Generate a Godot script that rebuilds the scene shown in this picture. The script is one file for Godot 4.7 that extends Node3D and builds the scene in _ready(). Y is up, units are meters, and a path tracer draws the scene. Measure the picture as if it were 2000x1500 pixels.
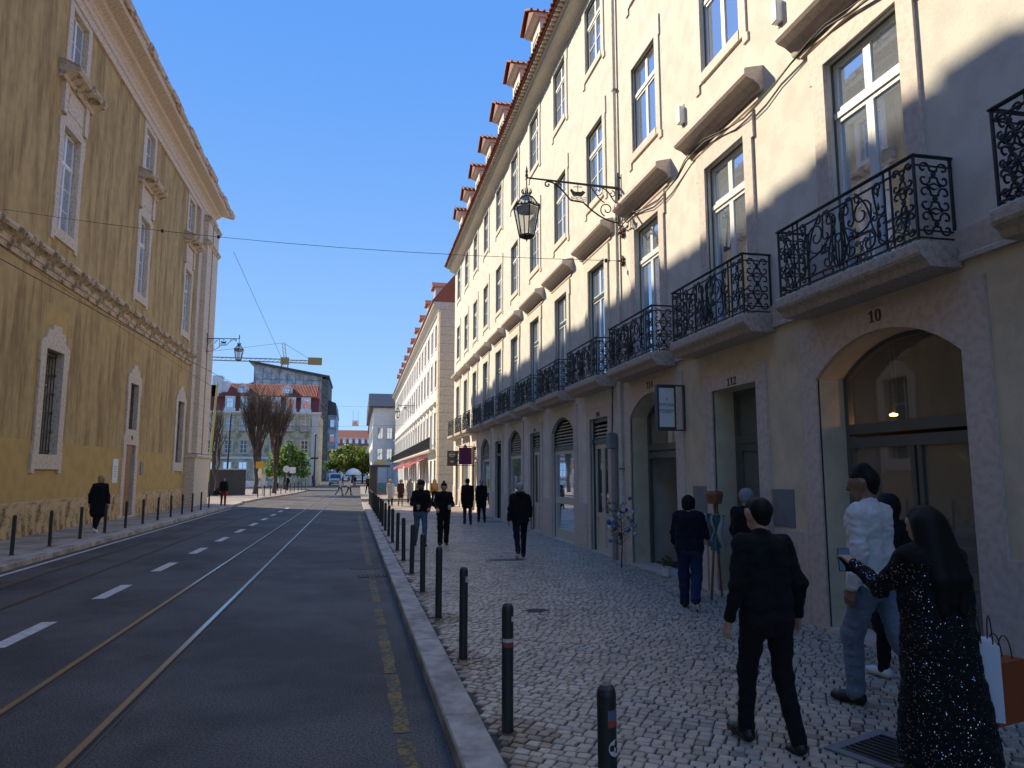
extends Node3D
# A street in shade and winter sun: yellow palace on the left, balconied houses on the right.
# Street runs along -z; x to the right; the camera stands at the origin on the carriageway.

const SW := 0.12            # pavement height above the carriageway
const RX := 5.4             # facade line of the right-hand houses
const LX := -9.5            # facade line of the yellow palace
var M := {}
var T := {}
var rng := RandomNumberGenerator.new()
var cache := {}

class MB:
	var v := PackedVector3Array()
	var n := PackedVector3Array()
	var c := PackedColorArray()
	var col := Color.WHITE
	func tri(a: Vector3, b: Vector3, d: Vector3) -> void:   # counter-clockwise seen from outside
		var nn := (b - a).cross(d - a).normalized()
		v.append(a); v.append(d); v.append(b)
		n.append(nn); n.append(nn); n.append(nn)
		c.append(col); c.append(col); c.append(col)
	func trin(a: Vector3, b: Vector3, d: Vector3, na: Vector3, nb: Vector3, nd: Vector3) -> void:
		v.append(a); v.append(d); v.append(b)
		n.append(na); n.append(nd); n.append(nb)
		c.append(col); c.append(col); c.append(col)
	func quad(a: Vector3, b: Vector3, d: Vector3, e: Vector3) -> void:
		tri(a, b, d); tri(a, d, e)
	func box(o: Vector3, s: Vector3, ba := Basis()) -> void:
		var h := s * 0.5
		var p := []
		for i in 8:
			p.append(o + ba * Vector3(h.x if i & 1 else -h.x, h.y if i & 2 else -h.y, h.z if i & 4 else -h.z))
		quad(p[4], p[5], p[7], p[6]); quad(p[1], p[0], p[2], p[3])
		quad(p[5], p[1], p[3], p[7]); quad(p[0], p[4], p[6], p[2])
		quad(p[6], p[7], p[3], p[2]); quad(p[0], p[1], p[5], p[4])
	func bx(x0: float, x1: float, y0: float, y1: float, z0: float, z1: float) -> void:
		box(Vector3((x0 + x1) / 2, (y0 + y1) / 2, (z0 + z1) / 2), Vector3(x1 - x0, y1 - y0, z1 - z0))
	func cbox(o: Vector3, s: Vector3, ch: float, ba := Basis()) -> void:   # chamfered box
		var h := s * 0.5
		var q := func(sx, sy, sz, ax): 
			var p := Vector3(sx * (h.x - (0.0 if ax == 0 else ch)), sy * (h.y - (0.0 if ax == 1 else ch)), sz * (h.z - (0.0 if ax == 2 else ch)))
			return o + ba * p
		for ax in 3:
			var a1 := (ax + 1) % 3
			var a2 := (ax + 2) % 3
			for s0 in [-1, 1]:
				var pts := []
				for k in [[-1, -1], [1, -1], [1, 1], [-1, 1]]:
					var sg := [0, 0, 0]
					sg[ax] = s0; sg[a1] = k[0]; sg[a2] = k[1]
					pts.append(q.call(sg[0], sg[1], sg[2], ax))
				if s0 > 0: quad(pts[0], pts[1], pts[2], pts[3])
				else: quad(pts[3], pts[2], pts[1], pts[0])
		for ax in 3:   # the edges parallel to ax
			var a1 := (ax + 1) % 3
			var a2 := (ax + 2) % 3
			for s1 in [-1, 1]:
				for s2 in [-1, 1]:
					var g := [0, 0, 0]
					g[a1] = s1; g[a2] = s2
					g[ax] = -1
					var p0: Vector3 = q.call(g[0], g[1], g[2], a1)
					var p1: Vector3 = q.call(g[0], g[1], g[2], a2)
					g[ax] = 1
					var p2: Vector3 = q.call(g[0], g[1], g[2], a2)
					var p3: Vector3 = q.call(g[0], g[1], g[2], a1)
					if s1 * s2 > 0: quad(p0, p1, p2, p3)
					else: quad(p1, p0, p3, p2)
		for sx in [-1, 1]:
			for sy in [-1, 1]:
				for sz in [-1, 1]:
					var a: Vector3 = q.call(sx, sy, sz, 0)
					var b: Vector3 = q.call(sx, sy, sz, 1)
					var d: Vector3 = q.call(sx, sy, sz, 2)
					if sx * sy * sz > 0: tri(a, b, d)
					else: tri(a, d, b)
	func tube(path: Array, r, sides := 6, closed := false) -> void:    # r: a number, or one per point
		var m := path.size()
		var rings := []
		var up := Vector3.UP
		for i in m:
			var p: Vector3 = path[i]
			var a: Vector3 = path[(i - 1 + m) % m] if (i > 0 or closed) else p
			var b: Vector3 = path[(i + 1) % m] if (i < m - 1 or closed) else p
			var t := (b - a).normalized()
			if i == 0: up = Vector3.UP if absf(t.y) < 0.9 else Vector3.RIGHT
			var s := t.cross(up).normalized()
			if s.length() < 0.1: s = t.cross(Vector3(0.3, 0.2, 0.9)).normalized()
			up = s.cross(t).normalized()
			var ring := []
			var rr: float = r[i] if r is Array else r
			for k in sides:
				var an := TAU * k / sides
				var dn := s * cos(an) + up * sin(an)
				ring.append([p + dn * rr, dn])
			rings.append(ring)
		for i in (m if closed else m - 1):
			var A: Array = rings[i]
			var B: Array = rings[(i + 1) % m]
			for k in sides:
				var l := (k + 1) % sides
				trin(A[k][0], B[l][0], A[l][0], A[k][1], B[l][1], A[l][1])
				trin(A[k][0], B[k][0], B[l][0], A[k][1], B[k][1], B[l][1])
		if not closed:
			for k in range(1, sides - 1):
				tri(rings[0][0][0], rings[0][k][0], rings[0][k + 1][0])
				tri(rings[m - 1][0][0], rings[m - 1][k + 1][0], rings[m - 1][k][0])
	func lathe(prof: Array, o := Vector3.ZERO, sides := 12, turn := 0.0, flat := false) -> void:   # prof: [radius, y], upwards
		for i in prof.size() - 1:
			var p: Array = prof[i]
			var q: Array = prof[i + 1]
			var sl := Vector2(q[1] - p[1], p[0] - q[0]).normalized()
			for k in sides:
				var a := turn + TAU * k / sides
				var b := turn + TAU * (k + 1) / sides
				var da := Vector3(cos(a), 0, -sin(a))
				var db := Vector3(cos(b), 0, -sin(b))
				var A: Vector3 = o + da * p[0] + Vector3.UP * p[1]
				var B: Vector3 = o + db * p[0] + Vector3.UP * p[1]
				var C: Vector3 = o + db * q[0] + Vector3.UP * q[1]
				var D: Vector3 = o + da * q[0] + Vector3.UP * q[1]
				var na := da * sl.x + Vector3.UP * sl.y
				var nb := db * sl.x + Vector3.UP * sl.y
				if flat: na = (na + nb).normalized(); nb = na
				if p[0] > 1e-5: trin(A, B, C, na, nb, nb)
				if q[0] > 1e-5: trin(A, C, D, na, nb, na)
	func prism(poly: PackedVector2Array, z0: float, z1: float, xf := Transform3D()) -> void:  # poly in xy, thickness along z
		var pl := poly
		if Geometry2D.is_polygon_clockwise(pl): pl.reverse()
		var fl := xf.basis.determinant() < 0.0
		var idx := Geometry2D.triangulate_polygon(pl)
		for i in range(0, idx.size(), 3):
			var a := pl[idx[i]]
			var b := pl[idx[i + 1]]
			var d := pl[idx[i + 2]]
			if ((b - a).cross(d - a) < 0) != fl:
				var sw := b
				b = d; d = sw
			tri(xf * Vector3(a.x, a.y, z1), xf * Vector3(b.x, b.y, z1), xf * Vector3(d.x, d.y, z1))
			tri(xf * Vector3(a.x, a.y, z0), xf * Vector3(d.x, d.y, z0), xf * Vector3(b.x, b.y, z0))
		for i in pl.size():
			var a := pl[i]
			var b := pl[(i + 1) % pl.size()]
			if fl:
				var sw := b
				b = a; a = sw
			quad(xf * Vector3(a.x, a.y, z0), xf * Vector3(b.x, b.y, z0), xf * Vector3(b.x, b.y, z1), xf * Vector3(a.x, a.y, z1))
	func run(prof: PackedVector2Array, x0: float, x1: float) -> void:   # moulding: profile (out, y) run along x
		var b := Basis(Vector3(0, 0, 1), Vector3(0, 1, 0), Vector3(-1, 0, 0))   # profile x -> z, extrusion z -> -x
		prism(prof, -x1, -x0, Transform3D(b, Vector3.ZERO))
	func mesh() -> ArrayMesh:
		var am := ArrayMesh.new()
		if v.size() == 0: return am
		var arr := []
		arr.resize(Mesh.ARRAY_MAX)
		arr[Mesh.ARRAY_VERTEX] = v
		arr[Mesh.ARRAY_NORMAL] = n
		arr[Mesh.ARRAY_COLOR] = c
		am.add_surface_from_arrays(Mesh.PRIMITIVE_TRIANGLES, arr)
		return am

func V(x: float, y: float, z: float) -> Vector3: return Vector3(x, y, z)
func P2(a: Array) -> PackedVector2Array:
	var p := PackedVector2Array()
	for i in range(0, a.size(), 2): p.append(Vector2(a[i], a[i + 1]))
	return p

func part(called: String, parent: Node3D, mesh, mat: Material, at := Vector3.ZERO, ba := Basis()) -> MeshInstance3D:
	var o := MeshInstance3D.new()
	o.name = called
	o.mesh = mesh.mesh() if mesh is MB else mesh
	o.material_override = mat
	o.transform = Transform3D(ba, at)
	parent.add_child(o, true)
	return o
func group(called: String, parent: Node3D, at := Vector3.ZERO, ba := Basis()) -> Node3D:
	var o := Node3D.new()
	o.name = called
	o.transform = Transform3D(ba, at)
	parent.add_child(o, true)
	return o
func tag(o: Node3D, label: String, category := "", grp := "", kind := "") -> Node3D:
	if label: o.set_meta("label", label)
	if category: o.set_meta("category", category)
	if grp: o.set_meta("group", grp)
	if kind: o.set_meta("kind", kind)
	return o
func thing(called: String, label: String, category: String, at := Vector3.ZERO, ry := 0.0, grp := "") -> Node3D:
	return tag(group(called, self, at, Basis(Vector3.UP, ry)), label, category, grp)
func keep(key: String, make: Callable) -> Mesh:
	if not cache.has(key):
		var m = make.call()
		cache[key] = m.mesh() if m is MB else m
	return cache[key]

# ---------- computed textures and materials
func noise(sd: int, freq: float, oct := 4, kind := FastNoiseLite.TYPE_SIMPLEX_SMOOTH) -> FastNoiseLite:
	var f := FastNoiseLite.new()
	f.seed = sd; f.frequency = freq; f.noise_type = kind
	f.fractal_octaves = oct
	if oct <= 1: f.fractal_type = FastNoiseLite.FRACTAL_NONE
	if kind == FastNoiseLite.TYPE_CELLULAR: f.cellular_return_type = FastNoiseLite.RETURN_DISTANCE
	return f
# layers: [[freq, octaves, weight, kind], ...] -> grey mixed into stops of colour
func blend_tex(sd: int, layers: Array, stops: Array, size := 512) -> ImageTexture:
	var acc := PackedFloat32Array()
	acc.resize(size * size)
	var wsum := 0.0
	for l in layers:
		var im := noise(sd, l[0], l[1], l[3] if l.size() > 3 else FastNoiseLite.TYPE_SIMPLEX_SMOOTH).get_seamless_image(size, size)
		im.convert(Image.FORMAT_L8)
		var d := im.get_data()
		var w: float = l[2]
		wsum += absf(w)
		for i in d.size(): acc[i] += w * (d[i] / 255.0 if w > 0 else d[i] / 255.0 - 1.0)
		sd += 7
	var g := Gradient.new()
	g.offsets = PackedFloat32Array(); g.colors = PackedColorArray()
	var offs := PackedFloat32Array()
	var cols := PackedColorArray()
	for s in stops:
		offs.append(s[0]); cols.append(s[1])
	g.offsets = offs; g.colors = cols
	var lut := PackedByteArray()
	for i in 256:
		var q := g.sample(i / 255.0)
		lut.append(int(clampf(q.r, 0, 1) * 255)); lut.append(int(clampf(q.g, 0, 1) * 255)); lut.append(int(clampf(q.b, 0, 1) * 255))
	var out := PackedByteArray()
	out.resize(size * size * 3)
	for i in size * size:
		var k := int(clampf(acc[i] / wsum, 0, 1) * 255) * 3
		out[i * 3] = lut[k]; out[i * 3 + 1] = lut[k + 1]; out[i * 3 + 2] = lut[k + 2]
	return ImageTexture.create_from_image(Image.create_from_data(size, size, false, Image.FORMAT_RGB8, out))
func gv(x: float) -> Color: return Color(x, x, x)
func normal_tex(sd: int, freq: float, oct: int, strength: float, kind := FastNoiseLite.TYPE_SIMPLEX_SMOOTH, size := 512) -> ImageTexture:
	var im := noise(sd, freq, oct, kind).get_seamless_image(size, size)
	im.convert(Image.FORMAT_RGBA8)
	im.bump_map_to_normal_map(strength)
	return ImageTexture.create_from_image(im)
# lin: linear base colour. o: tex, ts (tiles per metre), nrm, ns, nd (normal depth), met, spec, local, vc
func mt(called: String, lin: Color, rough: float, o := {}) -> StandardMaterial3D:
	var m := StandardMaterial3D.new()
	m.resource_name = called
	m.albedo_color = lin.linear_to_srgb()
	m.roughness = rough
	m.metallic = o.get("met", 0.0)
	m.metallic_specular = o.get("spec", 0.5)
	if o.has("tex") or o.has("nrm"):
		m.uv1_triplanar = true
		m.uv1_world_triplanar = not o.get("local", false)
		var ts = o.get("ts", 0.5)
		m.uv1_scale = ts if ts is Vector3 else Vector3(ts, ts, ts)
		m.uv1_triplanar_sharpness = 4.0
	if o.has("tex"): m.albedo_texture = T[o.tex]
	if o.has("nrm"):
		m.normal_enabled = true
		m.normal_texture = T[o.nrm]
		m.normal_scale = o.get("nd", 0.5)
	if o.has("det"):
		m.detail_enabled = true
		m.detail_albedo = T[o.det]
		m.detail_blend_mode = BaseMaterial3D.BLEND_MODE_MUL
		m.detail_uv_layer = BaseMaterial3D.DETAIL_UV_2
		m.uv2_triplanar = true
		m.uv2_world_triplanar = true
		var ds = o.get("ds", 0.1)
		m.uv2_scale = ds if ds is Vector3 else Vector3(ds, ds, ds)
	if o.get("vc", false): m.vertex_color_use_as_albedo = true
	M[called] = m
	return m

func textures() -> void:
	T.speck = blend_tex(3, [[0.09, 2, 0.7], [0.25, 1, 1.0]], [[0.26, gv(0.34)], [0.42, gv(0.62)], [0.56, gv(0.74)], [0.68, gv(1.0)]])
	T.blotch = blend_tex(11, [[0.006, 5, 1.0], [0.03, 3, 0.35]], [[0.28, Color(0.74, 0.72, 0.70)], [0.48, Color(0.90, 0.89, 0.88)], [0.68, Color(1, 1, 1)]])
	T.soft = blend_tex(21, [[0.01, 4, 1.0], [0.12, 2, 0.3]], [[0.3, gv(0.95)], [0.6, gv(1.0)]])
	T.streak = blend_tex(31, [[0.012, 5, 1.0], [0.05, 3, 0.5]], [[0.25, Color(0.80, 0.77, 0.74)], [0.45, Color(0.92, 0.91, 0.89)], [0.62, Color(1, 1, 1)]])
	T.stone = blend_tex(41, [[0.02, 5, 0.8], [0.2, 2, 0.4]], [[0.25, Color(0.92, 0.905, 0.89)], [0.45, Color(0.97, 0.965, 0.96)], [0.6, Color(1, 1, 1)]])
	T.pits = blend_tex(51, [[0.02, 5, 1.0], [0.11, 3, 1.0]], [[0.28, Color(0.78, 0.75, 0.72)], [0.38, Color(0.92, 0.90, 0.88)], [0.52, Color(1, 0.985, 0.97)]])
	T.moss = blend_tex(61, [[0.008, 6, 1.0], [0.06, 3, 0.6]], [[0.26, Color(0.48, 0.44, 0.39)], [0.40, Color(0.74, 0.70, 0.64)], [0.56, Color(1, 0.98, 0.94)]])
	T.wornline = blend_tex(71, [[0.012, 4, 0.7], [0.07, 3, 1.0], [0.3, 1, 0.35]], [[0.36, Color(0.33, 0.32, 0.31)], [0.47, Color(0.45, 0.38, 0.22)], [0.6, Color(0.68, 0.53, 0.20)]])
	T.nfine = normal_tex(5, 0.12, 3, 2.0)
	T.nrough = normal_tex(6, 0.03, 5, 5.0)
	T.nasph = normal_tex(7, 0.35, 2, 4.0)
	T.ncloth = normal_tex(8, 0.02, 3, 6.0)

func materials() -> void:
	mt("asphalt", Color(0.215, 0.192, 0.170), 0.66, {"tex": "speck", "ts": 0.75, "nrm": "nasph", "nd": 0.8, "det": "blotch", "ds": 0.11, "spec": 0.45})
	mt("asphalt_patch", Color(0.12, 0.108, 0.096), 0.7, {"tex": "speck", "ts": 0.8, "nrm": "nasph", "nd": 0.6})
	mt("paint_white", Color(0.62, 0.61, 0.58), 0.6, {"tex": "pits", "ts": 0.6})
	mt("paint_yellow", Color(0.62, 0.62, 0.62), 0.7, {"tex": "wornline", "ts": 0.5})
	mt("rail", Color(0.45, 0.44, 0.43), 0.22, {"met": 1.0})
	mt("rust", Color(0.12, 0.07, 0.04), 0.75, {"tex": "pits", "ts": 1.5})
	mt("groove", Color(0.02, 0.018, 0.016), 0.8)
	mt("kerb", Color(0.50, 0.44, 0.37), 0.6, {"tex": "stone", "ts": 0.6, "nrm": "nfine", "nd": 0.25, "det": "blotch", "ds": 0.35})
	mt("mortar", Color(0.15, 0.125, 0.10), 0.9, {"tex": "speck", "ts": 1.1, "det": "blotch", "ds": 0.3})
	mt("cobble", Color(0.98, 0.98, 0.98), 0.42, {"tex": "stone", "ts": 2.3, "nrm": "nfine", "nd": 0.22, "vc": true})
	mt("far_paving", Color(0.43, 0.375, 0.31), 0.6, {"tex": "pits", "ts": 1.3, "det": "blotch", "ds": 0.2})
	mt("cream", Color(0.74, 0.70, 0.60), 0.85, {"tex": "soft", "ts": 0.35, "nrm": "nfine", "nd": 0.12})
	mt("cream_trim", Color(0.72, 0.67, 0.57), 0.75, {"tex": "stone", "ts": 0.7, "nrm": "nfine", "nd": 0.15})
	mt("shop_cream", Color(0.74, 0.62, 0.43), 0.85, {"tex": "soft", "ts": 0.4, "nrm": "nfine", "nd": 0.12, "det": "soft", "ds": 0.17})
	mt("lioz", Color(0.66, 0.555, 0.475), 0.62, {"tex": "stone", "ts": 0.9, "nrm": "nfine", "nd": 0.25})
	mt("lioz_rough", Color(0.56, 0.48, 0.40), 0.8, {"tex": "pits", "ts": 1.3, "nrm": "nrough", "nd": 0.7})
	mt("lioz_pale", Color(0.62, 0.57, 0.49), 0.7, {"tex": "stone", "ts": 0.7, "nrm": "nfine", "nd": 0.25})
	mt("yellow", Color(0.50, 0.345, 0.135), 0.88, {"tex": "streak", "ts": Vector3(0.24, 0.03, 0.24), "nrm": "nfine", "nd": 0.12, "det": "soft", "ds": 0.4})
	mt("yellow_clean", Color(0.52, 0.34, 0.105), 0.85, {"tex": "soft", "ts": 0.3, "nrm": "nfine", "nd": 0.12})
	mt("old_stone", Color(0.55, 0.46, 0.35), 0.85, {"tex": "moss", "ts": 0.45, "nrm": "nrough", "nd": 0.4})
	mt("old_stone_light", Color(0.66, 0.56, 0.43), 0.8, {"tex": "pits", "ts": 0.7, "nrm": "nrough", "nd": 0.25})
	mt("dado", Color(0.58, 0.42, 0.22), 0.8, {"tex": "moss", "ts": 0.45, "nrm": "nrough", "nd": 0.25})
	mt("glass", Color(0.16, 0.18, 0.20), 0.02, {"met": 0.8, "spec": 0.9})
	M.glass.albedo_color = Color(0.80, 0.86, 0.92)
	mt("old_glass", Color(0.3, 0.34, 0.38), 0.05, {"met": 0.35, "spec": 0.8})
	mt("dark_glass", Color(0.02, 0.022, 0.024), 0.03, {"spec": 0.9})
	var pane := mt("pane", Color(0.9, 0.95, 0.93), 0.0, {"spec": 0.9})
	pane.transparency = BaseMaterial3D.TRANSPARENCY_ALPHA
	pane.albedo_color = Color(0.9, 0.95, 0.93, 0.08)
	mt("sash_white", Color(0.75, 0.75, 0.72), 0.45)
	mt("sash_teal", Color(0.02, 0.075, 0.075), 0.4)
	mt("sash_green", Color(0.015, 0.035, 0.03), 0.4)
	mt("sash_grey", Color(0.12, 0.125, 0.11), 0.45)
	mt("door_cream", Color(0.58, 0.53, 0.42), 0.5)
	mt("slat", Color(0.62, 0.58, 0.48), 0.55)
	mt("iron", Color(0.018, 0.019, 0.02), 0.5, {"spec": 0.5})
	mt("iron_green", Color(0.022, 0.028, 0.026), 0.42, {"spec": 0.5})
	mt("tile", Color(0.42, 0.11, 0.05), 0.8, {"tex": "pits", "ts": 0.9, "vc": true})
	mt("roof_far", Color(0.36, 0.12, 0.07), 0.85, {"tex": "pits", "ts": 0.5})
	mt("slate_red", Color(0.16, 0.035, 0.025), 0.7)
	mt("wood_brown", Color(0.30, 0.13, 0.05), 0.55, {"tex": "streak", "ts": Vector3(3, 0.3, 3)})
	mt("white_board", Color(0.72, 0.72, 0.70), 0.6)
	mt("grey_metal", Color(0.21, 0.215, 0.22), 0.6, {"tex": "soft", "ts": 0.8})
	mt("dark_grey", Color(0.05, 0.05, 0.052), 0.5)
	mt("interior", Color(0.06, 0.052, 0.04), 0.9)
	mt("cable", Color(0.015, 0.015, 0.015), 0.6)
	mt("pipe_grey", Color(0.22, 0.22, 0.21), 0.6)
	mt("leaf", Color(1, 1, 1), 0.55, {"vc": true})
	M.leaf.backlight_enabled = true
	M.leaf.backlight = Color(0.9, 1.0, 0.35)
	mt("bark", Color(0.09, 0.07, 0.055), 0.9, {"tex": "pits", "ts": 1.5})
	mt("paint", Color(1, 1, 1), 0.5, {"vc": true})
	mt("matte", Color(1, 1, 1), 0.85, {"vc": true})
	mt("skin", Color(0.46, 0.27, 0.19), 0.55)
	mt("skin_dark", Color(0.24, 0.125, 0.08), 0.55)
	mt("hair_black", Color(0.012, 0.010, 0.009), 0.62, {"nrm": "ncloth", "ts": Vector3(22, 3, 22), "nd": 0.7, "local": true, "spec": 0.3})
	mt("hair_grey", Color(0.33, 0.32, 0.31), 0.6, {"nrm": "ncloth", "ts": Vector3(14, 2, 14), "nd": 0.8, "local": true})
	mt("hair_blond", Color(0.36, 0.24, 0.10), 0.55, {"nrm": "ncloth", "ts": Vector3(14, 2, 14), "nd": 0.8, "local": true})
	mt("hair_brown", Color(0.09, 0.04, 0.02), 0.5, {"nrm": "ncloth", "ts": Vector3(14, 2, 14), "nd": 0.8, "local": true})
	for cl in [["black", Color(0.012, 0.012, 0.013)], ["navy", Color(0.012, 0.014, 0.024)], ["jeans", Color(0.09, 0.14, 0.22)], ["jeans_light", Color(0.16, 0.21, 0.27)], ["jeans_dark", Color(0.022, 0.032, 0.07)], ["offwhite", Color(0.62, 0.60, 0.58)], ["grey", Color(0.26, 0.26, 0.27)], ["brown", Color(0.06, 0.035, 0.025)], ["tan", Color(0.30, 0.22, 0.12)], ["red", Color(0.30, 0.02, 0.02)], ["mustard", Color(0.30, 0.15, 0.02)], ["pale", Color(0.5, 0.5, 0.5)]]:
		var m := mt("cloth_" + cl[0], cl[1], 0.9, {"nrm": "ncloth", "ts": 2.2, "nd": 0.7, "local": true, "spec": 0.25})
		m.rim_enabled = true
		m.rim = 0.25
	mt("leather", Color(0.012, 0.011, 0.011), 0.4)
	mt("sole_white", Color(0.7, 0.7, 0.68), 0.6)
	mt("sequin", Color(0.75, 0.76, 0.8), 0.18, {"met": 1.0})
	mt("paper_white", Color(0.74, 0.74, 0.78), 0.6)
	mt("bag_orange", Color(0.36, 0.075, 0.02), 0.6)
	mt("plastic", Color(0.6, 0.6, 0.62), 0.35)
	mt("lamp_glass", Color(0.8, 0.82, 0.8), 0.1)
	M.lamp_glass.transparency = BaseMaterial3D.TRANSPARENCY_ALPHA
	M.lamp_glass.albedo_color = Color(0.85, 0.86, 0.82, 0.28)
	var warm := mt("warm_lamp", Color(1, 0.7, 0.35), 0.5)
	warm.emission_enabled = true
	warm.emission = Color(1, 0.72, 0.36)
	warm.emission_energy_multiplier = 6.0
	mt("b0", Color(0.06, 0.10, 0.22), 0.25)
	mt("b1", Color(0.55, 0.55, 0.55), 0.3)
	mt("b2", Color(0.16, 0.24, 0.36), 0.25)
	mt("b3", Color(0.35, 0.22, 0.08), 0.35)
	mt("s0", Color(0.06, 0.16, 0.24), 0.9)
	mt("s1", Color(0.07, 0.17, 0.06), 0.8)
	mt("s2", Color(0.4, 0.42, 0.4), 0.9)
	mt("s3", Color(0.03, 0.08, 0.16), 0.9)
	mt("white_wall", Color(0.72, 0.71, 0.68), 0.85, {"tex": "soft", "ts": 0.3})
	mt("tan_stone", Color(0.68, 0.58, 0.43), 0.8, {"tex": "stone", "ts": 0.4})
	mt("green_wall", Color(0.52, 0.50, 0.33), 0.88, {"tex": "blotch", "ts": 0.2})
	mt("sheeting", Color(0.55, 0.55, 0.56), 0.6, {"tex": "blotch", "ts": 0.12, "nrm": "nrough", "nd": 0.8})
	mt("net_brown", Color(0.22, 0.18, 0.15), 0.9, {"tex": "blotch", "ts": 0.3})
	mt("awning_red", Color(0.34, 0.05, 0.04), 0.8)
	mt("crane_white", Color(0.6, 0.58, 0.5), 0.6)
	mt("crane_yellow", Color(0.5, 0.28, 0.08), 0.6)
	mt("hoard", Color(0.055, 0.06, 0.062), 0.7, {"tex": "soft", "ts": 0.5})
	mt("pole_yellow", Color(0.42, 0.40, 0.12), 0.6)
	mt("flag_yellow", Color(0.62, 0.33, 0.02), 0.55)
	mt("navy_paint", Color(0.03, 0.04, 0.09), 0.5)
	mt("teal", Color(0.02, 0.28, 0.32), 0.8)
	mt("van_paint", Color(0.45, 0.46, 0.46), 0.35, {"spec": 0.6})

# ---------- street
func kx(z: float) -> float: return 0.73 + 0.0115 * z          # road edge of the right kerb
func lkx(z: float) -> float: return -6.66 + 0.011 * z         # road edge of the left kerb

func sheet(x0: float, x1: float, z0: float, z1: float, y: float) -> MB:   # z0 far, z1 near
	var b := MB.new()
	b.quad(V(x0, y, z1), V(x1, y, z1), V(x1, y, z0), V(x0, y, z0))
	return b

func strip(fa: Callable, fb: Callable, z0: float, z1: float, y: float, step := 3.0) -> MB:   # between two x(z)
	var b := MB.new()
	var z := z1
	while z > z0 + 0.001:
		var w := maxf(z - step, z0)
		b.quad(V(fa.call(z), y, z), V(fb.call(z), y, z), V(fb.call(w), y, w), V(fa.call(w), y, w))
		z = w
	return b

func cobbles(pave: Node3D, z_far: float, z_near: float) -> void:
	var ca := cos(0.62)
	var sa := sin(0.62)
	var stones := []
	var wave := noise(77, 0.16, 2)
	var pitch := 0.088
	var r0 := -420
	var nm := noise(78, 0.5, 3)
	for r in range(-420, 120):
		# rows run along p, stacked along q; world = (ca*p - sa*q, sa*p + ca*q)
		var q0 := r * pitch
		# range of p for which the stone falls on the pavement
		var pmin := 1e9
		var pmax := -1e9
		for cx in [[0.2, z_far], [5.6, z_far], [0.2, z_near], [5.6, z_near]]:
			pass
		# solve for p by walking the x-range: x = ca*p - sa*q  ->  p = (x + sa*q)/ca
		pmin = (0.5 + sa * q0) / ca
		pmax = (5.5 + sa * q0) / ca
		var p := pmin + rng.randf() * 0.05
		while p < pmax:
			var w := rng.randf_range(0.07, 0.118)
			var zc := sa * (p + w / 2) + ca * (q0 + pitch / 2)
			var xc := ca * (p + w / 2) - sa * (q0 + pitch / 2)
			if zc > z_far and zc < z_near and xc > kx(zc) + 0.29 and xc < RX + 0.02:
				stones.append([p, w, r, xc, zc])
			p += w
	var order := stones.duplicate()
	order.sort_custom(func(a, b): return absf(a[4] + 4.9) * 1.6 + absf(a[3] - 2.4) < absf(b[4] + 4.9) * 1.6 + absf(b[3] - 2.4))
	var all := MB.new()
	for i in order.size():
		var s: Array = order[i]
		var single := i < 290
		var b: MB = MB.new() if single else all
		var gap := 0.0045
		var pts := []
		for k in [[0, 0], [1, 0], [1, 1], [0, 1]]:
			var pp: float = s[0] + (s[1] if k[0] else 0.0) + (gap if k[0] == 0 else -gap) + rng.randf_range(-0.006, 0.006)
			var rr: int = s[2] + k[1]
			var qq: float = rr * pitch + 0.035 * wave.get_noise_2d(pp * 6.0, rr * 2.0) + (gap if k[1] == 0 else -gap) + rng.randf_range(-0.005, 0.005)
			pts.append(Vector2(ca * pp - sa * qq, sa * pp + ca * qq))
		var ctr: Vector2 = (pts[0] + pts[1] + pts[2] + pts[3]) / 4
		var up := SW + rng.randf_range(-0.003, 0.003)
		var tx := rng.randf_range(-0.045, 0.045)
		var tz := rng.randf_range(-0.045, 0.045)
		var lo := []
		var hi := []
		var sm := []
		for q in pts:
			lo.append(V(q.x, SW - 0.016, q.y))
			var h: Vector2 = ctr + (q - ctr) * 0.93
			sm.append(V(h.x, up - 0.004 + (h.x - ctr.x) * tx + (h.y - ctr.y) * tz, h.y))
			var g: Vector2 = ctr + (q - ctr) * 0.74
			hi.append(V(g.x, up + (g.x - ctr.x) * tx + (g.y - ctr.y) * tz, g.y))
		var t := 0.5 + 0.5 * nm.get_noise_2d(ctr.x * 1.5, ctr.y * 1.5)
		var l := rng.randf_range(0.72, 1.08) * (0.82 + 0.3 * t)
		if rng.randf() < 0.06: l *= 0.6
		var base := Color(0.55, 0.465, 0.37).lerp(Color(0.57, 0.465, 0.35), rng.randf())
		# rusty soil washed out round the bollard feet
		var rz := fposmod(-ctr.y - 5.12, 2.03)
		var bd := Vector2(ctr.x - (kx(ctr.y) + 0.41), minf(rz, 2.03 - rz)).length()
		if bd < 0.2 + 0.22 * rng.randf(): base = base.lerp(Color(0.20, 0.11, 0.055), 0.65)
		elif ctr.x - kx(ctr.y) < 0.5 and rng.randf() < 0.5: base = base.lerp(Color(0.24, 0.15, 0.09), 0.5)
		b.col = Color(base.r * l, base.g * l, base.b * l)
		var cn := V(0, 1, 0)
		b.quad(hi[3], hi[2], hi[1], hi[0])
		for k in 4:
			var m: int = (k + 1) % 4
			b.quad(sm[m], sm[k], hi[k], hi[m])
			b.quad(lo[m], lo[k], sm[k], sm[m])
		if single: part("cobble", pave, b, M.cobble)
	var rest := part("cobblestones", pave, all, M.cobble)
	rest.set_meta("kind", "stuff")

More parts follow.
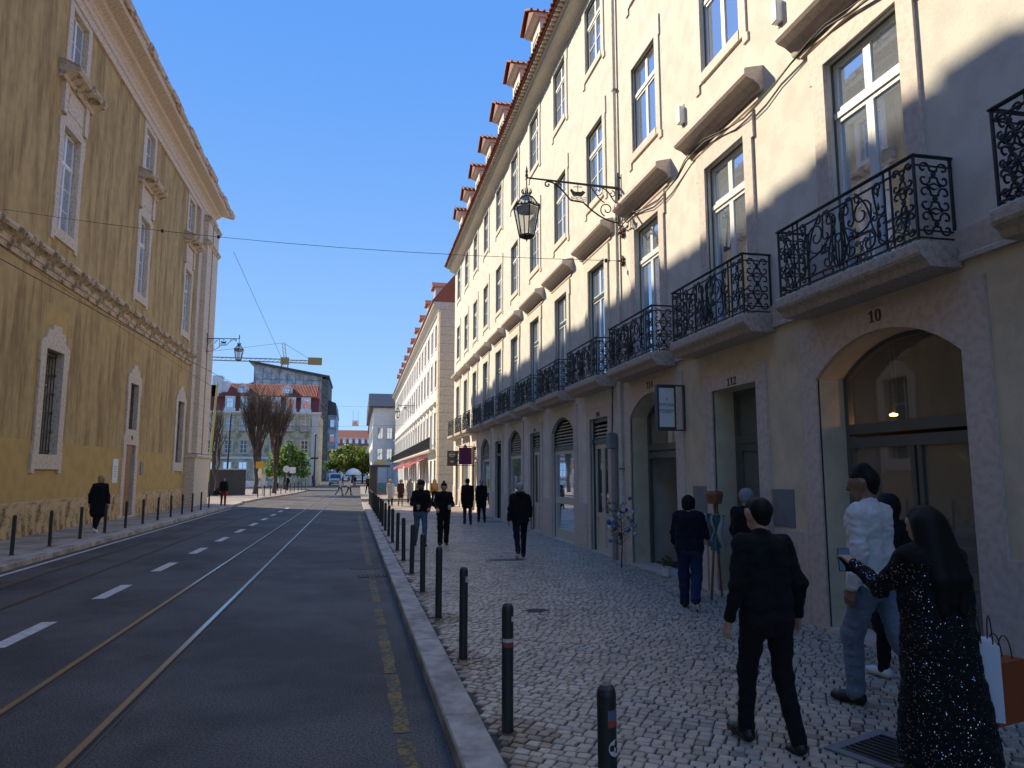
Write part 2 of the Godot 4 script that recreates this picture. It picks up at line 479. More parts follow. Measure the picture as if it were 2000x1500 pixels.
func street() -> void:
	var g := part("ground", self, sheet(-700, 700, -1200, 300, -0.03), M.far_paving)
	tag(g, "", "", "", "structure")
	var road := tag(group("road", self), "", "", "", "structure")
	part("carriageway", road, sheet(-60, 60, -230, 16, 0.0), M.asphalt)
	# tram rails: a bright running head, a dark groove and a rusty lip each
	for x in [-1.87, -2.79, -4.98, -5.92]:
		var near_track: bool = x > -3.5
		var rail := MB.new()
		rail.quad(V(x - 0.028, 0.006, 14), V(x + 0.028, 0.006, 14), V(x + 0.028, 0.006, -120), V(x - 0.028, 0.006, -120))
		var rr := part("tram_rail", road, rail, M.rail if near_track else M.rust)
		var gr := MB.new()
		gr.quad(V(x + 0.029, 0.0045, 14), V(x + 0.065, 0.0045, 14), V(x + 0.065, 0.0045, -120), V(x + 0.029, 0.0045, -120))
		part("groove", rr, gr, M.groove)
		var lip := MB.new()
		lip.quad(V(x + 0.066, 0.0055, 14), V(x + 0.088, 0.0055, 14), V(x + 0.088, 0.0055, -120), V(x + 0.066, 0.0055, -120))
		lip.quad(V(x - 0.05, 0.004, 14), V(x - 0.029, 0.004, 14), V(x - 0.029, 0.004, -120), V(x - 0.05, 0.004, -120))
		part("rail_lip", rr, lip, M.rust)
	for k in 12:
		var z := -6.0 - 3.18 * k
		part("lane_dash", road, sheet(-3.99, -3.80, z - 1.42, z, 0.004), M.paint_white)
	part("edge_line", road, strip(func(z): return lkx(z) + 0.2, func(z): return lkx(z) + 0.3, -42, 10, 0.004), M.paint_white)
	# worn yellow line along the kerb, in painted lengths with gaps worn through
	var z := 4.0
	while z > -36:
		var l := rng.randf_range(0.9, 3.0)
		var zz := z
		part("yellow_line", road, strip(func(q): return kx(q) - 0.36 + 0.008 * sin(q * 9.0), func(q): return kx(q) - 0.24 + 0.008 * sin(q * 7.0), zz - l, zz, 0.004, 0.25), M.paint_yellow)
		z -= l + rng.randf_range(0.05, 0.5)
	for a in [[-1.25, 0.0, -17.9, -16.4], [-1.1, -0.02, -25.6, -24.6], [-0.9, 0.2, -34.6, -33.9]]:
		var pb := MB.new()
		var pg := PackedVector2Array()
		for i in 20:
			var t := TAU * i / 20
			var e := Vector2(signf(cos(t)) * pow(absf(cos(t)), 0.35), signf(sin(t)) * pow(absf(sin(t)), 0.35)) * rng.randf_range(0.9, 1.0)
			pg.append(Vector2((a[0] + a[1]) / 2 + e.x * (a[1] - a[0]) / 2, (a[2] + a[3]) / 2 + e.y * (a[3] - a[2]) / 2))
		pb.prism(pg, 0.0, 0.002, Transform3D(Basis(Vector3.RIGHT, Vector3(0, 0, 1), Vector3(0, 1, 0)), V(0, 0.003, 0)))
		part("asphalt_patch", road, pb, M.asphalt_patch)
	var mh := part("manhole_cover", road, null, M.asphalt_patch, V(0.19, 0, -15.3))
	var mb := MB.new()
	mb.lathe([[0.34, 0.0], [0.34, 0.006], [0.31, 0.008], [0.0, 0.008]], Vector3.ZERO, 28)
	mh.mesh = mb.mesh()
	var gt := group("drain_grate", road, V(0.32, 0.0, -14.0))
	var gf := MB.new()
	gf.bx(-0.3, 0.3, 0.001, 0.004, -0.2, 0.2)
	part("frame", gt, gf, M.groove)
	for k in 8:
		var bb := MB.new()
		bb.bx(-0.27 + k * 0.075, -0.23 + k * 0.075, 0.004, 0.012, -0.18, 0.18)
		part("bar", gt, bb, M.rust)
	# right pavement: bed, kerb stones, cobbles
	var pave := tag(group("right_pavement", self), "", "", "", "structure")
	part("bed", pave, strip(func(q): return kx(q) + 0.2, func(_q): return RX + 1.2, -26.0, 16, SW - 0.014), M.mortar)
	var bed2 := strip(func(q): return kx(q) + 0.2, func(_q): return RX + 0.3, -46.5, -26.0, SW - 0.002)
	part("far_paving", pave, bed2, M.far_paving)
	var kz := 6.0
	while kz > -46:
		var l := rng.randf_range(1.0, 1.5)
		var km := MB.new()
		km.cbox(V(kx(kz - l / 2) + 0.135, SW / 2 - 0.04, kz - l / 2), V(0.27, SW + 0.08 + rng.randf_range(-0.002, 0.002), l - 0.006), 0.014, Basis(Vector3.UP, 0.0115))
		part("kerb_stone", pave, km, M.kerb)
		kz -= l
	cobbles(pave, -26.0, -3.0)
	# a sunken spot with missing stones and a gully grate among the cobbles
	var pit := MB.new()
	pit.lathe([[0.0, SW + 0.004], [0.11, SW + 0.005], [0.19, SW - 0.002]], Vector3.ZERO, 14)
	part("soil_patch", pave, pit, M.mortar, V(2.33, 0, -9.42), Basis.from_scale(V(1, 1, 0.8)))
	for gq in [[V(3.42, SW, -4.28), 0.62, 0.5, 0.35], [V(3.05, SW, -14.93), 0.85, 0.3, 0.0]]:
		var g2 := group("gully_grate", pave, gq[0], Basis(Vector3.UP, gq[3]))
		var fr := MB.new()
		var w: float = gq[1] / 2
		var d: float = gq[2] / 2
		fr.bx(-w, w, 0.0, 0.012, -d, -d + 0.07); fr.bx(-w, w, 0.0, 0.012, d - 0.07, d)
		fr.bx(-w, -w + 0.07, 0.0, 0.012, -d + 0.07, d - 0.07); fr.bx(w - 0.07, w, 0.0, 0.012, -d + 0.07, d - 0.07)
		part("frame", g2, fr, M.grey_metal)
		part("sump", g2, sheet(-w + 0.07, w - 0.07, -d + 0.07, d - 0.07, 0.005), M.groove)
		for k in 9:
			var bb := MB.new()
			var bxp: float = -w + 0.09 + k * (2 * w - 0.18) / 8.0
			bb.bx(bxp - 0.014, bxp + 0.014, 0.006, 0.014, -d + 0.071, d - 0.071)
			part("bar", g2, bb, M.dark_grey)
	# left pavement
	var lp := tag(group("left_pavement", self), "", "", "", "structure")
	part("paving", lp, strip(func(_q): return LX - 0.1, func(q): return lkx(q) - 0.2, -50, 14, SW - 0.002), M.far_paving)
	kz = 4.0
	while kz > -48:
		var l := rng.randf_range(1.3, 1.9)
		var km := MB.new()
		km.cbox(V(lkx(kz - l / 2) - 0.24, SW / 2 - 0.04, kz - l / 2), V(0.48, SW + 0.08 + rng.randf_range(-0.002, 0.002), l - 0.008), 0.015, Basis(Vector3.UP, 0.011))
		part("kerb_stone", lp, km, M.kerb)
		kz -= l
	# the square beyond the palace: a raised island of pale paving with a slanting kerb
	var sq := tag(group("square_pavement", self), "", "", "", "structure")
	var sm := MB.new()
	sm.prism(P2([-60, -50.0, -7.35, -50.0, -7.1, -56, -6.2, -66, -5.6, -78, -5.8, -88, -60, -88]), -0.1, 0.11, Transform3D(Basis(Vector3.RIGHT, Vector3(0, 0, 1), Vector3(0, 1, 0)), Vector3.ZERO))
	part("paving", sq, sm, M.far_paving)
	var fp := tag(group("far_pavement", self), "", "", "", "structure")
	var fm := MB.new()
	fm.bx(0.15, 8, -0.1, SW - 0.004, -118, -52.5)
	fm.bx(-30, -1, -0.1, SW - 0.01, -130, -112)
	part("paving", fp, fm, M.far_paving)

# ---------- facades: local x runs along the wall, y up, z out of the wall
func arc_pts(uc: float, hw: float, y: float, rise: float, n := 14) -> Array:   # segmental arch from left to right
	var out := []
	if rise <= 0.0: return [Vector2(uc - hw, y), Vector2(uc + hw, y)]
	var R := (hw * hw + rise * rise) / (2 * rise)
	var cy := y + rise - R
	var a := asin(clampf(hw / R, -1, 1))
	for i in n + 1:
		var t := -a + 2 * a * i / n
		out.append(Vector2(uc + R * sin(t), cy + R * cos(t)))
	return out

# ops: [u centre, width, y0, y1 (spring), rise]
func wall(u0: float, u1: float, y0: float, y1: float, ops: Array, depth: float, z := 0.0) -> MB:
	var b := MB.new()
	var us := [u0, u1]
	var ys := [y0, y1]
	for o in ops:
		us.append(o[0] - o[1] / 2); us.append(o[0] + o[1] / 2)
		ys.append(o[2]); ys.append(o[3] + o[4])
	us.sort(); ys.sort()
	for i in us.size() - 1:
		for j in ys.size() - 1:
			if us[i + 1] - us[i] < 0.001 or ys[j + 1] - ys[j] < 0.001: continue
			var cu: float = (us[i] + us[i + 1]) / 2
			var cy: float = (ys[j] + ys[j + 1]) / 2
			if cu < u0 or cu > u1 or cy < y0 or cy > y1: continue
			var hole := false
			for o in ops:
				if absf(cu - o[0]) < o[1] / 2 and cy > o[2] and cy < o[3] + o[4]: hole = true
			if not hole:
				b.quad(V(us[i], ys[j], z), V(us[i + 1], ys[j], z), V(us[i + 1], ys[j + 1], z), V(us[i], ys[j + 1], z))
	for o in ops:
		reveal(b, o, depth, z)
	return b

func reveal(b: MB, o: Array, depth: float, z := 0.0) -> void:   # jambs, sill and soffit of an opening; fills the spandrels
	var l: float = o[0] - o[1] / 2
	var r: float = o[0] + o[1] / 2
	var zi := z - depth
	b.quad(V(l, o[2], z), V(l, o[2], zi), V(l, o[3], zi), V(l, o[3], z))
	b.quad(V(r, o[2], zi), V(r, o[2], z), V(r, o[3], z), V(r, o[3], zi))
	b.quad(V(l, o[2], z), V(r, o[2], z), V(r, o[2], zi), V(l, o[2], zi))
	var a := arc_pts(o[0], o[1] / 2, o[3], o[4])
	var top: float = o[3] + o[4]
	for i in a.size() - 1:
		var p: Vector2 = a[i]
		var q: Vector2 = a[i + 1]
		b.quad(V(p.x, p.y, zi), V(q.x, q.y, zi), V(q.x, q.y, z), V(p.x, p.y, z))
		if o[4] > 0:
			b.quad(V(p.x, p.y, z), V(q.x, q.y, z), V(q.x, top, z), V(p.x, top, z))

# flat stone surround round an opening, standing proud of the wall
func surround(o: Array, wd: float, proud: float, head := -1.0, ear := 0.05, sill := 0.0) -> MB:
	var b := MB.new()
	var l: float = o[0] - o[1] / 2
	var r: float = o[0] + o[1] / 2
	var hd := head if head > 0 else wd
	var top: float = o[3] + o[4] + hd
	var y0: float = o[2] - sill
	b.bx(l - wd, l, y0, o[3], -0.02, proud)
	b.bx(r, r + wd, y0, o[3], -0.02, proud)
	var a := arc_pts(o[0], o[1] / 2, o[3], o[4])
	for i in a.size() - 1:
		var p: Vector2 = a[i]
		var q: Vector2 = a[i + 1]
		b.quad(V(p.x, p.y, proud), V(q.x, q.y, proud), V(q.x, top, proud), V(p.x, top, proud))
		b.quad(V(p.x, p.y, -0.02), V(q.x, q.y, -0.02), V(q.x, q.y, proud), V(p.x, p.y, proud))
	b.quad(V(l, top, proud), V(r, top, proud), V(r, top, -0.02), V(l, top, -0.02))
	b.bx(l - wd, l, o[3], top, -0.02, proud); b.bx(r, r + wd, o[3], top, -0.02, proud)
	if ear > 0:
		b.bx(l - wd - ear, l - wd, top - 0.42, top, -0.02, proud)
		b.bx(r + wd, r + wd + ear, top - 0.42, top, -0.02, proud)
	if sill > 0:
		b.bx(l, r, y0, o[2], -0.02, proud + 0.012)
		b.bx(l - wd - ear, l - wd + 0.1, y0 - 0.13, y0, -0.02, proud)
		b.bx(r + wd - 0.1, r + wd + ear, y0 - 0.13, y0, -0.02, proud)
	return b

func leaf_bars(b: MB, x0: float, x1: float, y0: float, y1: float, st: float, rows: int, bar: float, z0: float, z1: float) -> Array:
	b.bx(x0, x0 + st, y0, y1, z0, z1); b.bx(x1 - st, x1, y0, y1, z0, z1)
	b.bx(x0 + st, x1 - st, y0, y0 + st, z0, z1); b.bx(x0 + st, x1 - st, y1 - st, y1, z0, z1)
	var out := []
	var ih := (y1 - y0 - 2 * st - (rows - 1) * bar) / rows
	for k in rows:
		var a := y0 + st + k * (ih + bar)
		out.append([x0 + st, x1 - st, a, a + ih])
		if k > 0: b.bx(x0 + st, x1 - st, a - bar, a, z0 + 0.008, z1 - 0.008)
	return out

# cfg: case, sash, glass materials; top (height of the toplight, 0 for none), rows below, toprows, tcase (transom in the casing colour)
func window(parent: Node3D, u: float, y: float, w: float, h: float, cfg: Dictionary, z: float, called := "window") -> Node3D:
	var wn := group(called, parent, V(u, y, z))
	var key := "win%s_%.2f_%.2f_" % [cfg.id, w, h]
	var cw: float = cfg.get("cw", 0.05)
	var ch: float = cfg.get("top", 0.0)
	if not cache.has(key):
		var cs := MB.new()
		cs.bx(-w / 2, -w / 2 + cw, 0, h, -0.05, 0.03); cs.bx(w / 2 - cw, w / 2, 0, h, -0.05, 0.03)
		cs.bx(-w / 2 + cw, w / 2 - cw, 0, cw, -0.05, 0.03); cs.bx(-w / 2 + cw, w / 2 - cw, h - cw, h, -0.05, 0.03)
		var sh := MB.new()
		var panes := []
		var y1 := h - cw
		var st: float = cfg.get("st", 0.045)
		if ch > 0:
			var ty := h - cw - ch
			(cs if cfg.get("tcase", false) else sh).bx(-w / 2 + cw, w / 2 - cw, ty - 0.07, ty, -0.045, 0.04)
			for s in [[-w / 2 + cw, -0.002], [0.002, w / 2 - cw]]:
				panes += leaf_bars(sh, s[0], s[1], ty, h - cw, st, cfg.get("toprows", 1), 0.024, -0.03, 0.015)
			y1 = ty - 0.07
		for s in [[-w / 2 + cw, -0.002], [0.002, w / 2 - cw]]:
			panes += leaf_bars(sh, s[0], s[1], cw, y1, st, cfg.get("rows", 1), 0.024, -0.03, 0.018)
		cache[key] = [cs.mesh(), sh.mesh(), panes]
	var cc: Array = cache[key]
	part("casing", wn, cc[0], M[cfg.case])
	part("sash", wn, cc[1], M[cfg.sash])
	for p in cc[2]:
		var pw: float = p[1] - p[0]
		var ph: float = p[3] - p[2]
		var pm := keep("pane_%.3f_%.3f" % [pw, ph], func():
			var b := MB.new()
			b.bx(-pw / 2, pw / 2, -ph / 2, ph / 2, -0.004, 0.004)
			return b)
		# old panes sit a touch out of true, so each mirrors a slightly different bit of sky
		var tl := Basis(Vector3.RIGHT, rng.randf_range(-0.006, 0.006)) * Basis(Vector3.UP, rng.randf_range(-0.008, 0.008))
		part("pane", wn, pm, M[cfg.glass], V((p[0] + p[1]) / 2, (p[2] + p[3]) / 2, -0.012), tl)
	return wn

func far_window(parent: Node3D, u: float, y: float, w: float, h: float, frame: String, glass := "old_glass", called := "window", rows := 2) -> void:
	var k := "far_%.2f_%.2f_%d" % [w, h, rows]
	if not cache.has(k):
		var f := MB.new()
		var t := 0.07
		f.bx(-w / 2, -w / 2 + t, 0, h, -0.06, 0.02); f.bx(w / 2 - t, w / 2, 0, h, -0.06, 0.02)
		f.bx(-w / 2 + t, w / 2 - t, 0, t, -0.06, 0.02); f.bx(-w / 2 + t, w / 2 - t, h - t, h, -0.06, 0.02)
		f.bx(-0.04, 0.04, t, h - t, -0.06, 0.015)
		for i in range(1, rows): f.bx(-w / 2 + t, w / 2 - t, h * i / rows - 0.03, h * i / rows + 0.03, -0.06, 0.01)
		var g := MB.new()
		g.bx(-w / 2 + t, w / 2 - t, t, h - t, -0.05, -0.03)
		cache[k] = [f.mesh(), g.mesh()]
	var wn := part(called, parent, cache[k][0], M[frame], V(u, y, -0.1))
	part("pane", wn, cache[k][1], M[glass])

# ---------- wrought iron
func bez(a: Vector2, b: Vector2, c: Vector2, d: Vector2, n := 9) -> Array:
	var o := []
	for i in n + 1: o.append(a.bezier_interpolate(b, c, d, i / float(n)))
	return o
func spiral(c: Vector2, R: float, a0: float, turn: float, r1 := 0.22, n := 13) -> Array:   # winds inwards from angle a0
	var o := []
	for i in n + 1:
		var t := i / float(n)
		o.append(c + Vector2(cos(a0 + turn * t), sin(a0 + turn * t)) * R * lerpf(1.0, r1, t))
	return o
func s_scroll(p: Vector2, q: Vector2, R: float, side: float) -> Array:   # a C-shaped scroll with a volute at each end
	var d := (q - p).normalized()
	var nrm := Vector2(-d.y, d.x) * side
	var c1 := p + d * R + nrm * R * 0.2
	var c2 := q - d * R + nrm * R * 0.2
	var a1 := (nrm * -1).angle()
	var first := spiral(c1, R, a1, -4.6 * side, 0.25)
	first.reverse()
	var last := spiral(c2, R, a1, 4.6 * side, 0.25)
	return first + last
func c_scroll(xv: float, xb: float, y0: float, y1: float, r: float) -> Array:   # a bracket bulging to xb, with a volute at each end near xv
	var g := 1.0 if xb > xv else -1.0
	var a0 := 0.0 if g > 0 else PI
	var top := spiral(Vector2(xv, y1 - r), r, a0, 5.4 * g, 0.22, 13)
	top.reverse()
	var m := (y0 + y1) / 2
	var e0 := Vector2(xv + r * g, y1 - r)
	var e1 := Vector2(xv + r * g, y0 + r)
	return top + bez(e0, e0 + Vector2(0, -r), Vector2(xb, m + r * 1.2), Vector2(xb, m), 5) + bez(Vector2(xb, m), Vector2(xb, m - r * 1.2), e1 + Vector2(0, r), e1, 5) + spiral(Vector2(xv, y0 + r), r, a0, -5.4 * g, 0.22, 13)
func iron_col(w: float, h: float, ox: float) -> Array:   # narrow column of paired scrolls
	var out := []
	var n := 3
	for k in n:
		var y0 := 0.06 + (h - 0.08) * k / n
		var y1 := 0.06 + (h - 0.08) * (k + 1) / n
		out.append(c_scroll(ox + w * 0.22, ox + w * 0.50, y0, y1, w * 0.17))
		out.append(c_scroll(ox + w * 0.78, ox + w * 0.50, y0, y1, w * 0.17))
		out.append(spiral(Vector2(ox + w * 0.5, (y0 + y1) / 2), 0.02, 0, TAU, 1.0, 8))
		if k > 0: out.append([Vector2(ox + w * 0.3, y0), Vector2(ox + w * 0.5, y0 + 0.03), Vector2(ox + w * 0.7, y0), Vector2(ox + w * 0.5, y0 - 0.03), Vector2(ox + w * 0.3, y0)])
	return out
func iron_front(W: float, h: float) -> Array:
	var out := []
	var cw := W * 0.135
	out += iron_col(cw, h, 0.0)
	out += iron_col(cw, h, W - cw)
	var m := W / 2
	var l := cw + 0.09
	for s in [-1.0, 1.0]:
		var X := func(x): return m + s * (m - x)
		var f := func(pts): return pts.map(func(p): return Vector2(X.call(p.x), p.y))
		out.append(f.call(s_scroll(Vector2(l + 0.06, 0.10), Vector2(l + 0.06, h * 0.52), 0.075, 1.0)))
		out.append(f.call(s_scroll(Vector2(l + 0.05, h * 0.50), Vector2(l + 0.12, h - 0.03), 0.07, 1.0)))
		# the big lyre scrolls
		var big := spiral(Vector2(l + 0.34, h * 0.66), 0.15, PI * 0.9, -7.2, 0.18, 20)
		big.reverse()
		big += bez(Vector2(l + 0.20, h * 0.60), Vector2(l + 0.2, h * 0.3), Vector2(m - 0.10, h * 0.52), Vector2(m - 0.12, 0.2), 8)
		big += spiral(Vector2(m - 0.20, 0.2), 0.085, 0.0, -5.5, 0.2, 12)
		out.append(f.call(big))
		out.append(f.call(spiral(Vector2(l + 0.26, 0.20), 0.12, PI * 0.4, 6.4, 0.2, 18)))
		out.append(f.call(bez(Vector2(l + 0.297, 0.314), Vector2(l + 0.5, 0.36), Vector2(m - 0.28, h * 0.5), Vector2(m - 0.05, h * 0.62))))
		out.append(f.call(spiral(Vector2(m - 0.13, h - 0.17), 0.11, -PI * 0.3, 6.0, 0.2, 16)))
		out.append(f.call(bez(Vector2(m - 0.065, h - 0.26), Vector2(m - 0.02, h * 0.6), Vector2(m - 0.09, h * 0.4), Vector2(m - 0.02, 0.08))))
		out.append(f.call(s_scroll(Vector2(l + 0.42, 0.09), Vector2(m - 0.10, 0.07), 0.045, 1.0)))
		out.append(f.call(s_scroll(Vector2(l + 0.5, h * 0.55), Vector2(l + 0.52, h - 0.02), 0.06, -1.0)))
		# fillers between the big scrolls
		for q in [[l + 0.16, 0.42, 0.05, 1.0], [l + 0.44, 0.34, 0.06, -1.0], [m - 0.06, h * 0.78, 0.05, 1.0], [l + 0.10, h - 0.12, 0.05, -1.0], [m - 0.24, h * 0.42, 0.055, 1.0], [l + 0.52, h * 0.42, 0.05, 1.0], [m - 0.33, h - 0.10, 0.055, -1.0]]:
			out.append(f.call(spiral(Vector2(q[0], q[1]), q[2], PI * 0.5, 6.6 * q[3], 0.2, 15)))
		out.append(f.call(bez(Vector2(l + 0.03, 0.12), Vector2(l + 0.30, 0.3), Vector2(l + 0.10, 0.5), Vector2(l + 0.42, h - 0.03))))
		out.append(f.call(bez(Vector2(l + 0.60, 0.08), Vector2(l + 0.42, 0.3), Vector2(l + 0.75, 0.45), Vector2(l + 0.55, h - 0.03))))
		out.append(f.call(bez(Vector2(m - 0.05, 0.08), Vector2(m - 0.2, 0.3), Vector2(m + 0.02, 0.5), Vector2(m - 0.16, h - 0.03))))
	out.append(spiral(Vector2(m, h * 0.5), 0.045, 0, TAU, 1.0, 10))
	out.append([Vector2(m, 0.05), Vector2(m, h * 0.45)])
	return out

func railing_meshes() -> Dictionary:
	if cache.has("railing"): return cache.railing
	var W := 2.2
	var D := 0.42
	var h := 0.82
	var rails := MB.new()
	for y in [0.03, 0.10, h - 0.09]:
		rails.bx(-W / 2, W / 2, y, y + 0.014, D - 0.012, D + 0.012)
		for s in [-1, 1]: rails.bx(s * W / 2 - 0.007, s * W / 2 + 0.007, y, y + 0.014, 0.0, D - 0.012)
	var hand := MB.new()
	hand.cbox(V(0, h + 0.01, D), V(W + 0.05, 0.022, 0.05), 0.006)
	for s in [-1, 1]: hand.cbox(V(s * W / 2, h + 0.009, D / 2 - 0.014), V(0.048, 0.02, D - 0.025), 0.005)
	var post := MB.new()
	post.bx(-0.011, 0.011, 0.0, h, -0.011, 0.011)
	var bar := MB.new()
	bar.bx(-0.008, 0.008, 0.04, h, -0.008, 0.008)
	var sc := MB.new()
	for pl in iron_front(W, h - 0.02):
		sc.tube(pl.map(func(p): return V(p.x - W / 2, p.y, D)), 0.0105, 5)
	for y in [0.30, 0.48, 0.2, 0.62]:   # leaves on the scrolls
		for s in [-1, 1]:
			for x in [0.08, 0.97, 0.62]:
				sc.lathe([[0.0, -0.05], [0.016, -0.015], [0.0, 0.055]], V(s * x, y + 0.05 * x, D), 5)
	var side := MB.new()
	for s in [-1, 1]:
		for pl in iron_col(0.38, h - 0.02, 0.02):
			side.tube(pl.map(func(p): return V(s * W / 2, p.y, D - p.x)), 0.0105, 5)
	cache.railing = {"rails": rails.mesh(), "hand": hand.mesh(), "post": post.mesh(), "bar": bar.mesh(), "scroll": sc.mesh(), "side": side.mesh(), "W": W, "D": D}
	return cache.railing

func balcony(parent: Node3D, u: float, stone: String, iron := "iron") -> void:
	var r := railing_meshes()
	var slab := keep("slab", func():
		var b := MB.new()
		var pr := P2([-0.1, 3.80, 0.36, 3.80, 0.40, 3.86, 0.455, 3.90, 0.47, 3.93, 0.47, 4.02, 0.455, 4.04, -0.1, 4.04])
		b.run(pr, -1.15, 1.15)
		return b)
	var s := part("balcony", parent, slab, M[stone], V(u, 0, 0))
	var at := V(0, 4.045, 0)
	part("handrail", s, r.hand, M[iron], at)
	part("rails", s, r.rails, M[iron], at)
	part("scrollwork", s, r.scroll, M[iron], at)
	part("side_scrollwork", s, r.side, M[iron], at)
	for x in [-r.W / 2, r.W / 2]:
		part("post", s, r.post, M[iron], at + V(x, 0, r.D))
		part("post", s, r.post, M[iron], at + V(x, 0, 0.02))
	for x in [-0.80, -0.71, 0.71, 0.80]: part("bar", s, r.bar, M[iron], at + V(x, 0, r.D))

func hood(w: float) -> MB:   # window cornice on the first floor
	var b := MB.new()
	b.run(P2([0, 7.26, 0.06, 7.26, 0.08, 7.32, 0.16, 7.38, 0.27, 7.42, 0.30, 7.46, 0.30, 7.53, 0.27, 7.55, 0.0, 7.62]), -w / 2, w / 2)
	b.run(P2([0, 7.17, 0.035, 7.17, 0.035, 7.20, 0.0, 7.20]), -w / 2 + 0.12, w / 2 - 0.12)
	return b

func digits(parent: Node3D, txt: String, u: float, y: float, size: float, z: float, m: String) -> void:
	var t := TextMesh.new()
	var f := SystemFont.new()
	f.font_names = PackedStringArray(["Droid Serif"])
	f.font_weight = 700
	t.font = f
	t.text = txt
	t.font_size = 64
	t.pixel_size = size / 46.0
	t.depth = 0.008
	t.curve_step = 4.0
	part("number", parent, t, M[m], V(u, y, z))

# ---------- the two houses on the right
func bay(k: int) -> float: return -6.5 - 3.05 * k

func louvre(parent: Node3D, u: float, w: float, y0: float, spring: float, rise: float, z: float) -> void:
	var y := y0 + 0.05
	var R := (w * w / 4 + rise * rise) / (2 * rise) if rise > 0 else 0.0
	while y < spring + rise - 0.05:
		var hw := w / 2 - 0.03
		if y > spring and rise > 0:
			var cy := spring + rise - R
			hw = sqrt(maxf(R * R - (y + 0.05 - cy) * (y + 0.05 - cy), 0.0)) - 0.03
		if hw > 0.1:
			var b := MB.new()
			b.box(Vector3.ZERO, V(hw * 2, 0.014, 0.075), Basis(Vector3.RIGHT, 0.6))
			part("slat", parent, b, M.slat, V(u, y, z))
		y += 0.085

func arch_frame(o: Array, t: float, z0: float, z1: float) -> MB:   # timber frame that follows an opening
	var b := MB.new()
	var l: float = o[0] - o[1] / 2
	var r: float = o[0] + o[1] / 2
	b.bx(l, l + t, o[2], o[3], z0, z1); b.bx(r - t, r, o[2], o[3], z0, z1)
	var a := arc_pts(o[0], o[1] / 2, o[3], o[4])
	var i2 := arc_pts(o[0], o[1] / 2 - t, o[3], o[4] - t * 0.7 if o[4] > 0 else 0.0)
	if o[4] <= 0:
		b.bx(l + t, r - t, o[3] - t, o[3], z0, z1)
	else:
		for i in a.size() - 1:
			b.quad(V(i2[i].x, i2[i].y, z1), V(i2[i + 1].x, i2[i + 1].y, z1), V(a[i + 1].x, a[i + 1].y, z1), V(a[i].x, a[i].y, z1))
			b.quad(V(i2[i].x, i2[i].y, z0), V(i2[i + 1].x, i2[i + 1].y, z0), V(i2[i + 1].x, i2[i + 1].y, z1), V(i2[i].x, i2[i].y, z1))
	return b

func pane_rect(called: String, parent: Node3D, x0: float, x1: float, y0: float, y1: float, z: float, m: String) -> void:
	var b := MB.new()
	b.bx(x0, x1, y0, y1, z - 0.004, z + 0.004)
	part(called, parent, b, M[m])

func arch_pane(parent: Node3D, o: Array, y0: float, t: float, z: float, m: String) -> void:   # glass in an arched head
	var pg := PackedVector2Array()
	pg.append(Vector2(o[0] - o[1] / 2 + t, y0)); pg.append(Vector2(o[0] + o[1] / 2 - t, y0))
	var a := arc_pts(o[0], o[1] / 2 - t, maxf(o[3], y0 + 0.01), o[4] - t * 0.7)
	a.reverse()
	for p in a: pg.append(p)
	var b := MB.new()
	b.prism(pg, z - 0.004, z + 0.004)
	part("pane", parent, b, M[m])

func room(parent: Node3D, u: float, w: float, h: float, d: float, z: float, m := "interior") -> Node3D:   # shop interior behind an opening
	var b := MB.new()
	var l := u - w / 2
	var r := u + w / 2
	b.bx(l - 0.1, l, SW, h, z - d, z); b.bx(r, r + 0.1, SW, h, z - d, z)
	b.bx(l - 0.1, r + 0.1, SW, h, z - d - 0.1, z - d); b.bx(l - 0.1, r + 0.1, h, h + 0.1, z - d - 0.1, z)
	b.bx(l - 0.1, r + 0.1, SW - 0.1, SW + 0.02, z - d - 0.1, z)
	return part("shop_room", parent, b, M[m])

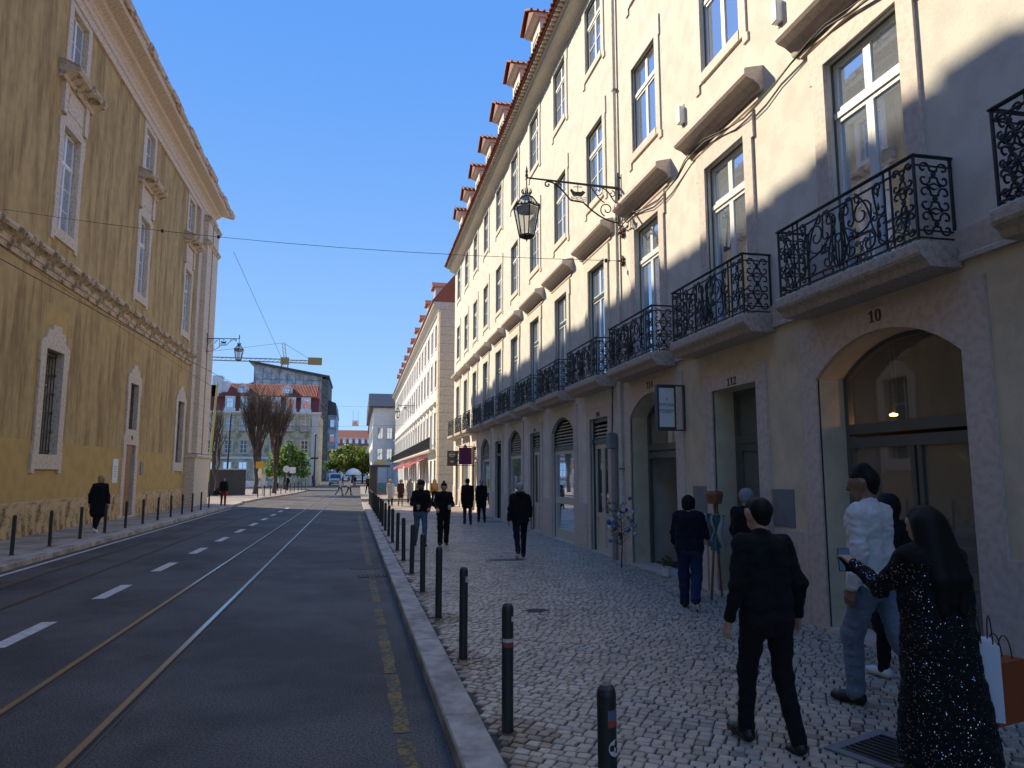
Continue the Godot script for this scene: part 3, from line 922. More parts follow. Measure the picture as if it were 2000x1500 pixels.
func right_houses() -> void:
	var wn := {"id": "n", "case": "sash_grey", "sash": "sash_white", "glass": "glass", "top": 0.62, "rows": 1, "cw": 0.03, "st": 0.055}
	var wn2 := {"id": "n2", "case": "sash_grey", "sash": "sash_white", "glass": "glass", "top": 0.55, "rows": 1, "cw": 0.03, "st": 0.05}
	var we := {"id": "e", "case": "sash_teal", "sash": "sash_white", "glass": "glass", "top": 0.66, "rows": 2, "tcase": true, "cw": 0.06}
	var we2 := {"id": "e2", "case": "sash_green", "sash": "sash_white", "glass": "glass", "top": 0.5, "rows": 2, "cw": 0.05}
	var we3 := {"id": "e3", "case": "sash_green", "sash": "sash_white", "glass": "glass", "top": 0.45, "rows": 2, "cw": 0.05}
	for which in 2:
		var near := which == 0
		var z1 := 9.0 if near else -14.1
		var z0 := -14.1 if near else -41.9
		var oz := (z0 + z1) / 2
		var h := thing("town_house", "cream town house with pinkish stone surrounds and plain white windows above the gift shop" if near else "long cream town house with teal window frames, dormers and a red tiled eave", "building", V(RX, 0, oz), -PI / 2, "houses on the right side of the street")
		var ks := range(-4, 3) if near else range(3, 12)
		var gops := []
		var uops := []
		for k in ks:
			var u := bay(k) - oz
			var arch: bool = posmod(k, 2) == 0
			gops.append([u, 2.15 if arch else 1.28, SW, 3.05 if arch else 3.2, 0.4 if arch else 0.0])
			uops.append([u, 1.2, 4.08, 6.84, 0.0])
			uops.append([u, 1.2, 8.5, 10.35, 0.0])
			uops.append([u, 1.22, 11.98, 13.75, 0.0])
		var trim: String = "lioz" if near else "cream_trim"
		part("shop_wall", h, wall(z0 - oz, z1 - oz, 0.0, 3.86, gops, 0.42 if near else 0.2), M.shop_cream if near else M.cream)
		part("wall", h, wall(z0 - oz, z1 - oz, 3.86, 14.1, uops, 0.2), M.cream)
		var core := MB.new()      # the body of the house behind the facade
		core.bx(z0 - oz, z1 - oz, 3.9, 14.2, -11, -0.75)
		core.bx(z0 - oz, z1 - oz, 0.0, 3.9, -11, -4.2)
		part("body", h, core, M.cream)
		for ue in [z0 - oz + 0.15, z1 - oz - 0.15]:
			var ends := MB.new()
			ends.bx(ue - 0.15, ue + 0.15, 0.0, 14.1, -4.2, -0.002)
			part("gable_wall", h, ends, M.cream)
		var band := MB.new()
		band.run(P2([-0.02, 3.86, 0.05, 3.86, 0.05, 3.90, 0.035, 3.92, 0.035, 4.16, 0.0, 4.18, -0.02, 4.18]), z0 - oz, z1 - oz)
		part("string_course", h, band, M.lioz)
		# stone dado between the openings
		var edges := [z0 - oz]
		for o in gops:
			edges.append(o[0] - o[1] / 2 - 0.30); edges.append(o[0] + o[1] / 2 + 0.30)
		edges.append(z1 - oz)
		edges.sort()
		for i in range(0, edges.size() - 1, 2):
			if edges[i + 1] - edges[i] < 0.05: continue
			var d := MB.new()
			d.bx(edges[i] + 0.003, edges[i + 1] - 0.003, 0.0, 1.2, -0.02, 0.035)
			part("dado_stone", h, d, M.lioz)
		for i in ks.size():
			var k: int = ks[i]
			var u := bay(k) - oz
			var arch: bool = posmod(k, 2) == 0
			part("surround", h, surround(gops[i], 0.30 if arch else 0.25, 0.03, 0.24 if arch else 0.26, 0.0), M.lioz)
			# upper windows
			part("surround", h, surround([u, 1.2, 4.18, 6.84, 0.0], 0.22, 0.04, 0.28, 0.05), M[trim])
			window(h, u, 4.1, 1.2, 2.74, wn if near else we, -0.10, "french_window")
			part("hood", h, keep("hood", func(): return hood(2.3)), M.lioz, V(u, 0, 0))
			balcony(h, u, "lioz_rough")
			for f in [[8.5, 1.85, wn2 if near else we2], [11.98, 1.77, wn2 if near else we3]]:
				part("surround", h, surround([u, 1.2, f[0], f[0] + f[1], 0.0], 0.19, 0.03, 0.34 if f[0] < 10 else 0.16, 0.04, 0.16), M[trim])
				window(h, u, f[0], 1.2, f[1], f[2], -0.08)
			# curtains behind the first-floor glass of the near house are drawn; panes there mirror the sky
			var o: Array = gops[i]
			var oi := [o[0], o[1], o[2], o[3], o[4]]
			if near:
				near_front(h, k, u, oi)
			else:
				far_front(h, k, u, oi)
		var co := MB.new()
		co.run(P2([-0.02, 13.92, 0.05, 13.92, 0.07, 13.99, 0.16, 14.04, 0.3, 14.08, 0.36, 14.12, 0.36, 14.2, 0.42, 14.24, 0.42, 14.28, -0.02, 14.3]), z0 - oz, z1 - oz)
		part("cornice", h, co, M.cream_trim)
		roof_right(h, z0 - oz, z1 - oz, ks, oz, near)
	street_fittings()

func roof_right(h: Node3D, u0: float, u1: float, ks: Array, oz: float, near: bool) -> void:
	var b := MB.new()
	b.run(P2([0.62, 14.36, -1.1, 17.3, -5.5, 19.6, -11, 15.0, -11, 14.2, 0.4, 14.28]), u0, u1)
	var roof := part("roof", h, b, M.roof_far)
	if near: return
	var under := keep("under_tile", func():
		var t := MB.new()
		var pth := []
		for i in 7: pth.append(PI * i / 6.0)
		for i in 6:
			var a: float = pth[i]
			var c: float = pth[i + 1]
			var A := V(cos(a) * 0.085, -sin(a) * 0.06, 0)
			var C := V(cos(c) * 0.085, -sin(c) * 0.06, 0)
			t.quad(A + V(0, 0, 0.20), C + V(0, 0, 0.20), C, A)
			t.quad(A, C, C + V(0, 0, 0.20), A + V(0, 0, 0.20))
			t.tri(A + V(0, 0, 0.20), V(0, 0.0, 0.20), C + V(0, 0, 0.20))
		return t)
	var cover := keep("cover_tile", func():
		var t := MB.new()
		for i in 6:
			var a := PI * i / 6.0
			var c := PI * (i + 1) / 6.0
			for s in 2:
				var r0 := 0.092 - 0.012 * s
				var r1 := 0.078 - 0.012 * s
				var A := V(cos(a) * r0, sin(a) * r0 * 0.8, 0.0)
				var C := V(cos(c) * r0, sin(c) * r0 * 0.8, 0.0)
				var A2 := V(cos(a) * r1, sin(a) * r1 * 0.8, -0.5)
				var C2 := V(cos(c) * r1, sin(c) * r1 * 0.8, -0.5)
				if s == 0: t.quad(A, C, C2, A2)
				else: t.quad(C, A, A2, C2)
			t.quad(V(cos(a) * 0.092, sin(a) * 0.0736, 0), V(cos(a) * 0.08, sin(a) * 0.064, 0), V(cos(c) * 0.08, sin(c) * 0.064, 0), V(cos(c) * 0.092, sin(c) * 0.0736, 0))
		return t)
	var tints := []
	for i in 5:
		var m: StandardMaterial3D = M.tile.duplicate()
		m.vertex_color_use_as_albedo = false
		m.albedo_color = Color(0.42 * rng.randf_range(0.6, 1.15), 0.115 * rng.randf_range(0.7, 1.2), 0.055).linear_to_srgb()
		tints.append(m)
	var slope := Basis(Vector3.RIGHT, 0.62)
	var n := int((u1 - u0) / 0.21)
	for i in n:
		var u := u0 + 0.1 + i * 0.21
		part("under_tile", roof, under, M.cream_trim, V(u, 14.32, 0.36))
		part("eave_tile", roof, cover, tints[rng.randi() % 5], V(u + rng.randf_range(-0.008, 0.008), 14.36 + rng.randf_range(-0.006, 0.006), 0.66 + rng.randf_range(-0.015, 0.015)), slope)
	# courses of barrel tiles up the slope, joined
	var up := MB.new()
	for i in n:
		var u := u0 + 0.1 + i * 0.21
		for j in 7:
			var o := V(u, 14.36 + 0.26 * (j + 1) * 1.15, 0.66 - 0.36 * (j + 1) * 0.5)
			for q in 4:
				var a := PI * q / 4.0
				var c := PI * (q + 1) / 4.0
				up.quad(o + slope * V(cos(a) * 0.09, sin(a) * 0.075, 0), o + slope * V(cos(c) * 0.09, sin(c) * 0.075, 0), o + slope * V(cos(c) * 0.08, sin(c) * 0.065, -0.42), o + slope * V(cos(a) * 0.08, sin(a) * 0.065, -0.42))
	tag(part("tile_courses", roof, up, tints[1]), "", "", "", "stuff")
	# dormers over the bays
	for k in ks:
		if k < 4: continue
		var dm := part("dormer", h, keep("dormer_wall", func():
			var w := wall(-0.62, 0.62, 14.5, 17.0, [[0.0, 0.8, 15.0, 16.55, 0.0]], 0.1, -0.05)
			w.bx(-0.62, -0.56, 14.5, 17.0, -2.2, -0.051); w.bx(0.56, 0.62, 14.5, 17.0, -2.2, -0.051)
			return w), M.cream_trim, V(bay(k) - oz, 0, 0))
		var tr := MB.new()
		tr.run(P2([0.0, 16.9, 0.1, 16.92, 0.2, 17.0, 0.2, 17.05, -2.2, 17.1, -2.2, 16.95]), -0.7, 0.7)
		part("dormer_cornice", dm, keep("dormer_c", func(): return tr), M.cream_trim)
		part("dormer_roof", dm, keep("dormer_r", func():
			var r := MB.new()
			for s in [-1.0, 1.0]:
				r.quad(V(s * 0.78, 17.02, 0.28), V(0, 17.5, 0.28), V(0, 17.5, -2.4), V(s * 0.78, 17.02, -2.4))
				r.quad(V(s * 0.78, 17.02, -2.4), V(0, 17.5, -2.4), V(0, 17.5, 0.28), V(s * 0.78, 17.02, 0.28))
				for t in 12:
					r.tube([V(s * (0.78 - 0.0), 17.04, 0.28 - t * 0.22), V(0, 17.53, 0.28 - t * 0.22)], 0.05, 5)
			r.tri(V(-0.78, 17.02, 0.2), V(0.78, 17.02, 0.2), V(0, 17.5, 0.2))
			return r), tints[0])
		far_window(dm, 0.0, 15.0, 0.8, 1.55, "sash_white", "glass", "dormer_window", 3)

func far_front(h: Node3D, k: int, u: float, o: Array) -> void:
	# shop fronts under the long house: arched ones with louvred heads and glazed screens, plain doors between
	var arch: bool = o[4] > 0
	var fr := arch_frame(o, 0.09, -0.30, -0.22)
	if arch:
		fr.bx(o[0] - o[1] / 2, o[0] + o[1] / 2, 2.55, 2.66, -0.31, -0.2)
		var f := part("shop_front", h, fr, M.sash_green, V(0, 0, 0.16))
		if k < 9: louvre(f, u, o[1] - 0.16, 2.66, o[3], o[4] - 0.06, -0.26)
		else: arch_pane(f, o, 2.66, 0.09, -0.26, "dark_glass")
		var sc := MB.new()
		var l: float = u - o[1] / 2 + 0.09
		var r: float = u + o[1] / 2 - 0.09
		sc.bx(l, l + 0.1, SW, 2.55, -0.3, -0.22); sc.bx(r - 0.1, r, SW, 2.55, -0.3, -0.22)
		sc.bx(l + 0.1, r - 0.1, SW, 0.42, -0.3, -0.22); sc.bx(l + 0.1, r - 0.1, 2.45, 2.55, -0.3, -0.22); sc.bx(l + 0.1, r - 0.1, 1.1, 1.28, -0.3, -0.22)
		part("screen", f, sc, M.door_cream)
		pane_rect("pane", f, l + 0.1, r - 0.1, 1.28, 2.45, -0.26, "glass")
		pane_rect("pane", f, l + 0.1, r - 0.1, 0.42, 1.1, -0.26, "glass")
	else:
		fr.bx(o[0] - o[1] / 2, o[0] + o[1] / 2, 2.62, 2.72, -0.31, -0.2)
		var f := part("house_door", h, fr, M.sash_green, V(0, 0, 0.16))
		if k == 7:      # a deep dark doorway
			pane_rect("door_leaf", f, u - 0.55, u + 0.55, SW, 3.1, -0.34, "grey_metal")
		else:
			louvre(f, u, o[1] - 0.16, 2.72, o[3] - 0.05, 0.0, -0.26)
			for s in [-1, 1]:
				var dl := MB.new()
				var a := 0.0
				var x0: float = minf(s * 0.003, s * 0.545)
				var x1: float = maxf(s * 0.003, s * 0.545)
				dl.bx(u + x0, u + x0 + 0.1, SW + 0.01, 2.62, -0.3, -0.24); dl.bx(u + x1 - 0.1, u + x1, SW + 0.01, 2.62, -0.3, -0.24)
				dl.bx(u + x0 + 0.1, u + x1 - 0.1, SW + 0.01, 0.25, -0.3, -0.24); dl.bx(u + x0 + 0.1, u + x1 - 0.1, 0.92, 1.02, -0.3, -0.24); dl.bx(u + x0 + 0.1, u + x1 - 0.1, 2.5, 2.62, -0.3, -0.24)
				dl.bx(u + x0 + 0.1, u + x1 - 0.1, 0.25, 0.92, -0.285, -0.26)
				part("door_leaf", f, dl, M.door_cream)
				pane_rect("pane", f, u + x0 + 0.1, u + x1 - 0.1, 1.02, 2.5, -0.27, "dark_glass")
			var hd := MB.new()
			hd.tube([V(u + 0.05, 1.12, -0.22), V(u + 0.05, 1.12, -0.19), V(u + 0.13, 1.12, -0.19)], 0.01, 6)
			part("handle", f, hd, M.iron)
		digits(h, str(98 + 2 * (7 - k)), u, 3.28, 0.11, 0.032, "rust")
	var st := MB.new()
	st.bx(u - o[1] / 2, u + o[1] / 2, 0.0, SW + 0.03, -0.42, 0.02)
	part("threshold", h, st, M.lioz)

func near_front(h: Node3D, k: int, u: float, o: Array) -> void:
	var arch: bool = o[4] > 0
	var st := MB.new()
	st.bx(u - o[1] / 2, u + o[1] / 2, 0.0, SW + 0.035, -0.45, 0.06)
	part("threshold", h, st, M.lioz)
	var fr := arch_frame(o, 0.07, -0.42, -0.35)
	var l: float = u - o[1] / 2
	var r: float = u + o[1] / 2
	fr.bx(l + 0.07, r - 0.07, 2.38, 2.5, -0.43, -0.34)
	if arch: fr.bx(l + 0.07, r - 0.07, 2.22, 2.34, -0.42, -0.35)
	var f := part("shop_front", h, fr, M.sash_grey)
	if arch:
		arch_pane(f, o, 2.5, 0.07, -0.39, "pane")
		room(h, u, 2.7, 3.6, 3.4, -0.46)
		if k == 0 or k == -2:
			for q in [[l + 0.07, u - 0.02], [u + 0.02, r - 0.07]]:
				var s := MB.new()
				s.bx(q[0], q[0] + 0.06, SW, 2.22, -0.42, -0.36); s.bx(q[1] - 0.06, q[1], SW, 2.22, -0.42, -0.36)
				s.bx(q[0] + 0.06, q[1] - 0.06, SW, SW + 0.1, -0.42, -0.36)
				part("screen", f, s, M.sash_grey)
				pane_rect("pane", f, q[0] + 0.06, q[1] - 0.06, SW + 0.1, 2.22, -0.39, "pane")
		digits(h, "10" if k == 0 else "114", u, 3.60, 0.13, 0.032, "rust")
	else:
		pane_rect("pane", f, l + 0.07, r - 0.07, 2.5, 3.13, -0.39, "pane")
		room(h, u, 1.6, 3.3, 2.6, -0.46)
		var d := MB.new()
		d.bx(l + 0.07, l + 0.17, SW, 2.38, -0.41, -0.36); d.bx(r - 0.17, r - 0.07, SW, 2.38, -0.41, -0.36)
		d.bx(l + 0.17, r - 0.17, SW, 0.3, -0.41, -0.36); d.bx(l + 0.17, r - 0.17, 2.26, 2.38, -0.41, -0.36)
		part("door_leaf", f, d, M.sash_grey)
		pane_rect("pane", f, l + 0.17, r - 0.17, 0.3, 2.26, -0.385, "pane")
		digits(h, "112" if k == 1 else "8", u, 3.28, 0.12, 0.032, "rust")
	# grey meter doors set in the dado either side of the plain doors
	if not arch:
		for s in [-1, 1]:
			var x: float = u + s * 1.16
			for q in [[1.24, 1.72, 0.0], [0.66, 1.17, 0.04]]:
				if q[2] > 0 and (s > 0 or k == 1): continue
				var b := MB.new()
				b.cbox(V(x, (q[0] + q[1]) / 2, q[2] + 0.008), V(0.46, q[1] - q[0], 0.03), 0.006)
				part("meter_door", h, b, M.grey_metal)

# ---------- the yellow palace on the left
func palace() -> void:
	var zn := 20.0
	var zf := -46.4
	var oz := -30.0
	var h := thing("yellow_palace", "long ochre yellow palace with barred windows and heavy weathered stone cornice", "building", V(LX, 0, oz), PI / 2)
	var U := func(z): return -(z - oz)
	var ua: float = U.call(zn)
	var ub: float = U.call(zf)
	var low := []
	var mid := []
	var zs := [-24.55, -40.8, -16.4, -8.2, 0.0, 8.2]
	for z in zs: low.append([U.call(z), 1.3, 2.5, 5.75, 0.0])
	var dz := -32.7
	low.append([U.call(dz), 1.25, SW, 3.12, 0.0])
	low.append([U.call(dz), 1.1, 3.75, 5.7, 0.0])
	for z in zs + [dz]:
		mid.append([U.call(z), 1.35, 9.6, 12.95, 0.0])
		mid.append([U.call(z), 1.3, 15.2, 16.95, 0.0])
	# lower storey: the foot of the wall was repainted up to about three metres
	part("wall_foot", h, clip_wall(ua, ub, 0.0, 2.9, low, 0.45), M.yellow_clean)
	part("lower_wall", h, clip_wall(ua, ub, 2.9, 8.05, low, 0.45), M.yellow)
	part("upper_wall", h, wall(ua, ub, 8.05, 17.3, mid, 0.22), M.yellow)
	# squares of fresh paint over two windows
	for q in [[-24.6, 1.7, 6.2, 7.15], [-40.6, 0.9, 6.4, 7.3]]:
		var pb := MB.new()
		var u: float = U.call(q[0])
		pb.bx(u - q[1] / 2, u + q[1] / 2, q[2], q[3], -0.01, 0.003)
		part("paint_patch", h, pb, M.yellow_clean)
	var body := MB.new()
	body.bx(ua, ub, 0.0, 17.3, -16, -0.9)
	body.bx(ub - 0.3, ub, 0.0, 17.3, -0.9, -0.002)
	part("body", h, body, M.yellow)
	var rf := MB.new()
	rf.run(P2([-0.1, 18.6, -7, 21.0, -16, 18.0, -16, 17.3, -0.1, 17.3]), ua, ub)
	part("roof", h, rf, M.roof_far)
	# dado of large blocks
	var x := ua
	while x < ub - 0.5:
		var l := rng.randf_range(1.1, 1.7)
		var a := x
		var b := minf(x + l, ub - 3.0)
		x += l
		if b - a < 0.2: break
		var du: float = U.call(dz)
		if b > du - 0.95 and a < du + 0.95:
			if a < du - 1.1: b = du - 0.95
			elif b > du + 1.1: a = du + 0.95
			else: continue
		var m := MB.new()
		m.cbox(V((a + b) / 2, 0.55, 0.02), V(b - a - 0.008, 1.1 + rng.randf_range(-0.01, 0.01), 0.10 + rng.randf_range(0, 0.012)), 0.012)
		part("dado_block", h, m, M.dado)
	var sc := MB.new()
	sc.run(P2([-0.02, 7.95, 0.06, 7.95, 0.08, 8.1, 0.12, 8.12, 0.12, 8.3, 0.2, 8.36, 0.3, 8.42, 0.34, 8.5, 0.34, 8.58, 0.24, 8.66, 0.1, 8.72, -0.02, 8.8]), ua, ub - 3.9)
	part("string_course", h, sc, M.old_stone)
	for z in zs: palace_window(h, U.call(z), false)
	palace_window(h, U.call(dz), true)
	for z in zs + [dz]: palace_upper(h, U.call(z), absf(z - dz) < 0.1)
	# entablature
	var en := MB.new()
	en.run(P2([-0.02, 17.15, 0.10, 17.15, 0.12, 17.4, 0.18, 17.44, 0.18, 17.62, 0.24, 17.68, 0.10, 17.72, 0.10, 18.05, 0.2, 18.12, 0.34, 18.18, 0.40, 18.28, 0.85, 18.36, 0.88, 18.5, 0.95, 18.6, -0.02, 18.75]), ua, ub + 0.5)
	part("entablature", h, en, M.old_stone_light)
	x = U.call(-8.0)
	while x < ub + 0.7:
		var l := rng.randf_range(0.7, 1.15)
		var m := MB.new()
		m.cbox(V(x + l / 2, 18.73 + rng.randf_range(-0.04, 0.05), 0.62 + rng.randf_range(-0.05, 0.06)), V(l - rng.randf_range(0.015, 0.06), rng.randf_range(0.24, 0.36), 0.8), 0.045, Basis(Vector3.BACK, rng.randf_range(-0.03, 0.03)) * Basis(Vector3.RIGHT, 0.2))
		part("gutter_stone", h, m, M.old_stone)
		x += l
	# corner pilasters on a tall pedestal
	var pu: float = U.call(-42.5)
	var pd := MB.new()
	pd.cbox(V(pu + 1.95, 1.4, 0.26), V(3.9, 2.8, 0.56), 0.02)
	pd.run(P2([-0.02, 2.8, 0.60, 2.8, 0.66, 2.9, 0.60, 3.0, -0.02, 3.06]), pu - 0.06, pu + 3.98)
	part("pedestal", h, pd, M.old_stone_light)
	for q in [[0.0, 0.8, 0.16], [0.8, 2.0, 0.42], [2.35, 3.9, 0.42]]:
		var y := 3.06
		while y < 17.0:
			var hh := minf(rng.randf_range(0.75, 1.0), 17.15 - y)
			var m := MB.new()
			m.cbox(V(pu + (q[0] + q[1]) / 2, y + hh / 2, q[2] / 2 - 0.03), V(q[1] - q[0] - 0.004, hh - 0.006, q[2] + 0.06), 0.01)
			part("pilaster_block", h, m, M.old_stone_light)
			y += hh
	var cap := MB.new()
	for yy in [15.3, 16.75]:
		cap.run(P2([-0.02, yy, 0.44, yy, 0.5, yy + 0.12, 0.56, yy + 0.18, 0.56, yy + 0.28, -0.02, yy + 0.32]), pu + 0.7, pu + 4.0)
	part("capital", h, cap, M.old_stone)
	# name plates by the door
	for q in [[-31.0, 1.55, 2.5, "white_board"], [-34.55, 1.85, 2.45, "grey_metal"]]:
		var m := MB.new()
		m.cbox(V(U.call(q[0]), (q[1] + q[2]) / 2, 0.02), V(0.62 if q[3] == "white_board" else 0.4, q[2] - q[1], 0.03), 0.005)
		var pl := part("name_plate", h, m, M[q[3]])
		if q[3] == "white_board":
			var t := MB.new()
			for k in 5: t.bx(U.call(q[0]) - 0.16, U.call(q[0]) + 0.16 - 0.05 * (k % 2), 1.78 + k * 0.1, 1.80 + k * 0.1, 0.035, 0.038)
			t.lathe([[0.0, 0.0], [0.05, 0.0]], V(U.call(q[0]), 2.36, 0.037), 10)
			part("print", pl, t, M.grey_metal)

func clip_wall(u0: float, u1: float, y0: float, y1: float, ops: Array, depth: float) -> MB:
	var c := []
	for o in ops:
		if o[3] <= y0 or o[2] >= y1: continue
		c.append([o[0], o[1], maxf(o[2], y0), minf(o[3], y1), 0.0])
	var b := MB.new()
	var us := [u0, u1]
	var ys := [y0, y1]
	for o in c:
		us.append(o[0] - o[1] / 2); us.append(o[0] + o[1] / 2); ys.append(o[2]); ys.append(o[3])
	us.sort(); ys.sort()
	for i in us.size() - 1:
		for j in ys.size() - 1:
			if us[i + 1] - us[i] < 0.001 or ys[j + 1] - ys[j] < 0.001: continue
			var cu: float = (us[i] + us[i + 1]) / 2
			var cy: float = (ys[j] + ys[j + 1]) / 2
			var hole := false
			for o in c:
				if absf(cu - o[0]) < o[1] / 2 and cy > o[2] and cy < o[3]: hole = true
			if not hole: b.quad(V(us[i], ys[j], 0), V(us[i + 1], ys[j], 0), V(us[i + 1], ys[j + 1], 0), V(us[i], ys[j + 1], 0))
	for o in c:
		var l: float = o[0] - o[1] / 2
		var r: float = o[0] + o[1] / 2
		b.quad(V(l, o[2], 0), V(l, o[2], -depth), V(l, o[3], -depth), V(l, o[3], 0))
		b.quad(V(r, o[2], -depth), V(r, o[2], 0), V(r, o[3], 0), V(r, o[3], -depth))
		if o[3] < y1 - 0.001: b.quad(V(l, o[3], -depth), V(r, o[3], -depth), V(r, o[3], 0), V(l, o[3], 0))
		if o[2] > y0 + 0.001: b.quad(V(l, o[2], 0), V(r, o[2], 0), V(r, o[2], -depth), V(l, o[2], -depth))
	return b

func grille(parent: Node3D, u: float, w: float, y0: float, y1: float, z: float) -> void:
	var n := 6
	for i in n:
		var m := keep("gbar_%.2f" % (y1 - y0), func():
			var b := MB.new()
			b.tube([V(0, 0, 0), V(0, y1 - y0, 0)], 0.016, 6)
			return b)
		part("bar", parent, m, M.iron, V(u - w / 2 + w * (i + 0.5) / n, y0, z))
	for i in 6:
		var m := keep("gcross_%.2f" % w, func():
			var b := MB.new()
			b.bx(-w / 2, w / 2, -0.025, 0.025, -0.008, 0.008)
			return b)
		part("crossbar", parent, m, M.iron, V(u, lerpf(y0 + 0.12, y1 - 0.12, i / 5.0), z))

# outline of a scrolled stone window frame, used front on
func frame_outline(w: float, y0: float, y1: float, top: float) -> PackedVector2Array:
	var a := PackedVector2Array()
	var h := w / 2
	for p in [[-h - 0.06, y0 - 0.12], [-h + 0.16, y0 - 0.12], [-h + 0.16, y0], [h - 0.16, y0], [h - 0.16, y0 - 0.12], [h + 0.06, y0 - 0.12], [h + 0.06, y0 + 0.5], [h, y0 + 0.55], [h, y1 - 0.8], [h + 0.05, y1 - 0.72], [h + 0.05, y1 - 0.12], [h * 0.72, y1 + 0.02], [h * 0.6, top - 0.18], [h * 0.34, top - 0.2], [h * 0.3, top], [-h * 0.3, top], [-h * 0.34, top - 0.2], [-h * 0.6, top - 0.18], [-h * 0.72, y1 + 0.02], [-h - 0.05, y1 - 0.12], [-h - 0.05, y1 - 0.72], [-h, y1 - 0.8], [-h, y0 + 0.55], [-h - 0.06, y0 + 0.5]]:
		a.append(Vector2(p[0], p[1]))
	return a
func holed(outline: PackedVector2Array, holes: Array, proud: float, back := -0.03) -> MB:   # stone frame with rectangular holes, by cutting it in strips
	var b := MB.new()
	var pieces := [outline]
	for h0 in holes:
		var hq := [h0[0] + 0.004, h0[1] - 0.004, h0[2] + 0.004, h0[3] - 0.004]
		var nxt := []
		for pc in pieces:
			# split the piece left, right, below and above of the hole
			for rect in [[-9, hq[0], -9, 30], [hq[1], 9, -9, 30], [hq[0], hq[1], -9, hq[2]], [hq[0], hq[1], hq[3], 30]]:
				for q in Geometry2D.intersect_polygons(pc, P2([rect[0], rect[2], rect[1], rect[2], rect[1], rect[3], rect[0], rect[3]])):
					nxt.append(q)
		pieces = nxt
	for q in pieces: b.prism(q, back, proud)
	return b

func palace_window(h: Node3D, u: float, door: bool) -> void:
	var m: Mesh
	if door:
		m = keep("palace_door_frame", func(): return holed(P2([-1.02, 0.0, 1.02, 0.0, 1.02, 2.3, 0.92, 2.6, 1.02, 3.3, 0.86, 3.65, 0.86, 5.2, 0.92, 5.35, 0.92, 6.0, 0.6, 6.1, 0.5, 6.3, 0.3, 6.34, 0.25, 6.5, -0.25, 6.5, -0.3, 6.34, -0.5, 6.3, -0.6, 6.1, -0.92, 6.0, -0.92, 5.35, -0.86, 5.2, -0.86, 3.65, -1.02, 3.3, -0.92, 2.6, -1.02, 2.3]), [[-0.625, 0.625, -9, 3.12], [-0.55, 0.55, 3.75, 5.7]], 0.07, -0.44))
	else:
		m = keep("palace_low_frame", func(): return holed(frame_outline(2.05, 2.05, 6.05, 6.55), [[-0.65, 0.65, 2.5, 5.75]], 0.07, -0.44))
	var f := part("stone_frame", h, m, M.old_stone_light, V(u, 0, 0))
	if door:
		var dl := MB.new()
		dl.bx(-0.6, 0.36, SW + 0.055, 3.1, -0.06, -0.01)
		for yy in [0.35, 1.3, 2.2]: dl.bx(-0.45, 0.22, yy, yy + 0.7, -0.01, 0.01)
		part("door_leaf", f, dl, M.wood_brown)
		var d2 := MB.new()      # the other leaf stands open inwards
		d2.bx(0.56, 0.61, SW, 3.1, -1.0, -0.38)
		part("door_leaf", f, d2, M.wood_brown)
		var sp := MB.new()
		sp.bx(-0.7, 0.7, 0.0, SW + 0.05, -0.5, 0.16)
		part("step", f, sp, M.old_stone_light)
		pane_rect("pane", f, -0.55, 0.55, 3.75, 5.7, -0.4, "dark_glass")
		grille(f, 0.0, 1.1, 3.75, 5.7, -0.12)
		var nb := MB.new()
		nb.lathe([[0.0, 0.0], [0.1, 0.0], [0.1, 0.01], [0.0, 0.012]], Vector3.ZERO, 10)
		part("number_plate", f, nb, M.rust, V(0, 3.42, 0.075), Basis(Vector3.RIGHT, PI / 2))
	else:
		var fr := MB.new()
		fr.bx(-0.03, 0.03, 2.5, 5.75, -0.42, -0.36); fr.bx(-0.65, 0.65, 4.7, 4.76, -0.42, -0.36)
		part("sash", f, fr, M.sash_white)
		pane_rect("pane", f, -0.65, 0.65, 2.5, 5.75, -0.41, "dark_glass")
		grille(f, 0.0, 1.3, 2.5, 5.75, -0.14)

func palace_upper(h: Node3D, u: float, ajar: bool) -> void:
	var f := part("stone_frame", h, keep("palace_up_frame", func():
		var b := holed(frame_outline(1.95, 9.25, 13.2, 13.55), [[-0.675, 0.675, 9.6, 12.95]], 0.06, -0.21)
		b.bx(-0.95, 0.95, 13.3, 14.25, -0.02, 0.05)
		b.bx(-1.0, -0.72, 13.25, 14.3, -0.02, 0.12); b.bx(0.72, 1.0, 13.25, 14.3, -0.02, 0.12)
		b.prism(P2([-0.6, 13.45, 0.6, 13.45, 0.5, 14.1, -0.5, 14.1]), 0.05, 0.075)
		return b), M.old_stone_light, V(u, 0, 0))
	part("hood", f, keep("palace_hood", func():
		var b := MB.new()
		b.run(P2([-0.02, 14.25, 0.14, 14.25, 0.2, 14.36, 0.34, 14.44, 0.5, 14.5, 0.56, 14.6, 0.56, 14.68, 0.3, 14.78, -0.02, 14.9]), -1.28, 1.28)
		return b), M.old_stone)
	part("attic_frame", f, keep("palace_attic", func():
		return holed(P2([-0.95, 14.85, 0.95, 14.85, 0.95, 17.15, -0.95, 17.15]), [[-0.65, 0.65, 15.2, 16.95]], 0.05, -0.21)), M.old_stone_light)
	var cf := {"id": "pal", "case": "old_stone", "sash": "sash_white", "glass": "glass", "top": 1.0, "rows": 3, "cw": 0.04, "st": 0.05}
	window(h, u, 9.6, 1.35, 3.35, cf, -0.15)
	var ca := {"id": "pala", "case": "old_stone", "sash": "sash_white", "glass": "old_glass", "top": 0.0, "rows": 2, "cw": 0.04, "st": 0.05}
	window(h, u, 15.2, 1.3, 1.75, ca, -0.14)

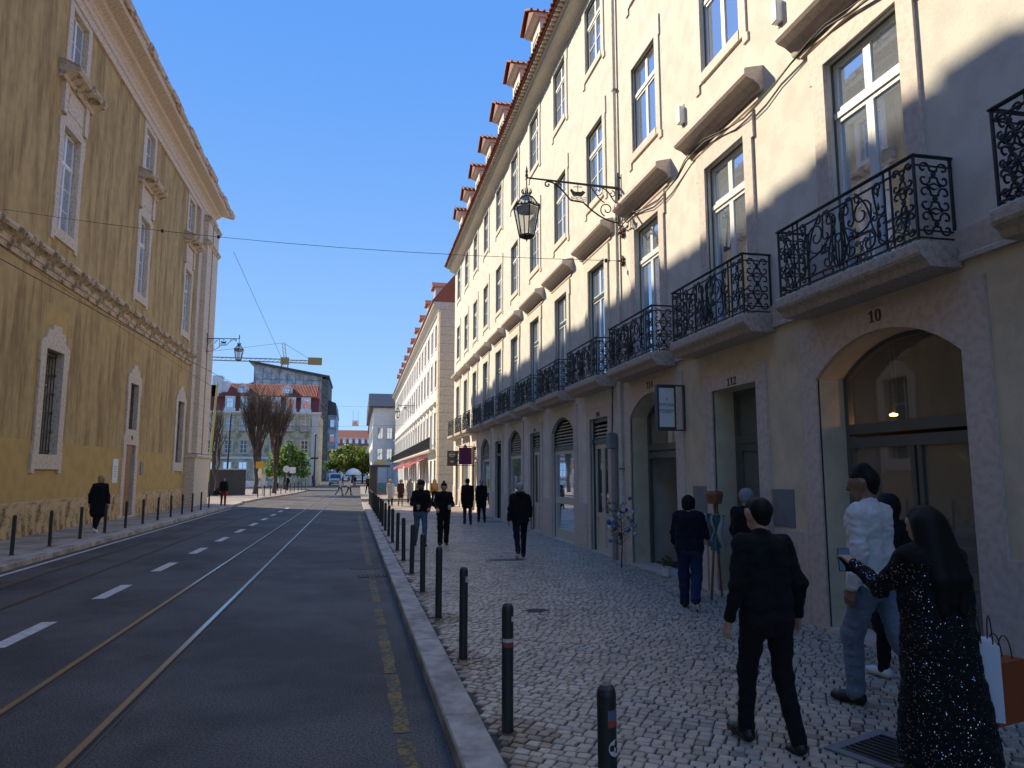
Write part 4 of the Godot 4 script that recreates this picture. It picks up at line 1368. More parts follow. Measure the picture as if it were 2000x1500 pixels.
# ---------- street lanterns, wires, bollards, signs
func lantern(label: String, at: Vector3, turn: float, reach: float) -> void:   # at: on the wall at arm height; local +z points away from the wall
	var t := thing("street_lantern", label, "street lamp", at, turn, "wall lanterns on iron arms")
	var arm := MB.new()
	arm.tube([V(0, 0, 0.02), V(0, 0.06, reach)], [0.032, 0.018], 8)
	arm.tube([V(0, -0.85, 0.06), V(0, 0.35, 0.06)], 0.022, 6)
	for y in [0.25, -0.15]: arm.tube([V(0, y, 0.06), V(0, y, -0.02)], 0.018, 6)
	part("arm", t, arm, M.iron)
	var sc := MB.new()
	var Z := func(pts): return pts.map(func(p): return V(0, p.y, p.x))
	sc.tube(Z.call(bez(Vector2(0.08, -0.78), Vector2(0.5, -0.75), Vector2(0.75, -0.45), Vector2(0.86, -0.38)) + [Vector2(1.12, -0.36)] + bez(Vector2(1.15, -0.34), Vector2(1.35, -0.1), Vector2(1.45, -0.0), Vector2(1.62, 0.02)) + spiral(Vector2(1.64, -0.05), 0.07, PI * 0.6, -6.0, 0.3, 12)), 0.017, 6)
	sc.tube(Z.call(spiral(Vector2(0.32, -0.5), 0.16, -PI * 0.4, 7.5, 0.25, 22)), 0.013, 6)
	sc.tube(Z.call(bez(Vector2(0.08, -0.35), Vector2(0.25, -0.25), Vector2(0.2, -0.1), Vector2(0.42, -0.02))), 0.013, 6)
	sc.tube(Z.call(spiral(Vector2(0.2, -0.14), 0.08, PI * 0.5, 6.5, 0.25, 16)), 0.011, 6)
	sc.tube(Z.call(bez(Vector2(0.37, -0.35), Vector2(0.5, -0.3), Vector2(0.6, -0.1), Vector2(0.68, -0.02))), 0.012, 6)
	sc.tube(Z.call(spiral(Vector2(0.52, -0.12), 0.09, PI, 6.5, 0.3, 16)), 0.011, 6)
	sc.tube([V(0, 0.03, 0.74), V(0, -0.5, 0.74)], 0.016, 6)
	sc.tube(Z.call(spiral(Vector2(1.38, -0.06), 0.06, 0.0, 6.5, 0.3, 14)), 0.011, 6)
	part("scroll_bracket", t, sc, M.iron)
	# the little ship over waves in the bracket
	var sh := MB.new()
	sh.prism(P2([0.80, -0.16, 0.86, -0.12, 0.9, -0.155, 1.05, -0.16, 1.12, -0.10, 1.14, -0.13, 1.08, -0.25, 0.88, -0.25]), -0.012, 0.012, Transform3D(Basis(Vector3.BACK, Vector3.UP, Vector3.LEFT), Vector3.ZERO))
	sh.tube([V(0, -0.16, 0.97), V(0, 0.0, 0.97)], 0.01, 5)
	sh.tube([V(0, -0.04, 0.87), V(0, -0.05, 1.07)], 0.008, 5)
	for k in 3:
		var w := []
		for i in 13: w.append(V(0, -0.275 - 0.035 * k + 0.012 * sin(i * 1.6 + k), 0.78 + 0.029 * i))
		sh.tube(w, 0.007, 5)
	part("ship_ornament", t, sh, M.iron)
	var o := V(0, 0, reach)
	var fr := MB.new()
	fr.tube([o + V(0, 0.05, 0), o + V(0, -0.32, 0)], 0.014, 6)
	fr.lathe([[0.0, 0.0], [0.03, 0.02], [0.035, 0.06], [0.02, 0.1], [0.032, 0.14], [0.0, 0.28]], o + V(0, 0.06, 0), 8)
	fr.tube([o + V(-0.09, 0.06, 0), o + V(0.09, 0.06, 0)], 0.012, 5)
	var B := -1.22      # bottom of the body below the arm
	for k in 6:
		var a := TAU * k / 6
		var d := V(cos(a), 0, sin(a))
		fr.tube([o + d * 0.285 + V(0, B + 0.62, 0), o + d * 0.16 + V(0, B, 0)], 0.014, 5)
		fr.tube([o + d * 0.285 + V(0, B + 0.62, 0), o + d * 0.13 + V(0, B + 0.84, 0)], 0.014, 5)
		fr.lathe([[0.0, 0.0], [0.016, 0.02], [0.0, 0.07]], o + d * 0.285 + V(0, B + 0.62, 0), 5)
		for j in 2:   # crown spikes
			var a2 := a + j * PI / 6
			var d2 := V(cos(a2), 0, sin(a2))
			fr.tube([o + d2 * 0.07 + V(0, B + 0.9, 0), o + d2 * 0.11 + V(0, B + 0.97, 0), o + d2 * 0.095 + V(0, B + 1.03, 0)], [0.012, 0.012, 0.004], 5)
		var e := V(cos(a + PI / 3), 0, sin(a + PI / 3))
		fr.tube([o + d * 0.285 + V(0, B + 0.62, 0), o + e * 0.285 + V(0, B + 0.62, 0)], 0.016, 5)
		fr.tube([o + d * 0.16 + V(0, B, 0), o + e * 0.16 + V(0, B, 0)], 0.018, 5)
		fr.tube([o + d * 0.13 + V(0, B + 0.84, 0), o + e * 0.13 + V(0, B + 0.84, 0)], 0.016, 5)
		for j in 4:   # little palmettes along the eaves
			var q: Vector3 = (d * 0.29).lerp(e * 0.29, (j + 0.5) / 4.0)
			fr.lathe([[0.014, 0.0], [0.018, 0.03], [0.0, 0.06]], o + q + V(0, B + 0.62, 0), 4)
	fr.lathe([[0.16, B - 0.02], [0.1, B - 0.05], [0.02, B - 0.07], [0.0, B - 0.14]], o, 6, 0.0, true)
	part("frame", t, fr, M.iron)
	var cap := MB.new()
	cap.lathe([[0.13, B + 0.84], [0.10, B + 0.87], [0.075, B + 0.92], [0.03, B + 0.94], [0.0, B + 0.96]], o, 8)
	cap.lathe([[0.12, B + 0.50], [0.2, B + 0.52], [0.235, B + 0.6], [0.12, B + 0.66], [0.0, B + 0.66]], o, 14)
	part("cap", t, cap, M.grey_metal)
	for k in 6:
		var a := TAU * k / 6
		var d := V(cos(a), 0, sin(a))
		var e := V(cos(a + PI / 3), 0, sin(a + PI / 3))
		var g := MB.new()
		g.quad(o + e * 0.155 + V(0, B + 0.01, 0), o + d * 0.155 + V(0, B + 0.01, 0), o + d * 0.278 + V(0, B + 0.61, 0), o + e * 0.278 + V(0, B + 0.61, 0))
		part("pane", t, g, M.lamp_glass)
		var g2 := MB.new()
		g2.quad(o + e * 0.278 + V(0, B + 0.63, 0), o + d * 0.278 + V(0, B + 0.63, 0), o + d * 0.13 + V(0, B + 0.83, 0), o + e * 0.13 + V(0, B + 0.83, 0))
		part("roof_pane", t, g2, M.lamp_glass)

func wire(called: String, label: String, pts: Array, r: float, grp := "overhead tram wires") -> Node3D:
	var b := MB.new()
	b.tube(pts, r, 5)
	var w := part(called, self, b, M.cable)
	tag(w, label, "wire", grp)
	return w
func sag(a: Vector3, b: Vector3, s: float, n := 10) -> Array:
	var o := []
	for i in n + 1:
		var t := i / float(n)
		o.append(a.lerp(b, t) + V(0, -s * 4 * t * (1 - t), 0))
	return o

func bollard_mesh() -> Array:
	if not cache.has("bollard"):
		var b := MB.new()
		b.lathe([[0.0, -0.05], [0.042, -0.05], [0.042, 0.80]], Vector3.ZERO, 16)
		var c := MB.new()
		c.lathe([[0.0425, 0.802], [0.0425, 0.845], [0.038, 0.868], [0.024, 0.884], [0.0, 0.888]], Vector3.ZERO, 16)
		var r := MB.new()
		r.lathe([[0.0422, 0.796], [0.0445, 0.797], [0.0445, 0.803], [0.0422, 0.804]], Vector3.ZERO, 16)
		var f := MB.new()
		f.lathe([[0.075, 0.0], [0.07, 0.008], [0.043, 0.012]], Vector3.ZERO, 16)
		cache.bollard = [b.mesh(), c.mesh(), r.mesh(), f.mesh()]
	return cache.bollard
func bollard(at: Vector3, label: String, grp: String, stick := 0) -> void:
	var t := thing("bollard", label, "bollard", at, rng.randf() * TAU, grp)
	t.rotation = V(rng.randf_range(-0.012, 0.012), t.rotation.y, rng.randf_range(-0.012, 0.012))
	var m := bollard_mesh()
	part("post", t, m[0], M.iron_green)
	part("cap", t, m[1], M.iron_green)
	part("ring", t, m[2], M.iron_green)
	part("collar", t, m[3], M.rust)
	if stick > 0:
		t.rotation.y = 0.0
		var P := func(a0: float, a1: float, y0: float, y1: float, col: Color, called: String):
			var b := MB.new()
			b.col = col
			for i in 6:
				var p := lerpf(a0, a1, i / 6.0)
				var q := lerpf(a0, a1, (i + 1) / 6.0)
				b.quad(V(sin(p) * 0.0428, y0, cos(p) * 0.0428), V(sin(q) * 0.0428, y0, cos(q) * 0.0428), V(sin(q) * 0.0428, y1, cos(q) * 0.0428), V(sin(p) * 0.0428, y1, cos(p) * 0.0428))
			part(called, t, b, M.paint)
		if stick == 1:     # two stickers: a red and blue strip and a round white one with a dark face drawing
			P.call(-0.2, 1.2, 0.745, 0.785, Color(0.10, 0.14, 0.24), "sticker")
			P.call(-0.2, 1.2, 0.715, 0.745, Color(0.36, 0.06, 0.05), "sticker")
			P.call(0.55, 1.2, 0.785, 0.793, Color(0.36, 0.06, 0.05), "sticker")
			var b := MB.new()
			b.col = Color(0.62, 0.62, 0.6)
			var ring := func(cx: float, cy: float, r: float, rad: float, n: int, mb: MB):
				for i in n:
					var p := TAU * i / n
					var q := TAU * (i + 1) / n
					var f := func(x, y): return V(sin(x / 0.0428) * rad, y, cos(x / 0.0428) * rad)
					mb.tri(f.call(cx, cy), f.call(cx + r * cos(p), cy + r * sin(p)), f.call(cx + r * cos(q), cy + r * sin(q)))
			ring.call(0.028, 0.63, 0.036, 0.0436, 18, b)
			b.col = Color(0.02, 0.02, 0.02)
			ring.call(0.030, 0.655, 0.008, 0.0440, 8, b)
			ring.call(0.030, 0.642, 0.012, 0.0440, 8, b)
			ring.call(0.036, 0.618, 0.010, 0.0440, 8, b)
			ring.call(0.020, 0.615, 0.004, 0.0440, 6, b)
			part("round_sticker", t, b, M.paint)
		elif stick == 2:
			P.call(-1.2, 1.2, 0.62, 0.645, Color(0.5, 0.5, 0.47), "sticker")
			P.call(-1.2, 1.2, 0.585, 0.62, Color(0.30, 0.05, 0.04), "sticker")
			P.call(0.5, 1.2, 0.76, 0.80, Color(0.6, 0.6, 0.6), "sticker")
		else:
			P.call(0.3, 1.3, 0.74, 0.80, Color(0.45, 0.46, 0.46), "sticker")

func text_part(parent: Node3D, txt: String, at: Vector3, size: float, m: Material, ba := Basis(), font := "Droid Sans") -> void:
	var t := TextMesh.new()
	var f := SystemFont.new()
	f.font_names = PackedStringArray([font])
	t.font = f
	t.text = txt
	t.font_size = 64
	t.pixel_size = size / 46.0
	t.depth = 0.002
	t.curve_step = 6.0
	part("lettering", parent, t, m, at, ba)

func street_fittings() -> void:
	# downpipe between the two houses, a grey conduit and its box
	var dp := thing("downpipe", "thin cream downpipe running down the joint between the two houses", "pipe", V(RX - 0.06, 0, -14.12))
	var pb := MB.new()
	pb.tube([V(0, 0.12, 0), V(0, 13.9, 0)], 0.04, 8)
	part("pipe", dp, pb, M.cream_trim)
	for y in [2.0, 4.6, 7.4, 10.4]:
		var cb := MB.new()
		cb.bx(-0.05, 0.06, y, y + 0.04, -0.055, 0.055)
		part("clip", dp, cb, M.grey_metal)
	var jb := thing("junction_box", "grey electric box on a conduit beside the louvred door", "electric box", V(RX - 0.04, 0, -14.55))
	var b := MB.new()
	b.cbox(V(-0.07, 2.62, 0), V(0.16, 0.34, 0.26), 0.012)
	part("box", jb, b, M.grey_metal)
	b = MB.new()
	b.bx(-0.05, 0.03, 0.1, 2.44, -0.10, 0.10)
	part("conduit", jb, b, M.pipe_grey)
	b = MB.new()
	for o in [-0.03, 0.02]: b.tube([V(-0.05, 2.78, o), V(-0.04, 3.2, o + 0.03), V(-0.03, 3.8, o + 0.02), V(0.02, 3.9, o)], 0.008, 5)
	part("cable", jb, b, M.cable)
	# cables looped along the hoods of the near house
	var cp := []
	for k in range(-3, 3):
		var z := bay(k)
		for i in 8:
			var t := i / 8.0
			cp.append(V(RX - 0.05 - 0.06 * sin(t * PI) * (1.0 if i % 2 else 0.6), 7.12 - 0.10 * sin(t * TAU) + 0.03 * sin(k * 2.0), z + 1.5 - 3.05 * t))
	cp.append(V(RX - 0.04, 7.05, -14.1))
	var wb := MB.new()
	wb.tube(cp, 0.014, 5)
	wb.tube(cp.map(func(p): return p + V(-0.02, 0.045 * sin(p.z * 1.7), 0)), 0.009, 5)
	var cab := part("facade_cable", self, wb, M.cable)
	tag(cab, "black cables looped under the window hoods of the near cream house", "cable")
	var sens := thing("alarm_box", "small white box on the cream wall beside a window hood", "alarm box", V(RX, 8.15, -10.9), 0.0, "small boxes on the wall")
	b = MB.new()
	b.cbox(V(-0.05, 0, 0), V(0.1, 0.3, 0.14), 0.012)
	part("case", sens, b, M.white_board)
	b = MB.new()
	b.bx(-0.01, 0.0, -0.2, 0.2, -0.05, 0.05)
	part("bracket", sens, b, M.grey_metal)
	var s2 := sens.duplicate()
	s2.name = "alarm_box_001"
	add_child(s2)
	s2.position = V(RX, 8.1, -7.95)
	s2.set_meta("label", "small white box high on the wall over the arched shop number ten")
	# anchor rosettes of the span wires
	for a in [[V(RX, 6.42, -13.9), "bronze wall rosette holding the span wire below the lantern"], [V(RX, 7.02, -13.85), "small bronze wall hook under the lantern bracket"]]:
		var ro := thing("wire_rosette", a[1], "wire anchor", a[0])
		b = MB.new()
		for k in 6:
			var an := TAU * k / 6
			b.lathe([[0.0, -0.06], [0.035, 0.0], [0.0, 0.07]], V(-0.03, cos(an) * 0.07, sin(an) * 0.07), 6)
		part("rosette", ro, b, M.rust)
		b = MB.new()
		b.tube([V(0, 0, 0), V(-0.14, 0, 0)], 0.02, 6)
		part("hook", ro, b, M.rust)
	lantern("black iron lantern with a little ship on its arm, fixed to the cream houses", V(RX, 8.08, -14.0), -PI / 2, 2.1)
	lantern("black iron lantern on a scrolled arm at the corner of the yellow palace", V(LX + 0.43, 9.85, -44.2), PI / 2, 1.85)
	lantern("distant black lantern on an arm over the red awnings", V(RX, 8.9, -74.0), -PI / 2, 1.7)
	# tram wires: two span wires and the contact wire with its hangers
	wire("span_wire", "thin span wire from the yellow palace across to the bronze rosette", [V(LX, 8.93, -20.7)] + sag(V(LX + 0.1, 8.93, -20.7), V(RX - 0.14, 6.42, -13.9), 0.25) , 0.006)
	wire("contact_wire", "long tram contact wire running down the street above the rails", sag(V(-6.6, 5.6, -4.0), V(-5.2, 6.3, -50.0), 0.1, 6) + sag(V(-5.2, 6.3, -50.0), V(-4.6, 6.2, -100.0), 0.2, 6), 0.009)
	wire("contact_wire", "second tram wire sloping from the palace corner down to the far poles", [V(-9.0, 17.3, -51.0), V(-5.4, 6.4, -96.0)], 0.014)
	wire("contact_wire", "tram wire clipped along the stone band of the palace", sag(V(LX + 0.5, 8.2, -2.0), V(LX + 0.9, 7.0, -44.0), 0.2), 0.007)
	wire("span_wire", "far span wire carrying a square sign over the street", sag(V(-9.0, 9.6, -80.0), V(RX, 8.6, -70.0), 0.3), 0.008)
	wire("span_wire", "low far span wire over the square between the tram poles", sag(V(-22.0, 7.4, -84.0), V(RX, 7.6, -84.0), 0.3), 0.012)
	var ins := MB.new()
	for q in [0.40, 0.30, 0.985]:
		var p: Vector3 = V(LX + 0.1, 8.93, -20.7).lerp(V(RX - 0.14, 6.42, -13.9), q)
		p.y -= 0.25 * 4 * q * (1 - q)
		ins.lathe([[0.0, -0.05], [0.035, -0.03], [0.035, 0.03], [0.0, 0.05]], p, 8)
	tag(part("insulators", self, ins, M.cable), "dark insulators strung on the span wire", "insulator")
	# bollards
	for k in 21:
		var z := -3.1 - 2.03 * k
		var lab := "dark green iron bollard in the row along the right-hand kerb"
		if k == 0: lab = "dark iron bollard with a round white sticker of a face and a red strip"
		elif k == 1: lab = "dark iron bollard with a white and red band sticker near its top"
		elif k == 2: lab = "dark iron bollard with one pale sticker just under its cap"
		bollard(V(kx(z) + 0.39, SW - 0.004, z), lab, "bollards along the right kerb", k + 1 if k < 3 else 0)
	for k in 14:
		var z := -14.0 - 2.05 * k
		bollard(V(lkx(z) - 0.66, SW - 0.004, z), "dark green iron bollard on the pavement in front of the yellow palace", "bollards before the palace")
	for k in 11:
		bollard(V(-7.6 + 0.18 * k, 0.105, -58.0 - 2.4 * k), "small iron bollard at the edge of the sunny square", "bollards round the square")
	# hanging shop signs
	var sg := thing("hanging_sign", "white shop sign with craft shop lettering in a black frame under the balconies", "sign", V(4.88, 0, -11.2))
	b = MB.new()
	b.bx(0.0, 0.34, 2.64, 3.42, -0.05, 0.05)
	part("panel", sg, b, M.dark_grey)
	b = MB.new()
	b.bx(0.035, 0.305, 2.70, 3.36, 0.05, 0.055)
	part("face", sg, b, M.white_board)
	b = MB.new()
	for q in [[0.34, 0.52, 3.40, 3.42], [0.34, 0.52, 2.64, 2.66], [0.49, 0.52, 2.66, 3.40]]: b.bx(q[0], q[1], q[2], q[3], -0.03, 0.03)
	part("bracket", sg, b, M.dark_grey)
	for q in [["A", 3.17, 0.05], ["PORTUGAL", 3.075, 0.052], ["ARTESANATO", 2.975, 0.046]]:
		text_part(sg, q[0], V(0.17, q[1], 0.057), q[2], M.dark_grey, Basis.from_scale(V(0.78, 1, 1)))
	b = MB.new()
	b.bx(0.08, 0.26, 2.935, 2.943, 0.055, 0.057)
	part("rule", sg, b, M.dark_grey)
	var s3 := thing("hanging_sign", "plain magenta shop sign hung out from the far end of the cream house", "sign", V(4.6, 0, -33.7))
	b = MB.new()
	b.bx(0.0, 0.62, 2.35, 3.15, -0.03, 0.03)
	b.col = Color(0.17, 0.02, 0.09)
	var mg := MB.new()
	mg.col = Color(0.17, 0.02, 0.09)
	mg.bx(0.0, 0.62, 2.35, 3.15, -0.03, 0.03)
	part("panel", s3, mg, M.paint)
	b = MB.new()
	for y in [3.2, 2.3]: b.tube([V(-0.05, y, 0), V(0.8, y, 0)], 0.015, 6)
	part("bracket", s3, b, M.iron)
	var s4 := thing("hanging_sign", "black square shop sign with a white oval mark at the end of the house", "sign", V(4.82, 0, -40.2))
	b = MB.new()
	b.bx(0.0, 0.56, 2.35, 3.2, -0.04, 0.04)
	part("panel", s4, b, M.dark_grey)
	b = MB.new()
	var el := []
	for i in 20: el.append(V(0.28 + 0.17 * cos(TAU * i / 20), 2.98 + 0.11 * sin(TAU * i / 20), 0.045))
	b.tube(el, 0.012, 5, true)
	b.bx(0.15, 0.41, 2.96, 3.0, 0.04, 0.046)
	b.bx(0.16, 0.40, 2.60, 2.63, 0.04, 0.046); b.bx(0.2, 0.36, 2.54, 2.56, 0.04, 0.046)
	part("emblem", s4, b, M.white_board)
	shop_goods()

func shop_goods() -> void:
	# twig tree hung with baubles at the door of the gift shop
	var t := thing("bauble_tree", "bare twig tree hung with blue and white baubles beside the gift shop door", "decoration tree", V(4.98, SW, -13.25))
	var tw := MB.new()
	var tips := []
	tw.tube([V(0, 0, 0), V(0.02, 0.5, 0.01), V(0.0, 1.1, 0.0)], [0.016, 0.013, 0.008], 5)
	for i in 46:
		var y := rng.randf_range(0.35, 1.2)
		var a := rng.randf() * TAU
		var l := rng.randf_range(0.18, 0.42) * (1.25 - 0.4 * y)
		var d := V(cos(a), rng.randf_range(0.2, 0.9), sin(a)).normalized()
		var e := V(0, y, 0) + d * l
		tw.tube([V(0, y, 0), V(0, y, 0) + d * l * 0.5 + V(0, 0.02, 0), e], [0.006, 0.004, 0.002], 4)
		tips.append(e)
	part("twigs", t, tw, M.bark)
	for i in 34:
		var b := keep("bauble", func():
			var q := MB.new()
			q.lathe([[0.0, -0.04], [0.02, -0.035], [0.035, -0.02], [0.04, 0.0], [0.035, 0.02], [0.02, 0.035], [0.0, 0.04]], Vector3.ZERO, 10)
			return q)
		var m: Material = M["b%d" % (i % 4)]
		part("bauble", t, b, m, tips[i] - V(0, 0.035, 0))
	# rack of small tiles and magnets inside the open door
	var rk := thing("souvenir_rack", "dark rack of pale souvenir magnets just inside the gift shop", "display rack", V(RX + 0.75, SW + 0.025, -12.35))
	var b := MB.new()
	b.bx(-0.03, 0.03, 0.0, 1.75, -0.32, 0.32)
	part("board", rk, b, M.dark_grey)
	for i in 12:
		for j in 7:
			var q := keep("magnet", func():
				var z := MB.new()
				z.cbox(Vector3.ZERO, V(0.012, 0.05, 0.055), 0.004)
				return z)
			part("magnet", rk, q, M["b%d" % ((i * 3 + j) % 4)] if rng.randf() < 0.4 else M.white_board, V(-0.04, 0.62 + i * 0.09, -0.26 + j * 0.086), Basis(Vector3.RIGHT, rng.randf_range(-0.2, 0.2)))
	# wooden pole stand with scarves and a basket, a flower pot and a plastic bag
	var st := thing("scarf_stand", "wooden stand hung with blue and green striped scarves before door 112", "display stand", V(5.1, SW, -9.75))
	b = MB.new()
	b.tube([V(-0.12, 0.0, 0.1), V(0.06, 1.42, -0.02)], 0.018, 6)
	b.tube([V(0.18, 0.0, -0.15), V(0.02, 1.35, 0.0)], 0.016, 6)
	b.tube([V(0.02, 1.2, -0.3), V(0.02, 1.2, 0.3)], 0.014, 6)
	part("poles", st, b, M.wood_brown)
	for i in 11:
		var sc := MB.new()
		var z := -0.28 + i * 0.055
		var l := rng.randf_range(0.35, 0.62)
		var pts := []
		for j in 7: pts.append(V(-0.02 - 0.03 * sin(j * 1.3 + i), 1.21 - l * j / 6.0, z + 0.012 * sin(j * 0.9 + i)))
		sc.tube(pts, [0.02, 0.03, 0.034, 0.033, 0.036, 0.034, 0.02], 6)
		part("scarf", st, sc, M["s%d" % (i % 4)])
	b = MB.new()
	b.lathe([[0.0, 1.36], [0.1, 1.36], [0.13, 1.5], [0.11, 1.54]], V(0.03, 0, 0.0), 10)
	part("basket", st, b, M.wood_brown)
	var fp := thing("flower_pot", "small pale pot of flowers on the step of the gift shop", "flower pot", V(5.28, SW + 0.03, -11.85))
	b = MB.new()
	b.lathe([[0.0, 0.0], [0.06, 0.0], [0.085, 0.16], [0.075, 0.16], [0.07, 0.13], [0.0, 0.13]], Vector3.ZERO, 12)
	part("pot", fp, b, M.white_board)
	b = MB.new()
	for i in 60:
		var d := V(rng.randf_range(-1, 1), rng.randf_range(0.2, 1.4), rng.randf_range(-1, 1)).normalized()
		var c := V(0, 0.15, 0) + d * rng.randf_range(0.04, 0.17)
		b.col = [Color(0.05, 0.1, 0.03), Color(0.06, 0.13, 0.04), Color(0.4, 0.1, 0.05), Color(0.45, 0.3, 0.2)][rng.randi() % 4]
		var s := d.cross(Vector3.UP).normalized() * 0.022
		b.quad(c - s, c + s, c + s * 0.4 + d * 0.05, c - s * 0.4 + d * 0.05)
	part("flowers", fp, b, M.leaf)
	# a few spotlights and goods in the arched shop
	var sp := thing("shop_spotlight", "small lit spotlight hanging in the arched shop window", "spotlight", V(RX + 0.75, 2.62, -7.2))
	b = MB.new()
	b.tube([V(0, 0.8, 0), V(0, 0.12, 0), V(-0.05, 0.0, 0.02)], 0.025, 8)
	part("arm", sp, b, M.dark_grey)
	b = MB.new()
	b.lathe([[0.0, 0.0], [0.04, 0.0], [0.045, 0.02], [0.0, 0.03]], V(-0.06, -0.03, 0.03), 10)
	part("bulb", sp, b, M.warm_lamp)
	var lt := OmniLight3D.new()
	lt.name = "spot_glow"
	lt.light_color = Color(1, 0.72, 0.4)
	lt.light_energy = 0.012
	lt.light_size = 0.05
	lt.omni_range = 6.0
	lt.shadow_enabled = true
	lt.position = V(-0.08, -0.08, 0.03)
	sp.add_child(lt)
	var sh := thing("shop_shelf", "warm wooden shelf of souvenirs at the back of the arched shop", "shelf", V(RX + 1.9, SW + 0.025, -6.2))
	b = MB.new()
	for y in [0.5, 0.95, 1.4, 1.85]: b.bx(-0.15, 0.15, y, y + 0.03, -0.9, 0.9)
	for z in [-0.9, 0.9]: b.bx(-0.15, 0.15, 0.0, 2.2, z - 0.02, z + 0.02)
	b.bx(0.13, 0.15, 0.0, 2.2, -0.88, 0.88)
	part("shelves", sh, b, M.wood_brown)
	for i in 40:
		var y: float = [0.53, 0.98, 1.43, 1.88][i % 4]
		var q := MB.new()
		var w := rng.randf_range(0.03, 0.07)
		q.lathe([[0.0, 0.0], [w, 0.0], [w * 1.1, 0.08], [w * 0.5, rng.randf_range(0.12, 0.22)], [0.0, 0.22]], V(-0.03, y, -0.8 + (i / 4) * 0.17), 8)
		part("souvenir", sh, q, M[["b0", "b1", "b2", "s1", "door_cream", "bag_orange"][rng.randi() % 6]])
	var bd := thing("swallow_ornament", "small green ceramic swallow hung in the arched shop window", "ornament", V(RX + 0.6, 2.08, -6.1))
	b = MB.new()
	b.lathe([[0.0, -0.07], [0.025, -0.02], [0.022, 0.03], [0.0, 0.07]], Vector3.ZERO, 8)
	part("body", bd, b, M.s1)
	b = MB.new()
	for s in [-1.0, 1.0]:
		b.prism(P2([0, 0.03, s * 0.12, 0.06, s * 0.05, -0.02]), -0.006, 0.006, Transform3D(Basis(Vector3.UP, PI / 2), Vector3.ZERO))
	part("wings", bd, b, M.s1)

